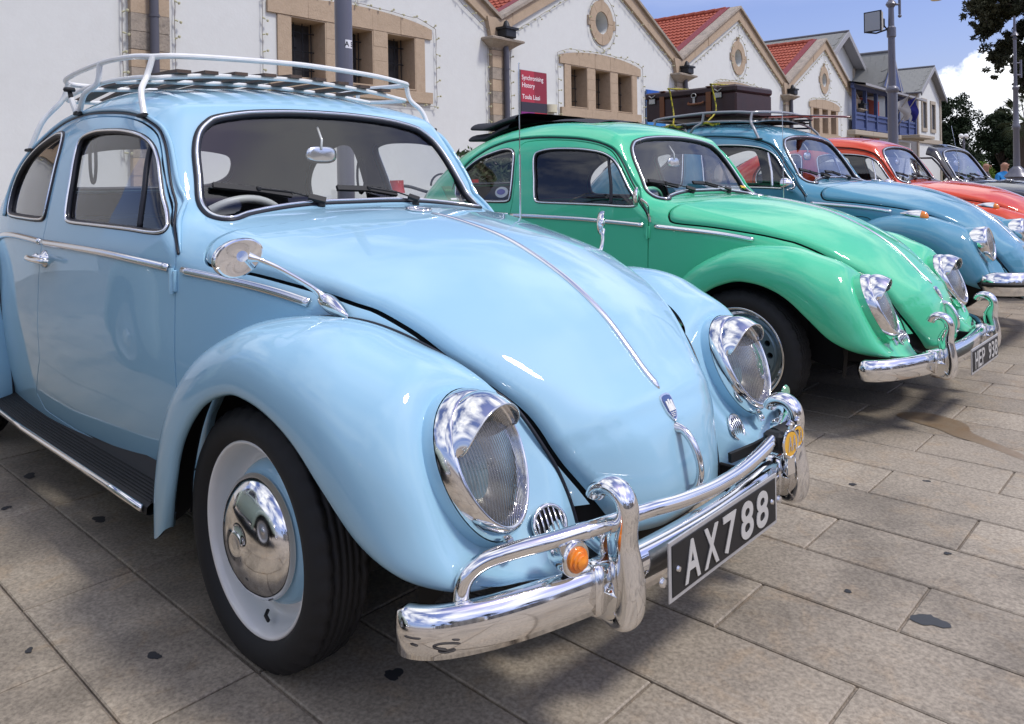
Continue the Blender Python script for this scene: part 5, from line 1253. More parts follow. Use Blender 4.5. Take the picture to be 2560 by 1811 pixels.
    if lights:
        y_=-.05
        w_=[(-1.93,y_,2.60),(-1.93,y_,4.18),(-1.5,y_,4.30),(0,y_,4.36),(1.5,y_,4.30),(1.93,y_,4.16),(1.93,y_,2.62),(0,y_,2.60),(-1.9,y_,2.60)]
        c_=[(.62*math.cos(t),y_,5.14+.68*math.sin(t)) for t in np.linspace(-1.4,4.7,40)]
        g_=[(a+.35,y_,4.35),(0,y_,6.30),(b-.35,y_,4.35)]
        st=empty('string_lights',tuple(fpos(c)),RZ,label={5.95:'bulbs strung round the wide stone window behind the roof rack',13.8:'bulbs strung edging the gable above the red poster',21.95:'bulbs strung edging the gable above the brown suitcase',30.3:'bulbs strung on the farthest white gable',-1.9:'bulbs strung on the gable at the far left'}[c],cat='fairy lights')
        string_light(st,[w_,c_,g_,[(0,y_,4.36),(0,y_,4.5)],[(0,y_,5.82),(0,y_,6.28)]])
    return T
BL=[(-1.9,-5.9,2.15,'white gabled warehouse at the far left behind the light blue car'),(5.95,2.15,9.77,'white gabled warehouse whose barred stone window shows above the roof rack'),(13.8,9.77,17.85,'white gabled warehouse with the red poster and a round stone opening'),(21.95,17.85,26.1,'white gabled warehouse rising behind the brown suitcase'),(30.3,26.1,34.5,'white gabled warehouse farthest right with a narrow round opening')]
for q in BL: bay(*q)
def pilaster(s,label,pipe_dx,cap=True,w_=.55):
    T=empty('stone_pilaster',tuple(fpos(s)),RZ,label=label,cat='pilaster',group='stone pilasters between the gables')
    z=0;k=0
    while z<3.94:
        h=.255; z1=min(z+h,3.945); stone(T,[(-w_/2,z+.003),(w_/2,z+.003),(w_/2,z1-.003),(-w_/2,z1-.003)],-.10+rng.normal(0,.004),.02,SANDW if rng.random()<.45 else SAND,name='stone_block'); z=z1
    if cap:
        mb=MB()
        rows=[]
        for zz,e in ((3.95,.0),(3.99,.02),(4.02,.06),(4.08,.14),(4.12,.20),(4.13,.24),(4.17,.25),(4.19,.22)):
            x=w_/2+e; y=-.10-e; rows.append([(-x,.02,zz),(-x,y,zz),(x,y,zz),(x,.02,zz)])
        mb.add(*loft(rows)); mb.add([(-.5,.02,4.19),(-.5,-.32,4.19),(.5,-.32,4.19),(.5,.02,4.19)],[(0,1,2,3)]); mb.obj('capital',SANDW,T,smooth=False)
        stone(T,[(-.30,4.195),(.30,4.195),(.42,4.64),(-.42,4.64)],-.11,.03,SAND,name='springer_stone')
    mb=MB(); zt=4.15 if cap else 6.0; mb.tube([(pipe_dx,-.17,0),(pipe_dx,-.17,zt-.3 if cap else zt),(pipe_dx-.02,-.17,zt-.12 if cap else zt+.1)],.062,14); 
    for zz in (1.2,3.55): mb.tube([(pipe_dx,-.17,zz-.02),(pipe_dx,-.17,zz+.02)],.072,14)
    mb.obj('downpipe',GREYP,T)
    if cap:
        mb=MB(); mb.box((pipe_dx-.06,-.25,4.30),(.34,.26,.20),bev=.02); mb.box((pipe_dx-.06,-.25,4.40),(.42,.32,.05)); mb.lathe([(.0,.16),(.05,.12),(.09,.0)],10,at=(pipe_dx-.08,-.25,4.43)); mb.obj('rain_hopper',IRON,T)
    st=[[( -w_/2-.10,-.05,1.5),(-w_/2-.10,-.05,4.0)],[(w_/2+.10,-.05,1.5),(w_/2+.10,-.05,4.0)]]
    if not cap: st=[[(x[0][0],x[0][1],1.5),(x[0][0],x[0][1],4.9)] for x in st]
    sl=empty('string_lights',tuple(fpos(s)),RZ,label='bulb strings on '+label,cat='fairy lights'); string_light(sl,st)
    return T
pilaster(2.2,'the stone pilaster with a grey pipe behind the light blue car',.02,cap=False)
pilaster(9.77,'the stone pilaster left of the red poster',.10); pilaster(17.85,'the stone pilaster between the blue sign and the suitcase',.12); pilaster(26.1,'the stone pilaster right of the suitcase',.12); pilaster(34.55,'the last stone pilaster before the grey roofed building',.12)
# posters and lamp on the wall
def s_at(u,v,y):
    n_=np.array([math.cos(TH),math.sin(TH),0]); r_=ray(u,v); p=CAM+r_*(((P0-n_*y-CAM)@n_)/(r_@n_)); return float((p-P0)@tt_),float(p[2])
def on_wall(s,z,y=-.06): return tuple(fpos(s,y,z))
n3=np.array([math.cos(TH),math.sin(TH),0])
po=empty('exhibition_poster',on_wall(10.94,3.0),RZ,label='red and dark grey exhibition poster reading Synchronising History',cat='poster')
def panel(parent,x0,x1,z0,z1,m,nm,y=0,th_=.02): 
    mb=MB(); mb.box(((x0+x1)/2,y,(z0+z1)/2),(x1-x0,th_,z1-z0)); return mb.obj(nm,m,parent,smooth=False)
RED1=mat('poster_red',(.40,.030,.055),.5); RED2=mat('poster_dark_red',(.25,.022,.040),.5); PGR=mat('poster_charcoal',(.035,.030,.045),.5); PMAG=mat('poster_magenta',(.23,.025,.19),.5); PRED3=mat('poster_bright_red',(.45,.02,.04),.5); TXT=mat('poster_text',(.80,.74,.74),.5)
panel(po,-.475,.475,-1.0,.62,mat('poster_board',(.30,.30,.31),.5),'poster_board',.02)
panel(po,-.465,.0,-.10,.61,RED1,'poster_panel',0,.018); panel(po,.0,.465,-.10,.61,RED2,'poster_panel',0,.018); panel(po,-.465,.465,-.32,-.10,PGR,'poster_panel',0,.018)
panel(po,-.465,0,-.45,-.32,PMAG,'poster_panel',0,.018); panel(po,0,.465,-.45,-.32,PRED3,'poster_panel',0,.018); panel(po,-.465,.465,-.75,-.45,PGR,'poster_panel',0,.018); panel(po,-.465,0,-1.0,-.75,RED2,'poster_panel',0,.018); panel(po,0,.465,-1.0,-.75,mat('poster_photo',(.34,.36,.42),.5,noise=(9,.8,(.12,.12,.16))),'poster_panel',0,.018)
def wtext(parent,s_,size,x,z,m,sx=.8): return lettering(s_,size,((x,-.0105,z),(1,0,0),(0,0,1)),m,parent,.0008,sx,bold=.0015)
wtext(po,'Synchronising',.150,-.44,.40,TXT,.93); wtext(po,'History',.150,-.44,.23,TXT,1.0); wtext(po,'Toula Liasi',.150,-.44,-.03,TXT,1.0); wtext(po,'LARNAKA MUNICIPAL',.090,-.44,-.58,TXT,.82); wtext(po,'GALLERY',.090,-.44,-.68,TXT,.86); wtext(po,'26',.09,-.43,-.86,TXT,.8)
bs=empty('blue_sign',on_wall(16.42,3.0),RZ,label='blue exhibition sign with Greek lettering beside the suitcase',cat='poster')
panel(bs,-.52,.52,-1.1,.61,mat('sign_board',(.10,.20,.40),.5),'sign_board',.02); panel(bs,-.50,.50,.10,.60,mat('sign_blue',(.015,.10,.42),.5),'sign_panel',0,.018); panel(bs,-.50,.50,-1.1,.10,mat('sign_sky',(.03,.25,.60),.5,noise=(2,.6,(.02,.15,.45))),'sign_panel',0,.018)
wtext(bs,'Συγχρονίζοντας',.150,-.46,.38,TXT,.74); wtext(bs,'την Ιστορία',.150,-.46,.20,TXT,.72); wtext(bs,'Τούλα Λιασή',.150,-.46,-.08,TXT,.8); wtext(bs,'ΔΗΜΟΤΙΚΗ ΠΙΝΑΚΟΘΗΚΗ',.08,-.46,-.85,TXT,.8)
wl=empty('wall_lamp',on_wall(11.6,2.81,-.02),RZ,label='cream half round wall lamp between the poster and the barred window',cat='wall lamp')
mb=MB(); rows=[[(.17*math.cos(t),-.15*math.sin(t),z) for t in np.linspace(0,math.pi,16)] for z in (-.09,.09)]; mb.add(*loft(rows)); mb.add([(.17*math.cos(t),-.15*math.sin(t),.09) for t in np.linspace(0,math.pi,16)],[tuple(range(16))]); mb.obj('lamp_shade',mat('cream_enamel',(.62,.58,.42),.5),wl)
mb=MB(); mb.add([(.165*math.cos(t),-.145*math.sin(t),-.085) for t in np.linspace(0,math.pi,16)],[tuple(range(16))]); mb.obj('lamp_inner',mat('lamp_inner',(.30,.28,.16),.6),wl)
# ---------------------------------------------------------------- lamp posts
POST=mat('grey_post_paint',(.135,.135,.165),.38,.2,.3,noise=(3,.25,(.10,.10,.12)))
p5=empty('lamp_post',(-5.52,3.45,0),0,label='plain grey round lamp post marked A5 behind the roof rack',cat='lamp post')
mb=MB(); mb.tube([(0,0,0),(0,0,7.5)],.094,32); mb.obj('pole',POST,p5); mb=MB(); mb.lathe([(.15,0),(.15,.35),(.12,.40),(.10,.45)],32); mb.obj('pole_base',POST,p5)
lb=empty('number_label'); lb.parent=p5; ang=math.atan2(CAM[1]-3.45,CAM[0]+5.52)+R(38)
rows=[[(.0955*math.cos(ang+t),.0955*math.sin(ang+t),z) for t in np.linspace(-.48,.48,12)] for z in (2.575,2.665)]
mb=MB(); mb.add(*loft(rows)); mb.obj('label_card',mat('label_white',(.75,.75,.78),.5),lb)
me=text_mesh('A 5',.078,.0006,.95,'CENTER',.001)
for v in me.vertices: a_=ang+v.co.x/.0965; rr_=.0968+v.co.z; v.co=Vector((rr_*math.cos(a_),rr_*math.sin(a_),2.594+v.co.y))
obj('lettering',me,PLATEB,lb)
def ornate(parent,segs,n=24):
    mb=MB(); mb.lathe(segs,n); return mb.obj('pole',POST,parent)
def ring(r_,z,h=.05): return [(r_*.8,z-h),(r_,z-h*.6),(r_*1.05,z),(r_,z+h*.6),(r_*.8,z+h)]
q=at_depth(2237,600,20); lp=empty('lamp_post',(q[0],q[1],0),0,label='tall ornate grey lamp post with a floodlight beside the blue balcony',cat='lamp post')
zt=lambda v,D:(CAM+ray(2237,v)*D)[2]
zf=zt(62,20); zc_=zt(225,20)
ornate(lp,[(.26,0),(.26,.3),(.20,.5),(.125,.8),(.118,zc_-.08),(.15,zc_-.05),(.165,zc_),(.15,zc_+.05),(.093,zc_+.10),(.083,zt(95,20)),(.11,zt(92,20)),(.11,zt(70,20)),(.075,zt(66,20)),(.066,zt(20,20)),(.10,zt(16,20)),(.13,zt(11,20)),(.10,zt(5,20)),(.066,zt(2,20)),(.06,zt(0,20)+1.5)])
mb=MB(); mb.tube([(0,0,zt(12,20)),tuple(rt*.22+np.array([0,0,zt(11,20)]))],.028,8); e=rt*.22; mb.tube([(e[0],e[1],zt(-40,20)),(e[0],e[1],zt(36,20))],.034,12); mb.lathe([(0,.05),(.04,.03),(.05,0),(.03,-.03),(0,-.045)],12,at=(e[0],e[1],zt(41,20))); mb.obj('lamp_arm',POST,lp)
mb=MB(); e=rt*.95; mb.tube([(0,0,zt(-60,20)),(e[0]*.5,e[1]*.5,zt(-80,20)),(e[0]*1.22,e[1]*1.22,zt(-60,20))],.03,8); mb.obj('lamp_arm',POST,lp)
eL=rt*1.17; mb=MB(); mb.lathe([(.0,-.08),(.12,-.06),(.18,.0),(.16,.12),(.05,.25),(0,.4)],20,at=(eL[0],eL[1],zt(-3,20))); mb.obj('lantern',mat('lantern_cream',(.62,.50,.28),.4),lp)
fl=empty('floodlight'); fl.parent=lp; fl.location=(-rt[0]*.27-.1,-rt[1]*.27-.05,zt(55,20)); fl.rotation_euler=(0,0,math.atan2(-rt[1]-fw[1]*.8,-rt[0]-fw[0]*.8)); fl.scale=(1.25,1.25,1.25)
mb=MB(); rows=[[(x,a*w_,b*h_) for a,b in ((-1,-1),(1,-1),(1,1),(-1,1))] for x,w_,h_ in ((-.16,.07,.09),(-.10,.10,.12),(.0,.15,.17),(.10,.17,.20),(.13,.17,.20))]; mb.add(*loft(rows,True)); mb.obj('floodlight_body',mat('flood_cream',(.45,.43,.37),.5),fl,smooth=False)
mb=MB(); mb.box((.135,0,0),(.02,.36,.42)); mb.obj('floodlight_frame',IRON,fl,smooth=False); mb=MB(); mb.box((.148,0,0),(.01,.31,.37)); mb.obj('floodlight_glass',mat('flood_glass',(.30,.32,.34),.2),fl,smooth=False)
mb=MB(); mb.box((-.19,0,0),(.10,.14,.18)); mb.obj('floodlight_box',IRON,fl,smooth=False)
mb=MB(); fq=np.array(fl.location); mb.tube([(0,0,zt(70,20)),tuple(fq+np.array([0,0,-.28])),tuple(fq+(-rt)*.25+np.array([0,0,-.26]))],.022,8); mb.tube([(0,0,zt(88,20)),tuple(fq*.5+np.array([0,0,fq[2]*.0+zt(70,20)*.5]))],.02,8); mb.obj('floodlight_bracket',IRON,lp)
q=at_depth(2543,480,16); lp2=empty('lamp_post',(q[0],q[1],0),0,label='ornate grey lamp post with a stepped base at the right edge',cat='lamp post')
z2=lambda v:(CAM+ray(2543,v)*16)[2]
ornate(lp2,[(.24,0),(.24,z2(470)),(.19,z2(464)),(.19,z2(446)),(.235,z2(442)),(.21,z2(438)),(.15,z2(430)),(.13,z2(424)),(.062,z2(416)),(.055,z2(325)),(.07,z2(322)),(.075,z2(318)),(.07,z2(314)),(.052,z2(310)),(.046,z2(226)),(.062,z2(223)),(.062,z2(219)),(.034,z2(215)),(.030,z2(100)),(.05,z2(97)),(.03,z2(94)),(.024,z2(60)),(.02,z2(40))])
mb=MB(); e=rt*.115; mb.tube([(e[0],e[1],z2(150)),(e[0],e[1],z2(195)),],.022,8); mb.tube([(-e[0]*.3,-e[1]*.3,z2(188)),(e[0],e[1],z2(188))],.02,8); mb.tube([(-e[0]*.3,-e[1]*.3,z2(158)),(e[0],e[1],z2(158))],.016,8); mb.lathe([(0,.12),(.03,.10),(.08,.02),(.02,0)],12,at=(0,0,z2(92))); mb.obj('lamp_bracket',POST,lp2)
q=at_depth(2410,400,25); gl=empty('globe_lamp',(q[0],q[1],0),0,label='park lamp with two white globes in front of the dark trees',cat='lamp post'); zg=(CAM+ray(2410,343)*25)[2]
mb=MB(); mb.tube([(0,0,0),(0,0,zg)],.03,8); mb.tube([tuple(-rt*.08+np.array([0,0,zg-.03])),tuple(rt*.08+np.array([0,0,zg-.03]))],.02,8); mb.obj('pole',POST,gl)
for s in (-1,1):
    mb=MB(); mb.lathe([(.075*math.sin(t),.075*math.cos(t)) for t in np.linspace(0,math.pi,12)],18,at=tuple(rt*.08*s+np.array([0,0,zg+.03]))); mb.obj('globe',mat('globe_white',(.80,.80,.78),.3),gl)
# ---------------------------------------------------------------- the other cars
GSTEER=mat('mint_steering_plastic',(.16,.55,.33),.35)
green=build_car('mint green vintage car with a folded black sunroof and chrome wheels, second in the row',(-.032,2.357,-.008),-.011,P_GRN,wheelstyle='chrome',steer=GSTEER)
blue=build_car('teal blue vintage car with a suitcase on its roof rack, third in the row',(-.047,4.356,.02),.0,P_BLU,era='late',wheelstyle='steel',glass=GLASS); blue.scale=(1.03,)*3
orange=build_car('orange red vintage car fourth in the row',(-.111,6.711,.0),-.015,P_ORG,era='late',wheelstyle='steel'); orange.scale=(1.025,)*3
black=build_car('black open topped vintage car farthest right in the row',(.115,7.90,.0),-.057,P_BLK,era='late',wheelstyle='steel'); black.scale=(1.02,)*3
def child(p,n): return [o for o in p.children if o.name.split('.')[0]==n]
# green: folded canvas roof, plate, mirrors, sticker, antenna less
CANV=mat('black_canvas',(.022,.022,.028),.75,bump=(90,.0015))
sr=empty('sunroof'); sr.parent=green
rows=[]
for x,y2,zo,th_ in ((-1.06,.36,.004,.004),(-1.20,.37,.012,.006),(-1.40,.38,.020,.010),(-1.62,.385,.028,.014),(-1.80,.385,.034,.018)):
    z_=z_at(np.full(14,x),np.linspace(-y2,y2,14)); rows.append([(x,y,z+zo+.004*math.sin(y*24)) for y,z in zip(np.linspace(-y2,y2,14),z_)])
V1,F1=loft(rows); mb=MB(); mb.add(V1,F1); mb.obj('roof_canvas',CANV,sr)
for k,(x0,zo,ln) in enumerate(((-1.70,.040,.36),(-1.64,.078,.40))):
    mb=MB(); P=[]
    rows=[]
    for i,x in enumerate(np.linspace(x0,x0-ln,8)):
        u=i/7; hh=.022*math.sin(math.pi*min(1,.15+u*.55))**.5+.006; zc2=z_at([max(x,-1.9)],[0])[0]+zo-.01*u+(.035*u if k==1 else .0)
        rows.append([(x,.385*math.copysign(abs(math.cos(t))**.3,math.cos(t)),zc2+hh*math.sin(t)-.06*(math.cos(t)**2)*.35) for t in np.linspace(0,2*np.pi,24,endpoint=False)])
    mb.add(*loft(rows,True)); mb.add(rows[-1],[tuple(range(24))]); mb.obj('canvas_fold',CANV,sr)
def small_plate(car,text,x,z,chars_w=.058,w_=.50,h_=.105):
    t=empty('number_plate'); t.parent=car; t.location=(x,0,z)
    mb=MB(); mb.box((0,0,0),(.004,w_,h_),bev=.001); mb.obj('plate_border',SILVER,t); mb=MB(); mb.box((.0025,0,0),(.003,w_-.02,h_-.02),bev=.001); mb.obj('plate_face',PLATEB,t)
    n=len(text); 
    for i,ch in enumerate(text):
        if ch==' ': continue
        me=text_mesh(ch,.11,.001,1.0,'LEFT',.001); xs_=[v.co.x for v in me.vertices]; ys_=[v.co.y for v in me.vertices]; sx=.046/(max(xs_)-min(xs_)); sy_=.070/(max(ys_)-min(ys_)); yy=-w_/2+.03+(w_-.06)*i/n+.01
        for v in me.vertices: v.co=Vector((.0055+v.co.z,yy+(v.co.x-min(xs_))*sx,-.035+(v.co.y-min(ys_))*sy_))
        me.name='plate_character'; obj('plate_character',me,GLY,t)
small_plate(green,'HEP 938',.795,.325,w_=.46)
gbm=child(green,'front_bumper')[0]
# green mirrors
def green_mirror():
    t=empty('door_mirror'); t.parent=green
    p,g=on_side(-.50,.90,-1,.01); mb=MB(); P=cr([p,p+np.array([.0,-.01,.04]),p+np.array([.02,-.05,.085]),p+np.array([.0,-.08,.115])],6); mb.tube(P,.0055,8); mb.obj('mirror_stem',CHROME,t)
    hd=p+np.array([-.02,-.085,.125]); fr=np.array(frame_rot((-.85,-.5,.05))); rows=[]
    for h_,k in ((-.018,.05),(-.016,.5),(-.010,.85),(0,1.0),(.006,.97),(.007,.05)): rows.append([hd+fr@np.array([-h_,.058*k*math.cos(a),.050*k*math.sin(a)]) for a in np.linspace(0,2*np.pi,32,endpoint=False)])
    mb=MB(); mb.add(*loft(rows,True)); mb.obj('mirror_shell',CHROME,t)
green_mirror()
pS,gS_=on_side(-1.50,1.055,-1,-.02); so_=empty('window_sticker'); so_.parent=green; so_.matrix_local=Matrix.Translation(pS)@frame_rot(gS_).to_4x4()
mb=MB(); mb.lathe([(0,.001),(.052,.001)],28,axis='x'); 
o=mb.obj('sticker_disc',mat('sticker_white',(.62,.62,.62),.5),so_); o.scale=(1,1,.62)
mb=MB(); mb.lathe([(0,.002),(.034,.002)],20,at=(.0005,-.004,.004),axis='x'); o=mb.obj('sticker_print',mat('sticker_violet',(.10,.09,.35),.5),so_); o.scale=(1,1,.5)
yb=MB(); rows=[[( -.50+.012*math.sin(t*3),.33+.035*math.cos(t)*k,1.035+.025*math.sin(t)*k+.012*(1-k)) for t in np.linspace(0,math.pi,14)] for k in (1,.8,.4,.05)]
yb.add(*loft(rows)); yb.obj('yellow_toy',mat('yellow_toy',(.75,.42,.03),.5),None,label='small yellow toy on the scuttle of the mint green car',cat='toy'); bpy.data.objects['yellow_toy'].location=(-.032,2.357,0)
# aerials on green and orange
for car,x,y,h in ((green,-.36,.56,.62),(orange,-.36,.56,.62)):
    mb=MB(); z_=z_at([x],[y*.9])[0]; mb.tube([(x,y,.92),(x,y,1.2)],.003,6); mb.tube([(x,y,1.2),(x-.06 if car is orange else x,y,.92+h+.02)],.0018,6); mb.obj('aerial',CHROME2,car)
# late mirrors on blue and orange
for car in (blue,orange):
    t=empty('door_mirror'); t.parent=car; p,g=on_side(-.60,.955,-1,.0); mb=MB(); mb.tube([p,p+np.array([.0,-.06,.02])],.010,8); mb.obj('mirror_stem',CHROME,t)
    rows=[]
    for h_,k in ((-.055,.12),(-.045,.55),(-.02,.88),(.0,1.0),(.004,.97)): rows.append([p+np.array([-h_,-.115+.062*k*math.cos(a),.055+.042*k*math.sin(a)]) for a in np.linspace(0,2*np.pi,28,endpoint=False)])
    mb=MB(); mb.add(*loft(rows,True)); mb.obj('mirror_shell',CHROME,t)
    mb=MB(); mb.add(rows[-1],[tuple(range(28))]); mb.obj('mirror_glass',DARK,t)
# fuel flap outline on the teal car
p1,_=side_path([(-.335,.70),(-.30,.775),(-.24,.795),(-.15,.790),(-.118,.765),(-.118,.70),(-.15,.665),(-.24,.655),(-.31,.665)],-1,.0015,5,True)
obj('fuel_flap',mesh('fuel_flap',*tube(p1,.0022,6,closed=True)),SEAL,blue)
# black car: strip the roof skin, keep the screen frame, add a folded hood behind
for nm in ('headlining',): 
    for o in child(black,nm): bpy.data.objects.remove(o,do_unlink=True)
def m_conv():
    V,T,Nn=body_shell([gS(WINp),gS(QWINp),gWS(),gHood(.0035),gS(DOORp,.0028)]); 
    g=np.minimum(np.maximum(V[:,2]-.965,-(V[:,0]+.60)),1)   # keep below the waist, or ahead of the screen header
    hdr=np.minimum(V[:,2]-.965, (-(V[:,0]+.90)))
    keep=np.maximum(np.minimum(V[:,2]-.965,9),-9); g=np.minimum(keep,-(V[:,0]+.86)); V,T,Nn=clip(V,T,Nn,g); return mk(V,T,Nn,.02)('convertible_body')
for o in child(black,'body'): bpy.data.objects.remove(o,do_unlink=True)
obj('body',m_conv(),P_BLK,black)
for o in child(black,'quarter_window')+child(black,'quarter_seal')+child(black,'quarter_trim')+child(black,'drip_rail')+child(black,'drip_channel')+child(black,'rear_window'): 
    for c2 in list(o.children): bpy.data.objects.remove(c2,do_unlink=True)
    bpy.data.objects.remove(o,do_unlink=True)
for s,dn in ((-1,'door-1'),(1,'door1')): pass
for o in child(black,'door'):
    for c2 in list(o.children): bpy.data.objects.remove(c2,do_unlink=True)
    bpy.data.objects.remove(o,do_unlink=True)
for s in (-1,1):
    def cdoor():
        V=clip(HV,HT,HN,-s*HV[:,1]); V=clip(*V,sd_poly(V[0][:,0],V[0][:,2],DOORp)+.0022); V=clip(*V,.3-np.abs(V[0][:,1])); V=clip(*V,V[0][:,2]-.985); return mk(*V,.016)('door')
    d=obj('door',cdoor(),P_BLK,black)
    mb=MB(); pts=[on_side(-.60,1.0,s,-.01)[0],on_side(-.735,1.20,s,-.02)[0],on_side(-.80,1.27,s,-.03)[0],on_side(-1.05,1.27,s,-.03)[0],on_side(-1.06,1.0,s,-.01)[0]]; mb.tube(pts,.010,8); mb.obj('quarter_light_frame',P_BLK,d)
ft=empty('folded_top'); ft.parent=black; mb=MB(); rows=[]
for x,zz,hh in ((-1.72,1.02,.03),(-1.85,1.10,.10),(-2.05,1.14,.12),(-2.25,1.12,.10),(-2.42,1.04,.04)): rows.append([(x,.60*math.copysign(abs(math.cos(t))**.5,math.cos(t)),zz+hh*math.sin(t)) for t in np.linspace(0,2*np.pi,24,endpoint=False)])
mb.add(*loft(rows,True)); mb.obj('top_bundle',CANV,ft)
# ---------------------------------------------------------------- luggage on the teal car
sc=1.03
rk=rack((-.047,4.356,.02),0,'grey tubular roof rack on the teal blue car',mat('rack_grey',(.35,.35,.36),.35,.6),n_slats=6); rk.scale=(sc,)*3
LEATH=mat('brown_suitcase_leather',(.040,.014,.013),.42,noise=(11,.6,(.022,.010,.010)),bump=(70,.0012)); TAN=mat('tan_strap',(.16,.050,.014),.5); BRASS=mat('tarnished_clasp',(.42,.40,.36),.4,.8)
su=empty('suitcase',(-.047,4.356,.02),R(-2.5),label='large brown leather suitcase lying on the roof rack of the teal car',cat='suitcase')
x0,x1,y0,y1,z0_,z1_=-2.05,-1.20,-.33,.25,1.575,1.815
mb=MB(); mb.box(((x0+x1)/2,(y0+y1)/2,(z0_+z1_-.055)/2),(x1-x0,y1-y0,z1_-z0_-.055),bev=.012); mb.obj('suitcase_body',LEATH,su)
mb=MB(); mb.box(((x0+x1)/2,(y0+y1)/2,z1_-.028),(x1-x0+.014,y1-y0+.014,.058),bev=.014); mb.obj('suitcase_lid',LEATH,su)
for xx in (x0+.17,x1-.24):
    mb=MB(); mb.box((xx,y0-.006,(z0_+z1_)/2-.02),(.045,.008,.20)); mb.box((xx,(y0+y1)/2,z1_+.004),(.045,y1-y0+.02,.006)); mb.obj('leather_strap',TAN,su,smooth=False)
for xx in (x0+.075,x1-.15):
    mb=MB(); mb.box((xx,y0-.012,z1_-.075),(.060,.012,.042),bev=.003); mb.tube([(xx-.03,y0-.014,z1_-.025),(xx,y0-.018,z1_-.045),(xx+.03,y0-.014,z1_-.025)],.005,6); mb.obj('clasp',BRASS,su)
mb=MB(); mb.tube(cr([(-1.62,y0-.012,1.70),(-1.60,y0-.035,1.685),(-1.50,y0-.035,1.685),(-1.48,y0-.012,1.70)],5),.009,8); mb.obj('suitcase_handle',TAN,su)
mb=MB(); mb.tube([(-1.57+.022*math.cos(a),y0-.014,1.755+.018*math.sin(a)) for a in np.linspace(0,2*np.pi,14)],.004,6); mb.box((-1.57,y0-.010,1.72),(.02,.008,.05)); mb.obj('lock_plate',BRASS,su)
ROPE=mat('yellow_black_rope',(.62,.52,.02),.6,noise=(55,1.0,(.03,.03,.01)))
for k,(xa,xb) in enumerate(((-1.76,-1.62),(-1.38,-1.32))):
    mb=MB(); mb.tube(cr([(xb,-.54,1.500),(xb-.02,-.50,1.52),(xa+.03,y0-.012,1.62),(xa,y0-.012,z1_-.02),(xa,y0,z1_+.008),(xa,y1,z1_+.008),(xa,y1+.012,1.62),(xb,.54,1.49)],4),.0065,6)
    mb.tube(cr([(xb-.06,-.545,1.495),(xb,-.55,1.507),(xb+.05,-.545,1.488),(xb+.10,-.54,1.50)],5),.010,6)
    mb.obj('lashing_rope',ROPE,None,loc=(-.047,4.356,.02),label=('yellow and black rope over the left half of the suitcase','yellow and black rope over the right half of the suitcase')[k],cat='rope')
bd=MB(); rows=[]
for x,w_,z_ in ((-1.55,.10,1.570),(-1.45,.20,1.572),(-1.2,.26,1.573),(-.95,.24,1.566),(-.75,.15,1.553),(-.62,.06,1.541),(-.575,.01,1.536)):
    rows.append([(x,.36+w_*math.cos(t),z_+.008*math.sin(t)) for t in np.linspace(0,2*np.pi,16,endpoint=False)])
bd.add(*loft(rows,True)); o=bd.obj('surfboard',mat('board_red',(.20,.022,.015),.3,0,.6,noise=(2.2,.6,(.03,.012,.012))),None,loc=(-.047,4.356,.03),label='pointed dark red surfboard lying beside the suitcase on the roof rack',cat='surfboard')
# ---------------------------------------------------------------- the grey roofed customs building
SLATE=mat('grey_slate',(.235,.235,.215),.75,noise=(3,.5,(.16,.165,.155))); SLATED=mat('grey_ridge',(.13,.13,.14),.7); SOFF=mat('grey_soffit',(.30,.30,.31),.7); BPAINT=mat('blue_painted_wood',(.050,.075,.19),.6,noise=(4,.5,(.08,.11,.24))); REDW=mat('red_wall',(.42,.075,.05),.8,noise=(2,.5,(.33,.06,.04))); SHUT=mat('grey_shutter',(.16,.17,.20),.6); BLKW=mat('cream_stone',(.42,.36,.28),.85,noise=(5,.5,(.34,.29,.22)))
def scallop(w_,h_,n=7):
    P=[(-w_/2,h_)]+[(-w_/2,h_*.35)]+[(w_/2*math.cos(t),h_*.35-h_*.35*math.sin(t)) for t in np.linspace(math.pi*.98,.02*math.pi,n)][0:]+[(w_/2,h_*.35),(w_/2,h_)]
    V=[(x,y,.012) for x,y in P]+[(x,y,-.004) for x,y in P]; k=len(P); return V,[tuple(range(k))[::-1]]+[(i,(i+1)%k,k+(i+1)%k,k+i) for i in range(k)]
def slope_frame(A,B,Cc):
    """origin A (eave front), x along the eave to the back B, y up the slope to C"""
    A,B,Cc=[np.array(v,float) for v in (A,B,Cc)]; x=B-A; x/=np.linalg.norm(x); y=Cc-A; y-=x*(y@x); L_=np.linalg.norm(y); y/=L_; z=np.cross(x,y); return A,x,y,z,L_
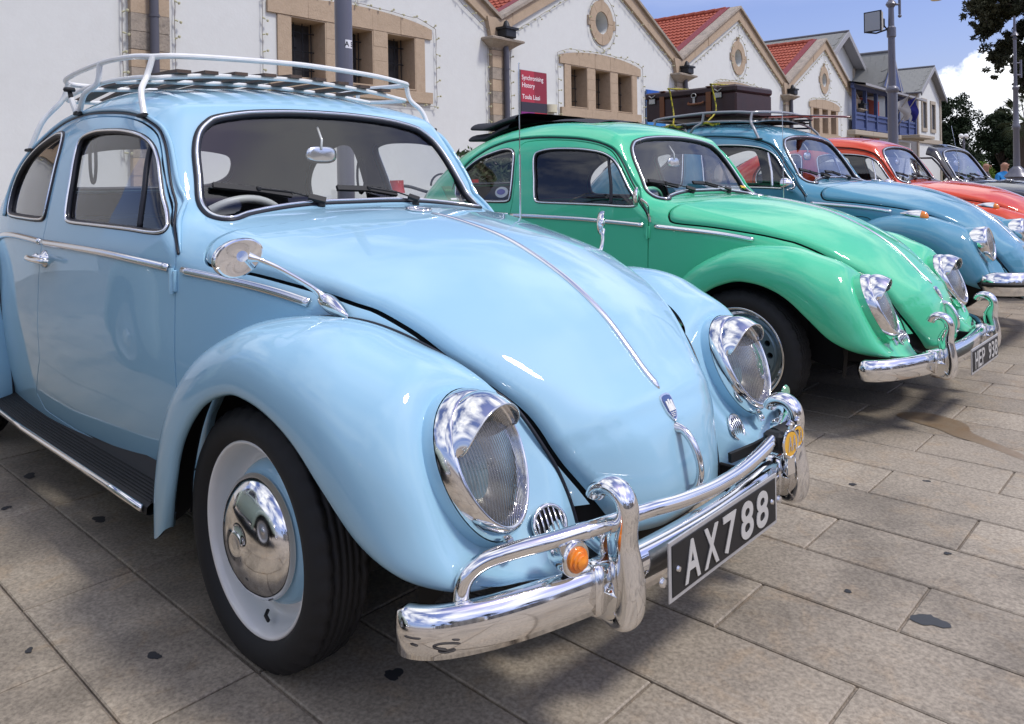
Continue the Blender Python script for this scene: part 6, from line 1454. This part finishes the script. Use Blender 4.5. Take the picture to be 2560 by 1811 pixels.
def wing(label,c,half,ze,za,yf,yback,wall_y,wins=(),scal=None,walls=True,overhang=.5,wz0=0):
    T=empty('slate_roofed_wing',tuple(fpos(c)),RZ,label=label,cat='building')
    if walls:
        hw=half-overhang; zw=ze+overhang*(za-ze)/half-.12
        outer=[(-hw,wz0),(hw,wz0),(hw,zw),(0,za-.16),(-hw,zw)]; hs_=[[(x-.42,z0_),(x-.42,z1_),(x+.42,z1_),(x+.42,z0_)] for x,z0_,z1_ in wins]
        loops=[outer]+hs_; pts=[p for l_ in loops for p in l_]; tri=tessellate_polygon([[Vector((p[0],p[1],0)) for p in l_] for l_ in loops]); mb=MB(); mb.add([(x,wall_y,z) for x,z in pts],[tuple(t) for t in tri])
        for s in (-1,1): mb.add([(s*hw,wall_y,wz0),(s*hw,yback,wz0),(s*hw,yback,zw),(s*hw,wall_y,zw)],[(0,1,2,3)])
        mb.obj('wall',PLAST,T,smooth=False)
        for x,z0_,z1_ in wins:
            w_=empty('window'); w_.parent=T; m2=MB()
            for zz in np.arange(z0_+.05,z1_-.03,.085): m2.box((x,wall_y+.06,zz),(.78,.03,.05))
            m2.box((x,wall_y+.08,(z0_+z1_)/2),(.80,.02,z1_-z0_)); m2.box((x,wall_y+.03,(z0_+z1_)/2),(.05,.03,z1_-z0_)); m2.obj('shutter',SHUT,w_,smooth=False)
            for (cx2,cz,dx,dz_) in ((x,z1_+.10,1.16,.20),(x,z0_-.10,1.2,.20),(x-.50,(z0_+z1_)/2,.15,z1_-z0_),(x+.50,(z0_+z1_)/2,.15,z1_-z0_)): m3=MB(); m3.box((cx2,wall_y-.03,cz),(dx,.08,dz_)); m3.obj('surround_stone',BLKW,w_,smooth=False)
        for s in (-1,1): m3=MB(); m3.box((s*(hw-.10),wall_y-.03,zw/2),(.26,.08,zw)); m3.obj('quoin_strip',BLKW,T,smooth=False)
        m3=MB(); m3.box((0,wall_y-.04,3.1),(2*hw,.12,.24)); m3.obj('string_course',BLKW,T,smooth=False)
    # roof slabs, verge boards and soffit
    for s in (-1,1):
        mb=MB(); V=[(s*half,yf,ze),(s*half,yback,ze),(0,yback,za),(0,yf,za)]; V+= [(x,y,z-.07) for x,y,z in V]; mb.add(V,[(0,1,2,3),(7,6,5,4),(0,4,5,1),(0,3,7,4)]); mb.obj('roof_plane',SLATE if s<0 else SOFF,T,smooth=False)
        mb=MB(); mb.add([(s*half,yf-.01,ze-.20),(0,yf-.01,za-.22),(0,yf-.01,za+.03),(s*half,yf-.01,ze+.03),(s*half,yf+.04,ze-.20),(0,yf+.04,za-.22),(0,yf+.04,za+.03),(s*half,yf+.04,ze+.03)],[(0,1,2,3),(7,6,5,4),(0,4,5,1),(2,6,7,3)]); mb.obj('verge_board',SOFF,T,smooth=False)
        mb=MB(); mb.tube([(s*half,yf,ze-.02),(s*half,yback,ze-.02)],.06,8); mb.obj('gutter',SLATED,T)
    mb=MB(); mb.tube([(0,yf,za+.02),(0,yback,za+.02)],.07,8); mb.obj('ridge_cap',SLATED,T)
    if scal:
        A,x,y,z,L_=slope_frame((-half,yback,ze),(-half,yf,ze),(0,yback,za)); sw_,sh_=scal; me=mesh('shingle',*scallop(sw_*.985,sh_*1.35),smooth=False); nr=int(L_/(sh_*.75))+1; nc=int((yback-yf)/sw_)
        cnt=0
        if nr*nc<260:
            for i in range(nr):
                for j in range(nc):
                    xx=(j+.5+(.5 if i%2 else 0))*sw_; yy=i*sh_*.75-.05
                    if xx+sw_/2>yback-yf or yy+sh_*1.3>L_+.02: continue
                    p=A+x*xx+y*yy+z*.012; zz=z; Mx=Matrix(((x[0],y[0],z[0],p[0]),(x[1],y[1],z[1],p[1]),(x[2],y[2],z[2],p[2]),(0,0,0,1)))@Matrix.Rotation(R(2.5),4,'X')@Matrix.Rotation(rng.normal(0,.012),4,'Z')
                    o=obj('shingle',me,SLATE,T); o.matrix_local=Mx
        else:
            mb=MB(); V0,F0=scallop(sw_*.97,sh_*1.35); V0=np.array(V0)
            for i in range(nr):
                for j in range(nc):
                    xx=(j+.5+(.5 if i%2 else 0))*sw_; yy=i*sh_*.75-.05
                    if xx+sw_/2>yback-yf or yy+sh_*1.3>L_+.02: continue
                    V=V0.copy(); V[:,2]+=.03-V[:,1]*.05; mb.add([tuple(A+x*(xx+v[0])+y*(yy+v[1])+z*(v[2]+.01)) for v in V],F0)
            mb.obj('shingles',SLATE,T,smooth=False,kind='stuff')
    return T
cA,zA=s_at(2122.8,79.6,.3); eA,zeA=s_at(2173,188,.3)
wing('white wing with a steep grey slate gable left of the blue balcony',cA,eA-cA,zeA,zA,.3,9.0,.8,scal=(.55,.50),overhang=.7,wins=((.95,zeA-2.1,zeA-.9),))
wing('steep scalloped slate gable above the blue balcony',37.75,1.45,5.25,7.12,-.8,3.9,0,scal=(.62,.50),walls=False)
cC,zC=s_at(2337,167,-.35); eC,zeC=s_at(2368.5,250,-.35); wl0,wl1=s_at(2298,300,0)[0],s_at(2350,260,0)[0]; w1,w2=s_at(2306,255,0),s_at(2328,262,0)
wing('white end wing with two grey shuttered windows under a slate gable',cC,eC-cC,zeC,zC,-.35,8.0,0,wins=((w1[0]-cC+.25,3.85,w1[1]),(w2[0]-cC+.25,3.85,w2[1])),scal=(.42,.42),overhang=(eC-cC)-(wl1-cC))
# balcony block
bk=empty('balcony_block',tuple(fpos(0)),RZ,label='red walled block with a blue timber balcony between the white wings',cat='building')
mb=MB(); mb.add([(33.1,1.6,0),(44.0,1.6,0),(44.0,1.6,5.3),(33.1,1.6,5.3)],[(0,1,2,3)]); mb.obj('upper_wall',REDW,bk,smooth=False)
mb=MB(); mb.box((38.5,.3,1.45),(11.0,.6,2.9)); mb.obj('lower_wall',PLAST,bk,smooth=False)
for k in range(4): m3=MB(); m3.box((34.5+2.7*k,-.12 if k<3 else -.45,3.08),(2.68,.5,.22),bev=.02); m3.obj('balcony_slab',BLKW,bk,smooth=False)
m3=MB(); m3.box((42.3,-.62,3.12),(3.2,1.2,.16),bev=.02); m3.obj('balcony_slab',BLKW,bk,smooth=False)
for xx in (33.4,35.0,36.7,38.6,40.6,42.4,43.9): m3=MB(); m3.box((xx,-.25,4.25),(.15,.15,2.1)); m3.obj('balcony_post',BPAINT,bk,smooth=False)
for xa,xb in ((33.4,35.0),(35.0,36.7),(36.7,38.6),(38.6,40.6),(40.6,42.4),(42.4,43.9)):
    m3=MB(); m3.box(((xa+xb)/2,-.25,3.95),(xb-xa-.15,.07,.10)); m3.box(((xa+xb)/2,-.25,3.28),(xb-xa-.15,.07,.10)); m3.box(((xa+xb)/2,-.22,3.6),(xb-xa-.15,.03,.60)); m3.box(((xa+xb)/2,-.27,3.72),(xb-xa-.15,.04,.05)); m3.obj('balustrade_panel',BPAINT,bk,smooth=False)
m3=MB(); m3.box((38.6,-.25,5.15),(10.8,.16,.22)); m3.obj('balcony_beam',BPAINT,bk,smooth=False)
V=[(33.1,-.85,5.20),(43.9,-.85,5.20),(43.9,1.7,5.75),(33.1,1.7,5.75)]; m3=MB(); m3.add(V+[(x,y,z-.10) for x,y,z in V],[(0,1,2,3),(7,6,5,4),(0,4,5,1)]); m3.obj('porch_roof',SOFF,bk,smooth=False)
for xx in (35.8,38.9,41.4): m3=MB(); m3.box((xx,1.57,4.15),(.95,.06,2.0)); m3.obj('balcony_door',BPAINT,bk,smooth=False)
m3=MB(); V=[(36.05,-.80,5.3),(39.45,-.80,5.3),(37.75,-.80,7.0)]; m3.add(V,[(0,1,2)]); m3.obj('dormer_face',BPAINT,bk,smooth=False)
for u_,col,lb_ in ((2263,(.55,.54,.52),'white flag hanging from the balcony railing'),(2283,(.03,.03,.22),'dark blue flag hanging beside the white flag')):
    s_,z_s=s_at(u_,296,-1.0); f=empty('flag',tuple(fpos(s_,-1.0,z_s)),RZ,label=lb_,cat='flag'); f.scale=(.75,.75,.75); mb=MB(); mb.tube([(0,1.0,-.5),(0,-.3,1.5)],.03,6); mb.obj('flag_pole',mat('flag_pole',(.4,.35,.28),.6),f)
    rows=[[(.14*math.sin(6*v+3*u)*(u)+.05,-.25+.75*u*(1-.55*v)+.10*math.sin(7*v),1.45-v*1.55*(1-.15*u)+(-.35*u)) for u in np.linspace(0,1,8)] for v in np.linspace(0,1,14)]
    mb=MB(); V,F_=loft(rows); mb.add(V,F_); mb.obj('flag_cloth',mat('flag_'+('w' if col[0]>.5 else 'b'),col,.8,noise=(1.5,.2,(.65,.40,.12) if col[0]>.5 else (.04,.04,.30))),f)
ms=empty('radio_mast',tuple(fpos(34.5,12,0)),RZ,label='thin lattice mast rising behind the grey slate roof',cat='mast'); mb=MB()
for dx in (-.14,.14): mb.tube([(dx,0,0),(dx,0,18)],.035,6)
for k in range(30): mb.tube([(-.14,0,.6*k),(.14,0,.6*k+.6)],.018,4)
mb.obj('mast_lattice',POST,ms)
# ---------------------------------------------------------------- trees
def leafmat(n_,c,c2): return mat(n_,c,.75,0,0,noise=(.8,1.0,c2),spec=.2)
def crown(name,parent,clumps,n,size,m,seed,droop=0,long=1.0):
    rg=np.random.default_rng(seed); C_=np.array([c[:3] for c in clumps]); Rr=np.array([c[3:6] if len(c)>4 else (c[3],)*3 for c in clumps]); wts=Rr.prod(1)**.75; wts/=wts.sum()
    k=rg.choice(len(clumps),n,p=wts); d=rg.normal(size=(n,3)); d/=np.linalg.norm(d,axis=1,keepdims=True); r_=rg.random(n)**.42
    P=C_[k]+d*r_[:,None]*Rr[k]
    a=rg.normal(size=(n,3)); a[:,2]-=droop; a/=np.linalg.norm(a,axis=1,keepdims=True); b=np.cross(a,rg.normal(size=(n,3))); b/=np.linalg.norm(b,axis=1,keepdims=True); s=size*(.6+.8*rg.random(n))[:,None]
    V=np.stack([P-a*s*long-b*s*.15,P-b*s*.5,P+a*s*long,P+b*s*.5],1).reshape(-1,3); F_=np.arange(4*n,dtype=np.int32).reshape(-1,4)
    return obj(name,mesh(name,V,F_,smooth=False),m,parent)
BARK=mat('bark',(.06,.045,.035),.9)
DGRN=leafmat('dark_conifer_leaf',(.014,.026,.012),(.028,.042,.018)); MGRN=leafmat('mid_green_leaf',(.030,.055,.018),(.05,.085,.03)); LGRN=leafmat('bright_shrub_leaf',(.09,.16,.02),(.16,.24,.04)); OLIVE=leafmat('olive_leaf',(.040,.058,.024),(.09,.11,.06))
def tree(label,u,v,D,clumps_px,n,size,m,seed,cat='tree',trunk=True,**k):
    """clumps given as offsets in metres from the trunk foot: (right, back, height, radius...)"""
    q=at_depth(u,v,D); T=empty('tree',(q[0],q[1],0),0,label=label,cat=cat); cl=[]
    for c in clumps_px:
        o=r0*c[0]+fw*c[1]; cl.append((o[0],o[1],c[2])+tuple(c[3:]))
    if trunk:
        top=max(c[2] for c in cl)*.8; mb=MB(); mb.tube([(0,0,0),(.1,.05,top*.5),(0,0,top)],[.22,.15,.05],8)
        for c in cl[:8]: mb.tube([(0,0,min(c[2]*.55,top*.8)),((c[0])*.5,(c[1])*.5,c[2]*.8),(c[0],c[1],c[2])],[.08,.05,.02],5)
        mb.obj('trunk',BARK,T)
    crown('crown',T,cl,n,size,m,seed,**k); return T
rg=np.random.default_rng(5)
def blob(cx,cz,w_,h_,k,rr=.9,sd=1,dp=1.5):
    g=np.random.default_rng(sd); out_=[]
    for i in range(k):
        t=g.random(); a=g.random()*2-1; out_.append((cx+a*w_*(1-.75*t),g.normal(0,dp*.4),cz+t*h_,rr*(.6+.6*g.random())*(1-.35*t)))
    return out_
tree('tall dark ragged conifer just right of the white end wing',2392,440,54,blob(-.3,.3,2.7,5.8,66,.72,3)+[(-1.4,0,4.6,.7),(-1.2,0,5.4,.55),(-.6,0,6.0,.5),(-1.5,0,3.6,.8)]+[(1.5,0,5.2,.45),(1.8,0,4.6,.4),(.2,0,6.1,.5),(.6,0,6.5,.35),(2.0,0,3.4,.5),(2.4,0,2.8,.4)],26000,.085,DGRN,11)
tree('dark conifer with a tufted top behind the right lamp post',2503,440,48,blob(.0,.5,1.5,3.6,30,.62,6)+[(-.5,0,4.4,.5),(.1,0,4.8,.45),(.5,0,4.4,.5),(-1.0,0,3.5,.5),(-1.3,0,2.9,.45)],22000,.085,DGRN,12)
tree('low leafy tree between the two conifers',2440,440,56,blob(.0,.2,2.6,2.3,34,.7,8),20000,.085,MGRN,13)
tree('dark tree mass at the right edge behind the lamp post',2610,440,46,blob(.0,.2,2.6,2.8,34,.75,9),20000,.09,DGRN,14)
tree('dark hedge like tree at the foot of the white end wing',2405,450,50,blob(.0,.0,2.2,2.0,26,.7,15),15000,.09,DGRN,16)
tree('bright green shrub beside the black car screen',2452,455,26,[(0,0,.9,.55),(.3,0,.7,.5),(-.3,0,1.0,.4),(.05,0,1.25,.32)],3200,.05,LGRN,17,cat='shrub')
# palm
q=at_depth(2560,440,32); pm_=empty('palm_tree',(q[0],q[1],0),0,label='fan palm partly hidden by the right lamp post',cat='palm'); mb=MB(); mb.tube([(0,0,0),(.05,0,3.2)],[.22,.17],10); mb.obj('trunk',BARK,pm_); mb=MB(); rg=np.random.default_rng(3)
for k in range(34):
    a=rg.random()*2*np.pi; e=rg.uniform(-.7,1.2); d=np.array([math.cos(a)*math.cos(e),math.sin(a)*math.cos(e),math.sin(e)]); c_=np.array([.05,0,3.3])+d*.75; sx=np.cross(d,[0,0,1.]); sx/=np.linalg.norm(sx); mb.tube([(.05,0,3.25),tuple(c_)],.012,4)
    for f in np.linspace(-1.1,1.1,15):
        dd=d*math.cos(f)+sx*math.sin(f); e1=c_+dd*.32; e2=c_+dd*.62+np.array([0,0,-.14-.1*rg.random()]); wv=np.cross(dd,[0,0,1.]); wv=wv/np.linalg.norm(wv)*.022; mb.add([c_,e1-wv,e2,e1+wv],[(0,1,2,3)])
mb.obj('fronds',leafmat('palm_frond',(.035,.05,.02),(.07,.085,.04)),pm_,smooth=False)
# hanging conifer boughs at the top right: nearer tree, trunk outside the frame
q=at_depth(2760,480,17); T=empty('tree',(q[0],q[1],0),0,label='conifer whose dark boughs hang into the top right corner',cat='tree'); mb=MB(); mb.tube([(0,0,0),(.1,.1,4),(0,0,8)],[.25,.2,.12],10)
def rel(u,v,D): return at_depth(u,v,D)-np.array([q[0],q[1],0])
B0=rel(2740,60,17); cl=[]
brs=[[(2700,-40),(2600,-30),(2520,-10),(2450,5),(2446,20)],[(2700,20),(2600,5),(2520,15),(2470,50),(2460,80)],[(2700,60),(2620,40),(2570,60),(2530,95),(2505,120),(2496,145)],[(2720,100),(2640,80),(2580,110),(2560,140),(2545,170)],[(2700,0),(2580,-10),(2500,20),(2478,30)],[(2700,120),(2600,130),(2570,160),(2560,190)],[(2700,-60),(2560,-60),(2470,-40),(2440,-20)]]
for i,b_ in enumerate(brs):
    P=cr([rel(u,v,17+.25*((i*7)%5-2)) for u,v in b_],6); mb.tube(P,np.linspace(.06,.012,len(P)),6)
    for p_ in P[6:]:
        for _ in range(5):
            e=p_+rg.normal(0,.12,3)+np.array([0,0,-.10]); mb.tube([p_,(p_+e)/2+rg.normal(0,.03,3),e],.006,4); cl.append((e[0],e[1],e[2],.09,.09,.07))
        cl.append((p_[0],p_[1],p_[2],.13,.13,.09))
mb.obj('trunk',BARK,T); crown('crown',T,cl,26000,.035,leafmat('bough_needles',(.018,.024,.014),(.045,.045,.022)),21,droop=.5,long=1.5)
# olive bush in a planter behind the green car
q=at_depth(1238,470,6.6); ol=empty('potted_olive',(q[0],q[1],0),0,label='bushy potted olive behind the mint green car',cat='plant'); mb=MB(); mb.lathe([(.22,0),(.30,.45),(.32,.48),(.30,.50),(.27,.46)],20); mb.obj('terracotta_pot',mat('terracotta',(.36,.14,.08),.8),ol)
mb=MB(); rgo=np.random.default_rng(9); cl=[]
for k in range(46):
    a=rgo.random()*6.28; r_=rgo.random()**.6*.42; z_=.80+rgo.random()*.47; e=(r_*math.cos(a),r_*math.sin(a),z_); mb.tube([(0,0,.45),(e[0]*.4,e[1]*.4,z_*.75),e],[.014,.008,.003],4); cl.append(e+(.10,.10,.13))
mb.obj('stems',BARK,ol); crown('leaves',ol,cl,5200,.022,OLIVE,31,long=1.7)
# ---------------------------------------------------------------- red trail bike by the wall
q=at_depth(1020,560,6.4); hz=(CAM+ray(1000,472)*6.4)[2]
mo=empty('motorcycle',(q[0],q[1],0),math.atan2(-fw[1],-fw[0])+R(38),label='red trail motorcycle with an XR number board behind the light blue car',cat='motorcycle')
MRED=mat('motorcycle_red',(.48,.015,.015),.3,0,.5)
for wx in (.68,-.68):
    w_=empty('wheel',(wx,0,.34)); w_.parent=mo; V,F_=tyre_geo(.34,.045,.26,60,False); obj('tyre',mesh('tyre',V,F_),TYRE,w_); mb=MB(); V,F_=lathe_axle([(.265,-.03),(.265,.03),(.25,.02),(.25,-.02)],40); mb.add(V,F_)
    for k in range(16): a=k*math.pi/8; mb.tube([(0,0,0),(.25*math.cos(a),0,.25*math.sin(a))],.003,4)
    mb.obj('rim',CHROME2,w_)
mb=MB(); 
for s in (-1,1): mb.tube([(.68,s*.09,.34),(.50,s*.09,hz-.02)],.022,8)
mb.obj('fork',SILVER,mo); mb=MB(); mb.tube(cr([(.36,-.40,hz+.02),(.42,-.25,hz+.02),(.47,-.08,hz-.03),(.47,.08,hz-.03),(.42,.25,hz+.02),(.36,.40,hz+.02)],5),.012,8); mb.tube([(.36,-.42,hz+.02),(.37,-.28,hz+.02)],.018,8); mb.tube([(.36,.42,hz+.02),(.37,.28,hz+.02)],.018,8); mb.obj('handlebar',IRON,mo)
for s in (-1,1):
    mb=MB(); rows=[[(.45-.02*k+.05*math.cos(t),s*.345+.055*math.sin(t),hz+.02+dz_) for t in np.linspace(-1.6,1.6,10)] for k,dz_ in ((0,-.05),(1,0),(1,.045))]; mb.add(*loft(rows)); mb.obj('hand_guard',MRED,mo)
nb=empty('number_board'); nb.parent=mo; nb.location=(.58,0,hz-.04); nb.rotation_euler=(0,R(-14),0)
P=cr([(-.085,.09),(0,.115),(.085,.09),(.10,.02),(.07,-.09),(0,-.12),(-.07,-.09),(-.10,.02)],4,True); mb=MB(); V=[(.0,a,b) for a,b in P]+[(.012,a*.95,b*.95) for a,b in P]; k=len(P); mb.add(V,[tuple(range(k,2*k))]+[(i,(i+1)%k,k+(i+1)%k,k+i) for i in range(k)]); mb.obj('board',mat('board_charcoal',(.035,.03,.033),.4),nb)
lettering('XR',.085,((.0135,-.062,.0),(0,1,0),(0,0,1)),TXT,nb,.001,1.05,bold=.004)
mb=MB(); mb.tube([(.52,.1*math.cos(a),hz+.02+.09*math.sin(a)) for a in np.linspace(0,math.pi,14)],.008,6); mb.obj('cable_loop',RUBBER,mo)
mb=MB(); rows=[[(x,w_*math.copysign(abs(math.cos(t))**.7,math.cos(t)),z_+h_*math.sin(t)) for t in np.linspace(0,2*np.pi,18,endpoint=False)] for x,w_,z_,h_ in ((.42,.05,.86,.08),(.32,.12,.86,.13),(.10,.13,.84,.12),(-.12,.08,.80,.08),(-.18,.04,.80,.05))]; mb.add(*loft(rows,True)); mb.obj('fuel_tank',MRED,mo)
mb=MB(); mb.add(*loft([[(x,w_*math.cos(t),z_+.045*math.sin(t)) for t in np.linspace(0,2*np.pi,14,endpoint=False)] for x,w_,z_ in ((-.08,.09,.86),(-.4,.10,.84),(-.75,.09,.90),(-.8,.05,.92))],True)); mb.obj('seat',RUBBER,mo)
mb=MB(); mb.add(*loft([[(x,w_*c2,z_) for c2 in (-1,-.5,0,.5,1)] for x,w_,z_ in ((.30,.06,.66),(.5,.07,.74),(.72,.075,.735),(.95,.06,.66),(1.05,.03,.60))])); mb.obj('front_mudguard',MRED,mo)
mb=MB(); mb.add(*loft([[(x,w_*c2,z_+.02*(1-c2*c2)) for c2 in (-1,-.5,0,.5,1)] for x,w_,z_ in ((-.45,.07,.80),(-.8,.08,.86),(-1.05,.06,.84))])); mb.obj('rear_mudguard',MRED,mo)
mb=MB(); mb.box((.02,0,.48),(.34,.24,.34),bev=.05); mb.tube([(.45,0,hz-.1),(.0,0,.70),(-.4,0,.62),(-.3,0,.35),(.2,0,.28),(.45,0,hz-.2)],.022,8); mb.tube([(-.3,0,.36),(-.68,0,.34)],.025,8); mb.obj('engine_and_frame',IRON,mo)
mb=MB(); mb.tube([(.4,-.42,hz+.02),(.36,-.46,hz+.13)],.005,6); mb.lathe([(0,.012),(.045,.006),(.05,0),(0,-.006)],18,at=(.35,-.47,hz+.16),axis='x'); mb.obj('bike_mirror',IRON,mo)

P_SAGE=paint('pale_sage',(.33,.40,.34))
side_car=build_car('pale sage vintage car reflected in the hubcap of the light blue one',(-.12,-2.42,0),0.01,P_SAGE,wheelstyle='steel')
fronds=MB(); rgp=np.random.default_rng(14)
for k in range(36):
    a=rgp.random()*6.28; e=rgp.uniform(-.3,1.2); d=np.array([math.cos(a)*math.cos(e),math.sin(a)*math.cos(e),math.sin(e)]); side=np.cross(d,[0,0,1.]); side/=np.linalg.norm(side); P=[np.array([0,0,7.5])+d*q*2.6+np.array([0,0,-1.5*q*q]) for q in np.linspace(0,1,8)]
    for i in range(7):
        for s in (-1,1):
            e2=P[i]+side*s*.45+np.array([0,0,-.18])+(P[i+1]-P[i])*.6; fronds.add([P[i],P[i+1],e2],[(0,1,2)])
fme=fronds.mesh('fronds',smooth=False); tme=mesh('trunk',*tube([(0,0,0),(.1,0,3.5),(0,.1,7.5)],[.20,.15,.14],8))
for k in range(9):
    T=empty('palm_tree',(24+3*math.sin(k*2.1),-26+7.2*k,GZ),k*.7,label='tall date palm on the promenade opposite, number of its row told by reflections only' if False else ['palm opposite the cars at the south end','second palm opposite the cars','third palm opposite the cars','palm opposite the light blue car','palm opposite the mint green car','palm opposite the teal car','palm opposite the orange car','palm opposite the black car','palm opposite the end of the row'][k],cat='palm',group='promenade palms facing the cars')
    obj('trunk',tme,BARK,T); obj('fronds',fme,MATS['palm_frond'],T)
for k,(y_,w_,h_) in enumerate(((-34,14,9),(-16,12,12),(0,15,8),(17,13,11),(34,14,9))):
    T=empty('seafront_block',(46,y_,0),0,label=['plain low seafront block far to the south','taller cream seafront block','long low seafront block facing the cars','tall seafront block with a flat roof','seafront block beyond the row of palms'][k],cat='building'); mb=MB(); mb.box((0,0,h_/2),(10,w_,h_)); mb.obj('wall',mat('seafront_plaster%d'%k,((.45,.42,.37),(.55,.50,.42),(.40,.38,.36),(.50,.47,.43),(.42,.36,.30))[k],.8),T,smooth=False)
    for i in range(int(h_/3)):
        for j in range(int(w_/3)):
            mb=MB(); mb.box((-5.0,-w_/2+1.5+3*j,1.8+3*i),(.1,1.3,1.5)); mb.obj('window',CURT,T,smooth=False)
# ---------------------------------------------------------------- people
SKIN=mat('skin',(.42,.22,.14),.5); HAIRB=mat('dark_hair',(.018,.013,.010),.7)
def person(loc,rz,label,shirt,trousers,hair=None,pose='stand',h=1.0,lean=0.0,seat=.45):
    T=empty('person',loc,rz,label=label,cat='person'); T.scale=(h,h,h)
    S=lambda *p:np.array(p,float)
    if pose=='sit': hip=S(0,0,seat+.10); kn=[S(.44,s*.12,seat+.06) for s in (-1,1)]; an=[S(.46,s*.12,.09) for s in (-1,1)]
    else: hip=S(0,0,.95); kn=[S(.03,s*.11,.50) for s in (-1,1)]; an=[S(0,s*.11,.09) for s in (-1,1)]
    ch=hip+S(math.sin(lean)*.42,0,math.cos(lean)*.42); nk=ch+S(math.sin(lean*1.2)*.14,0,math.cos(lean)*.14); hd=nk+S(.02+.05*math.sin(lean),0,.13)
    V=[];E_=[];Rd=[]
    def add(p,r_,par=None): V.append(tuple(p)); Rd.append(r_); 
    def node(p,r_,par=None):
        V.append(tuple(p)); Rd.append(r_ if isinstance(r_,tuple) else (r_,r_)); i=len(V)-1
        if par is not None: E_.append((par,i))
        return i
    p0=node(hip,(.15,.12)); w1=node(hip*.5+ch*.5,(.14,.11),p0); c_=node(ch,(.17,.12),w1); n_=node(nk,(.055,.055),c_); hb=node(hd+S(0,0,-.04),(.070,.075),n_); ht=node(hd+S(0,0,.07),(.078,.09),hb)
    for k,s in enumerate((-1,1)):
        sh=ch+S(0,s*.17,.05); el=sh+S(.04,s*.07,-.28); wr=el+S(.20,-s*.03,-.12) if pose=='sit' else el+S(.08,0,-.25)
        a=node(sh,.055,c_); b=node(el,.042,a); c2=node(wr,.030,b); hnd=node(wr+S(.05,0,-.03),(.038,.022),c2)
        for f,(dy,ln) in enumerate(((-.028,.060),(-.010,.075),(.008,.072),(.026,.058))): node(wr+S(.05+ln,dy,-.05-ln*.4),.009,hnd)
        node(wr+S(.06,-s*.05,-.02),.010,hnd)
        q=node(hip+S(0,s*.09,-.06),.095,p0); q=node(kn[k],.065,q); q=node(an[k],.042,q); node(an[k]+S(.14,0,-.05),(.042,.03),q)
    me=bpy.data.meshes.new('body'); me.from_pydata(V,E_,[]); o=bpy.data.objects.new('body',me); COL.objects.link(o); md=o.modifiers.new('s','SKIN'); ss=o.modifiers.new('u','SUBSURF'); ss.levels=2; ss.render_levels=2
    for i,sv in enumerate(me.skin_vertices[0].data): sv.radius=Rd[i]; sv.use_root=(i==0)
    bpy.context.view_layer.update(); m2=bpy.data.meshes.new_from_object(o.evaluated_get(bpy.context.evaluated_depsgraph_get())); bpy.data.objects.remove(o)
    m2.name='body'; m2.materials.clear(); m2.polygons.foreach_set('use_smooth',np.ones(len(m2.polygons),bool))
    for mm_ in (SKIN,shirt,trousers,HAIRB): m2.materials.append(mm_)
    up_=(nk-hip)/np.linalg.norm(nk-hip)
    for p in m2.polygons:
        c3=np.array(p.center); t=(c3-hip)@up_; arm=abs(c3[1])>.20
        if t<.02 and not (arm and pose!='sit' and c3[2]>hip[2]-.5): p.material_index=2 if (c3[2]>.10) else 3
        elif t<np.linalg.norm(nk-hip)-.01 and not (arm and (t<.18)): p.material_index=1
        if arm and t<.12 and abs(c3[1])>.19 : p.material_index=0
        if (c3-hd)[2]>-.02 and hair is not None and ((c3-hd)[2]>.07 or (c3-hd)[0]<-.01): p.material_index=3
    ob=bpy.data.objects.new('body',m2); COL.objects.link(ob); ob.parent=T
    mb=MB()
    for s in (-1,1): mb.lathe([(0,.012),(.009,.008),(.012,0),(0,-.004)],8,at=tuple(hd+S(.088,s*.030,.015)),axis='x'); mb.lathe([(.0,.02),(.02,.012),(.024,0),(.0,-.02)],8,at=tuple(hd+S(.0,s*.078,.0)))
    mb.tube([tuple(hd+S(.085,0,.02)),tuple(hd+S(.108,0,-.02)),tuple(hd+S(.088,0,-.03))],.010,6); mb.tube([tuple(hd+S(.086,-.022,-.055)),tuple(hd+S(.09,.022,-.055))],.006,6)
    mb.obj('face_features',SKIN,T)
    return T
def place(u,D): 
    q=at_depth(u,470,D); return (q[0],q[1],GZ)
face=math.atan2(-fw[1],-fw[0])
q=at_depth(2500,470,17.5); bn=empty('bench',(q[0],q[1],0),math.atan2(r0[1],r0[0]),label='low stone bench beneath the trees behind the black car',cat='bench'); mb=MB(); mb.box((0,0,.41),(2.6,.45,.08),bev=.02); mb.obj('bench_seat',BLKW,bn); 
for xx in (-1.0,1.0): mb=MB(); mb.box((xx,0,.185),(.2,.38,.37)); mb.obj('bench_leg',BLKW,bn)
person(place(2510,17.0),face+R(15),'man in a bright blue shirt beside the right lamp post',mat('shirt_blue',(.02,.22,.55),.8),mat('trousers_navy',(.02,.025,.05),.8),hair=1,pose='sit')
person(place(2482,17.3),face-R(60),'person in a white shirt bending forward beside the man in blue',mat('shirt_white',(.62,.62,.62),.8),mat('trousers_dark',(.03,.03,.035),.8),hair=1,pose='sit',lean=.75)
person(place(2464,18.2),face+R(40),'bald man seen behind the black car screen',mat('shirt_grey',(.10,.08,.08),.8),mat('trousers_dark',(.03,.03,.035),.8),pose='sit')
person((-2.35,6.35,0) if False else tuple(place(1768,6.9)),face-R(50),'dark haired child seen through the glass of the mint green car',mat('shirt_dusty',(.30,.30,.34),.8),mat('trousers_dark',(.03,.03,.035),.8),hair=1,h=.66)
person(tuple(place(1836,7.6)),face-R(100),'adult in beige clothes leaning behind the teal car',mat('shirt_beige',(.40,.30,.22),.8),mat('trousers_beige',(.38,.29,.22),.8),hair=1,h=.93,lean=.35)
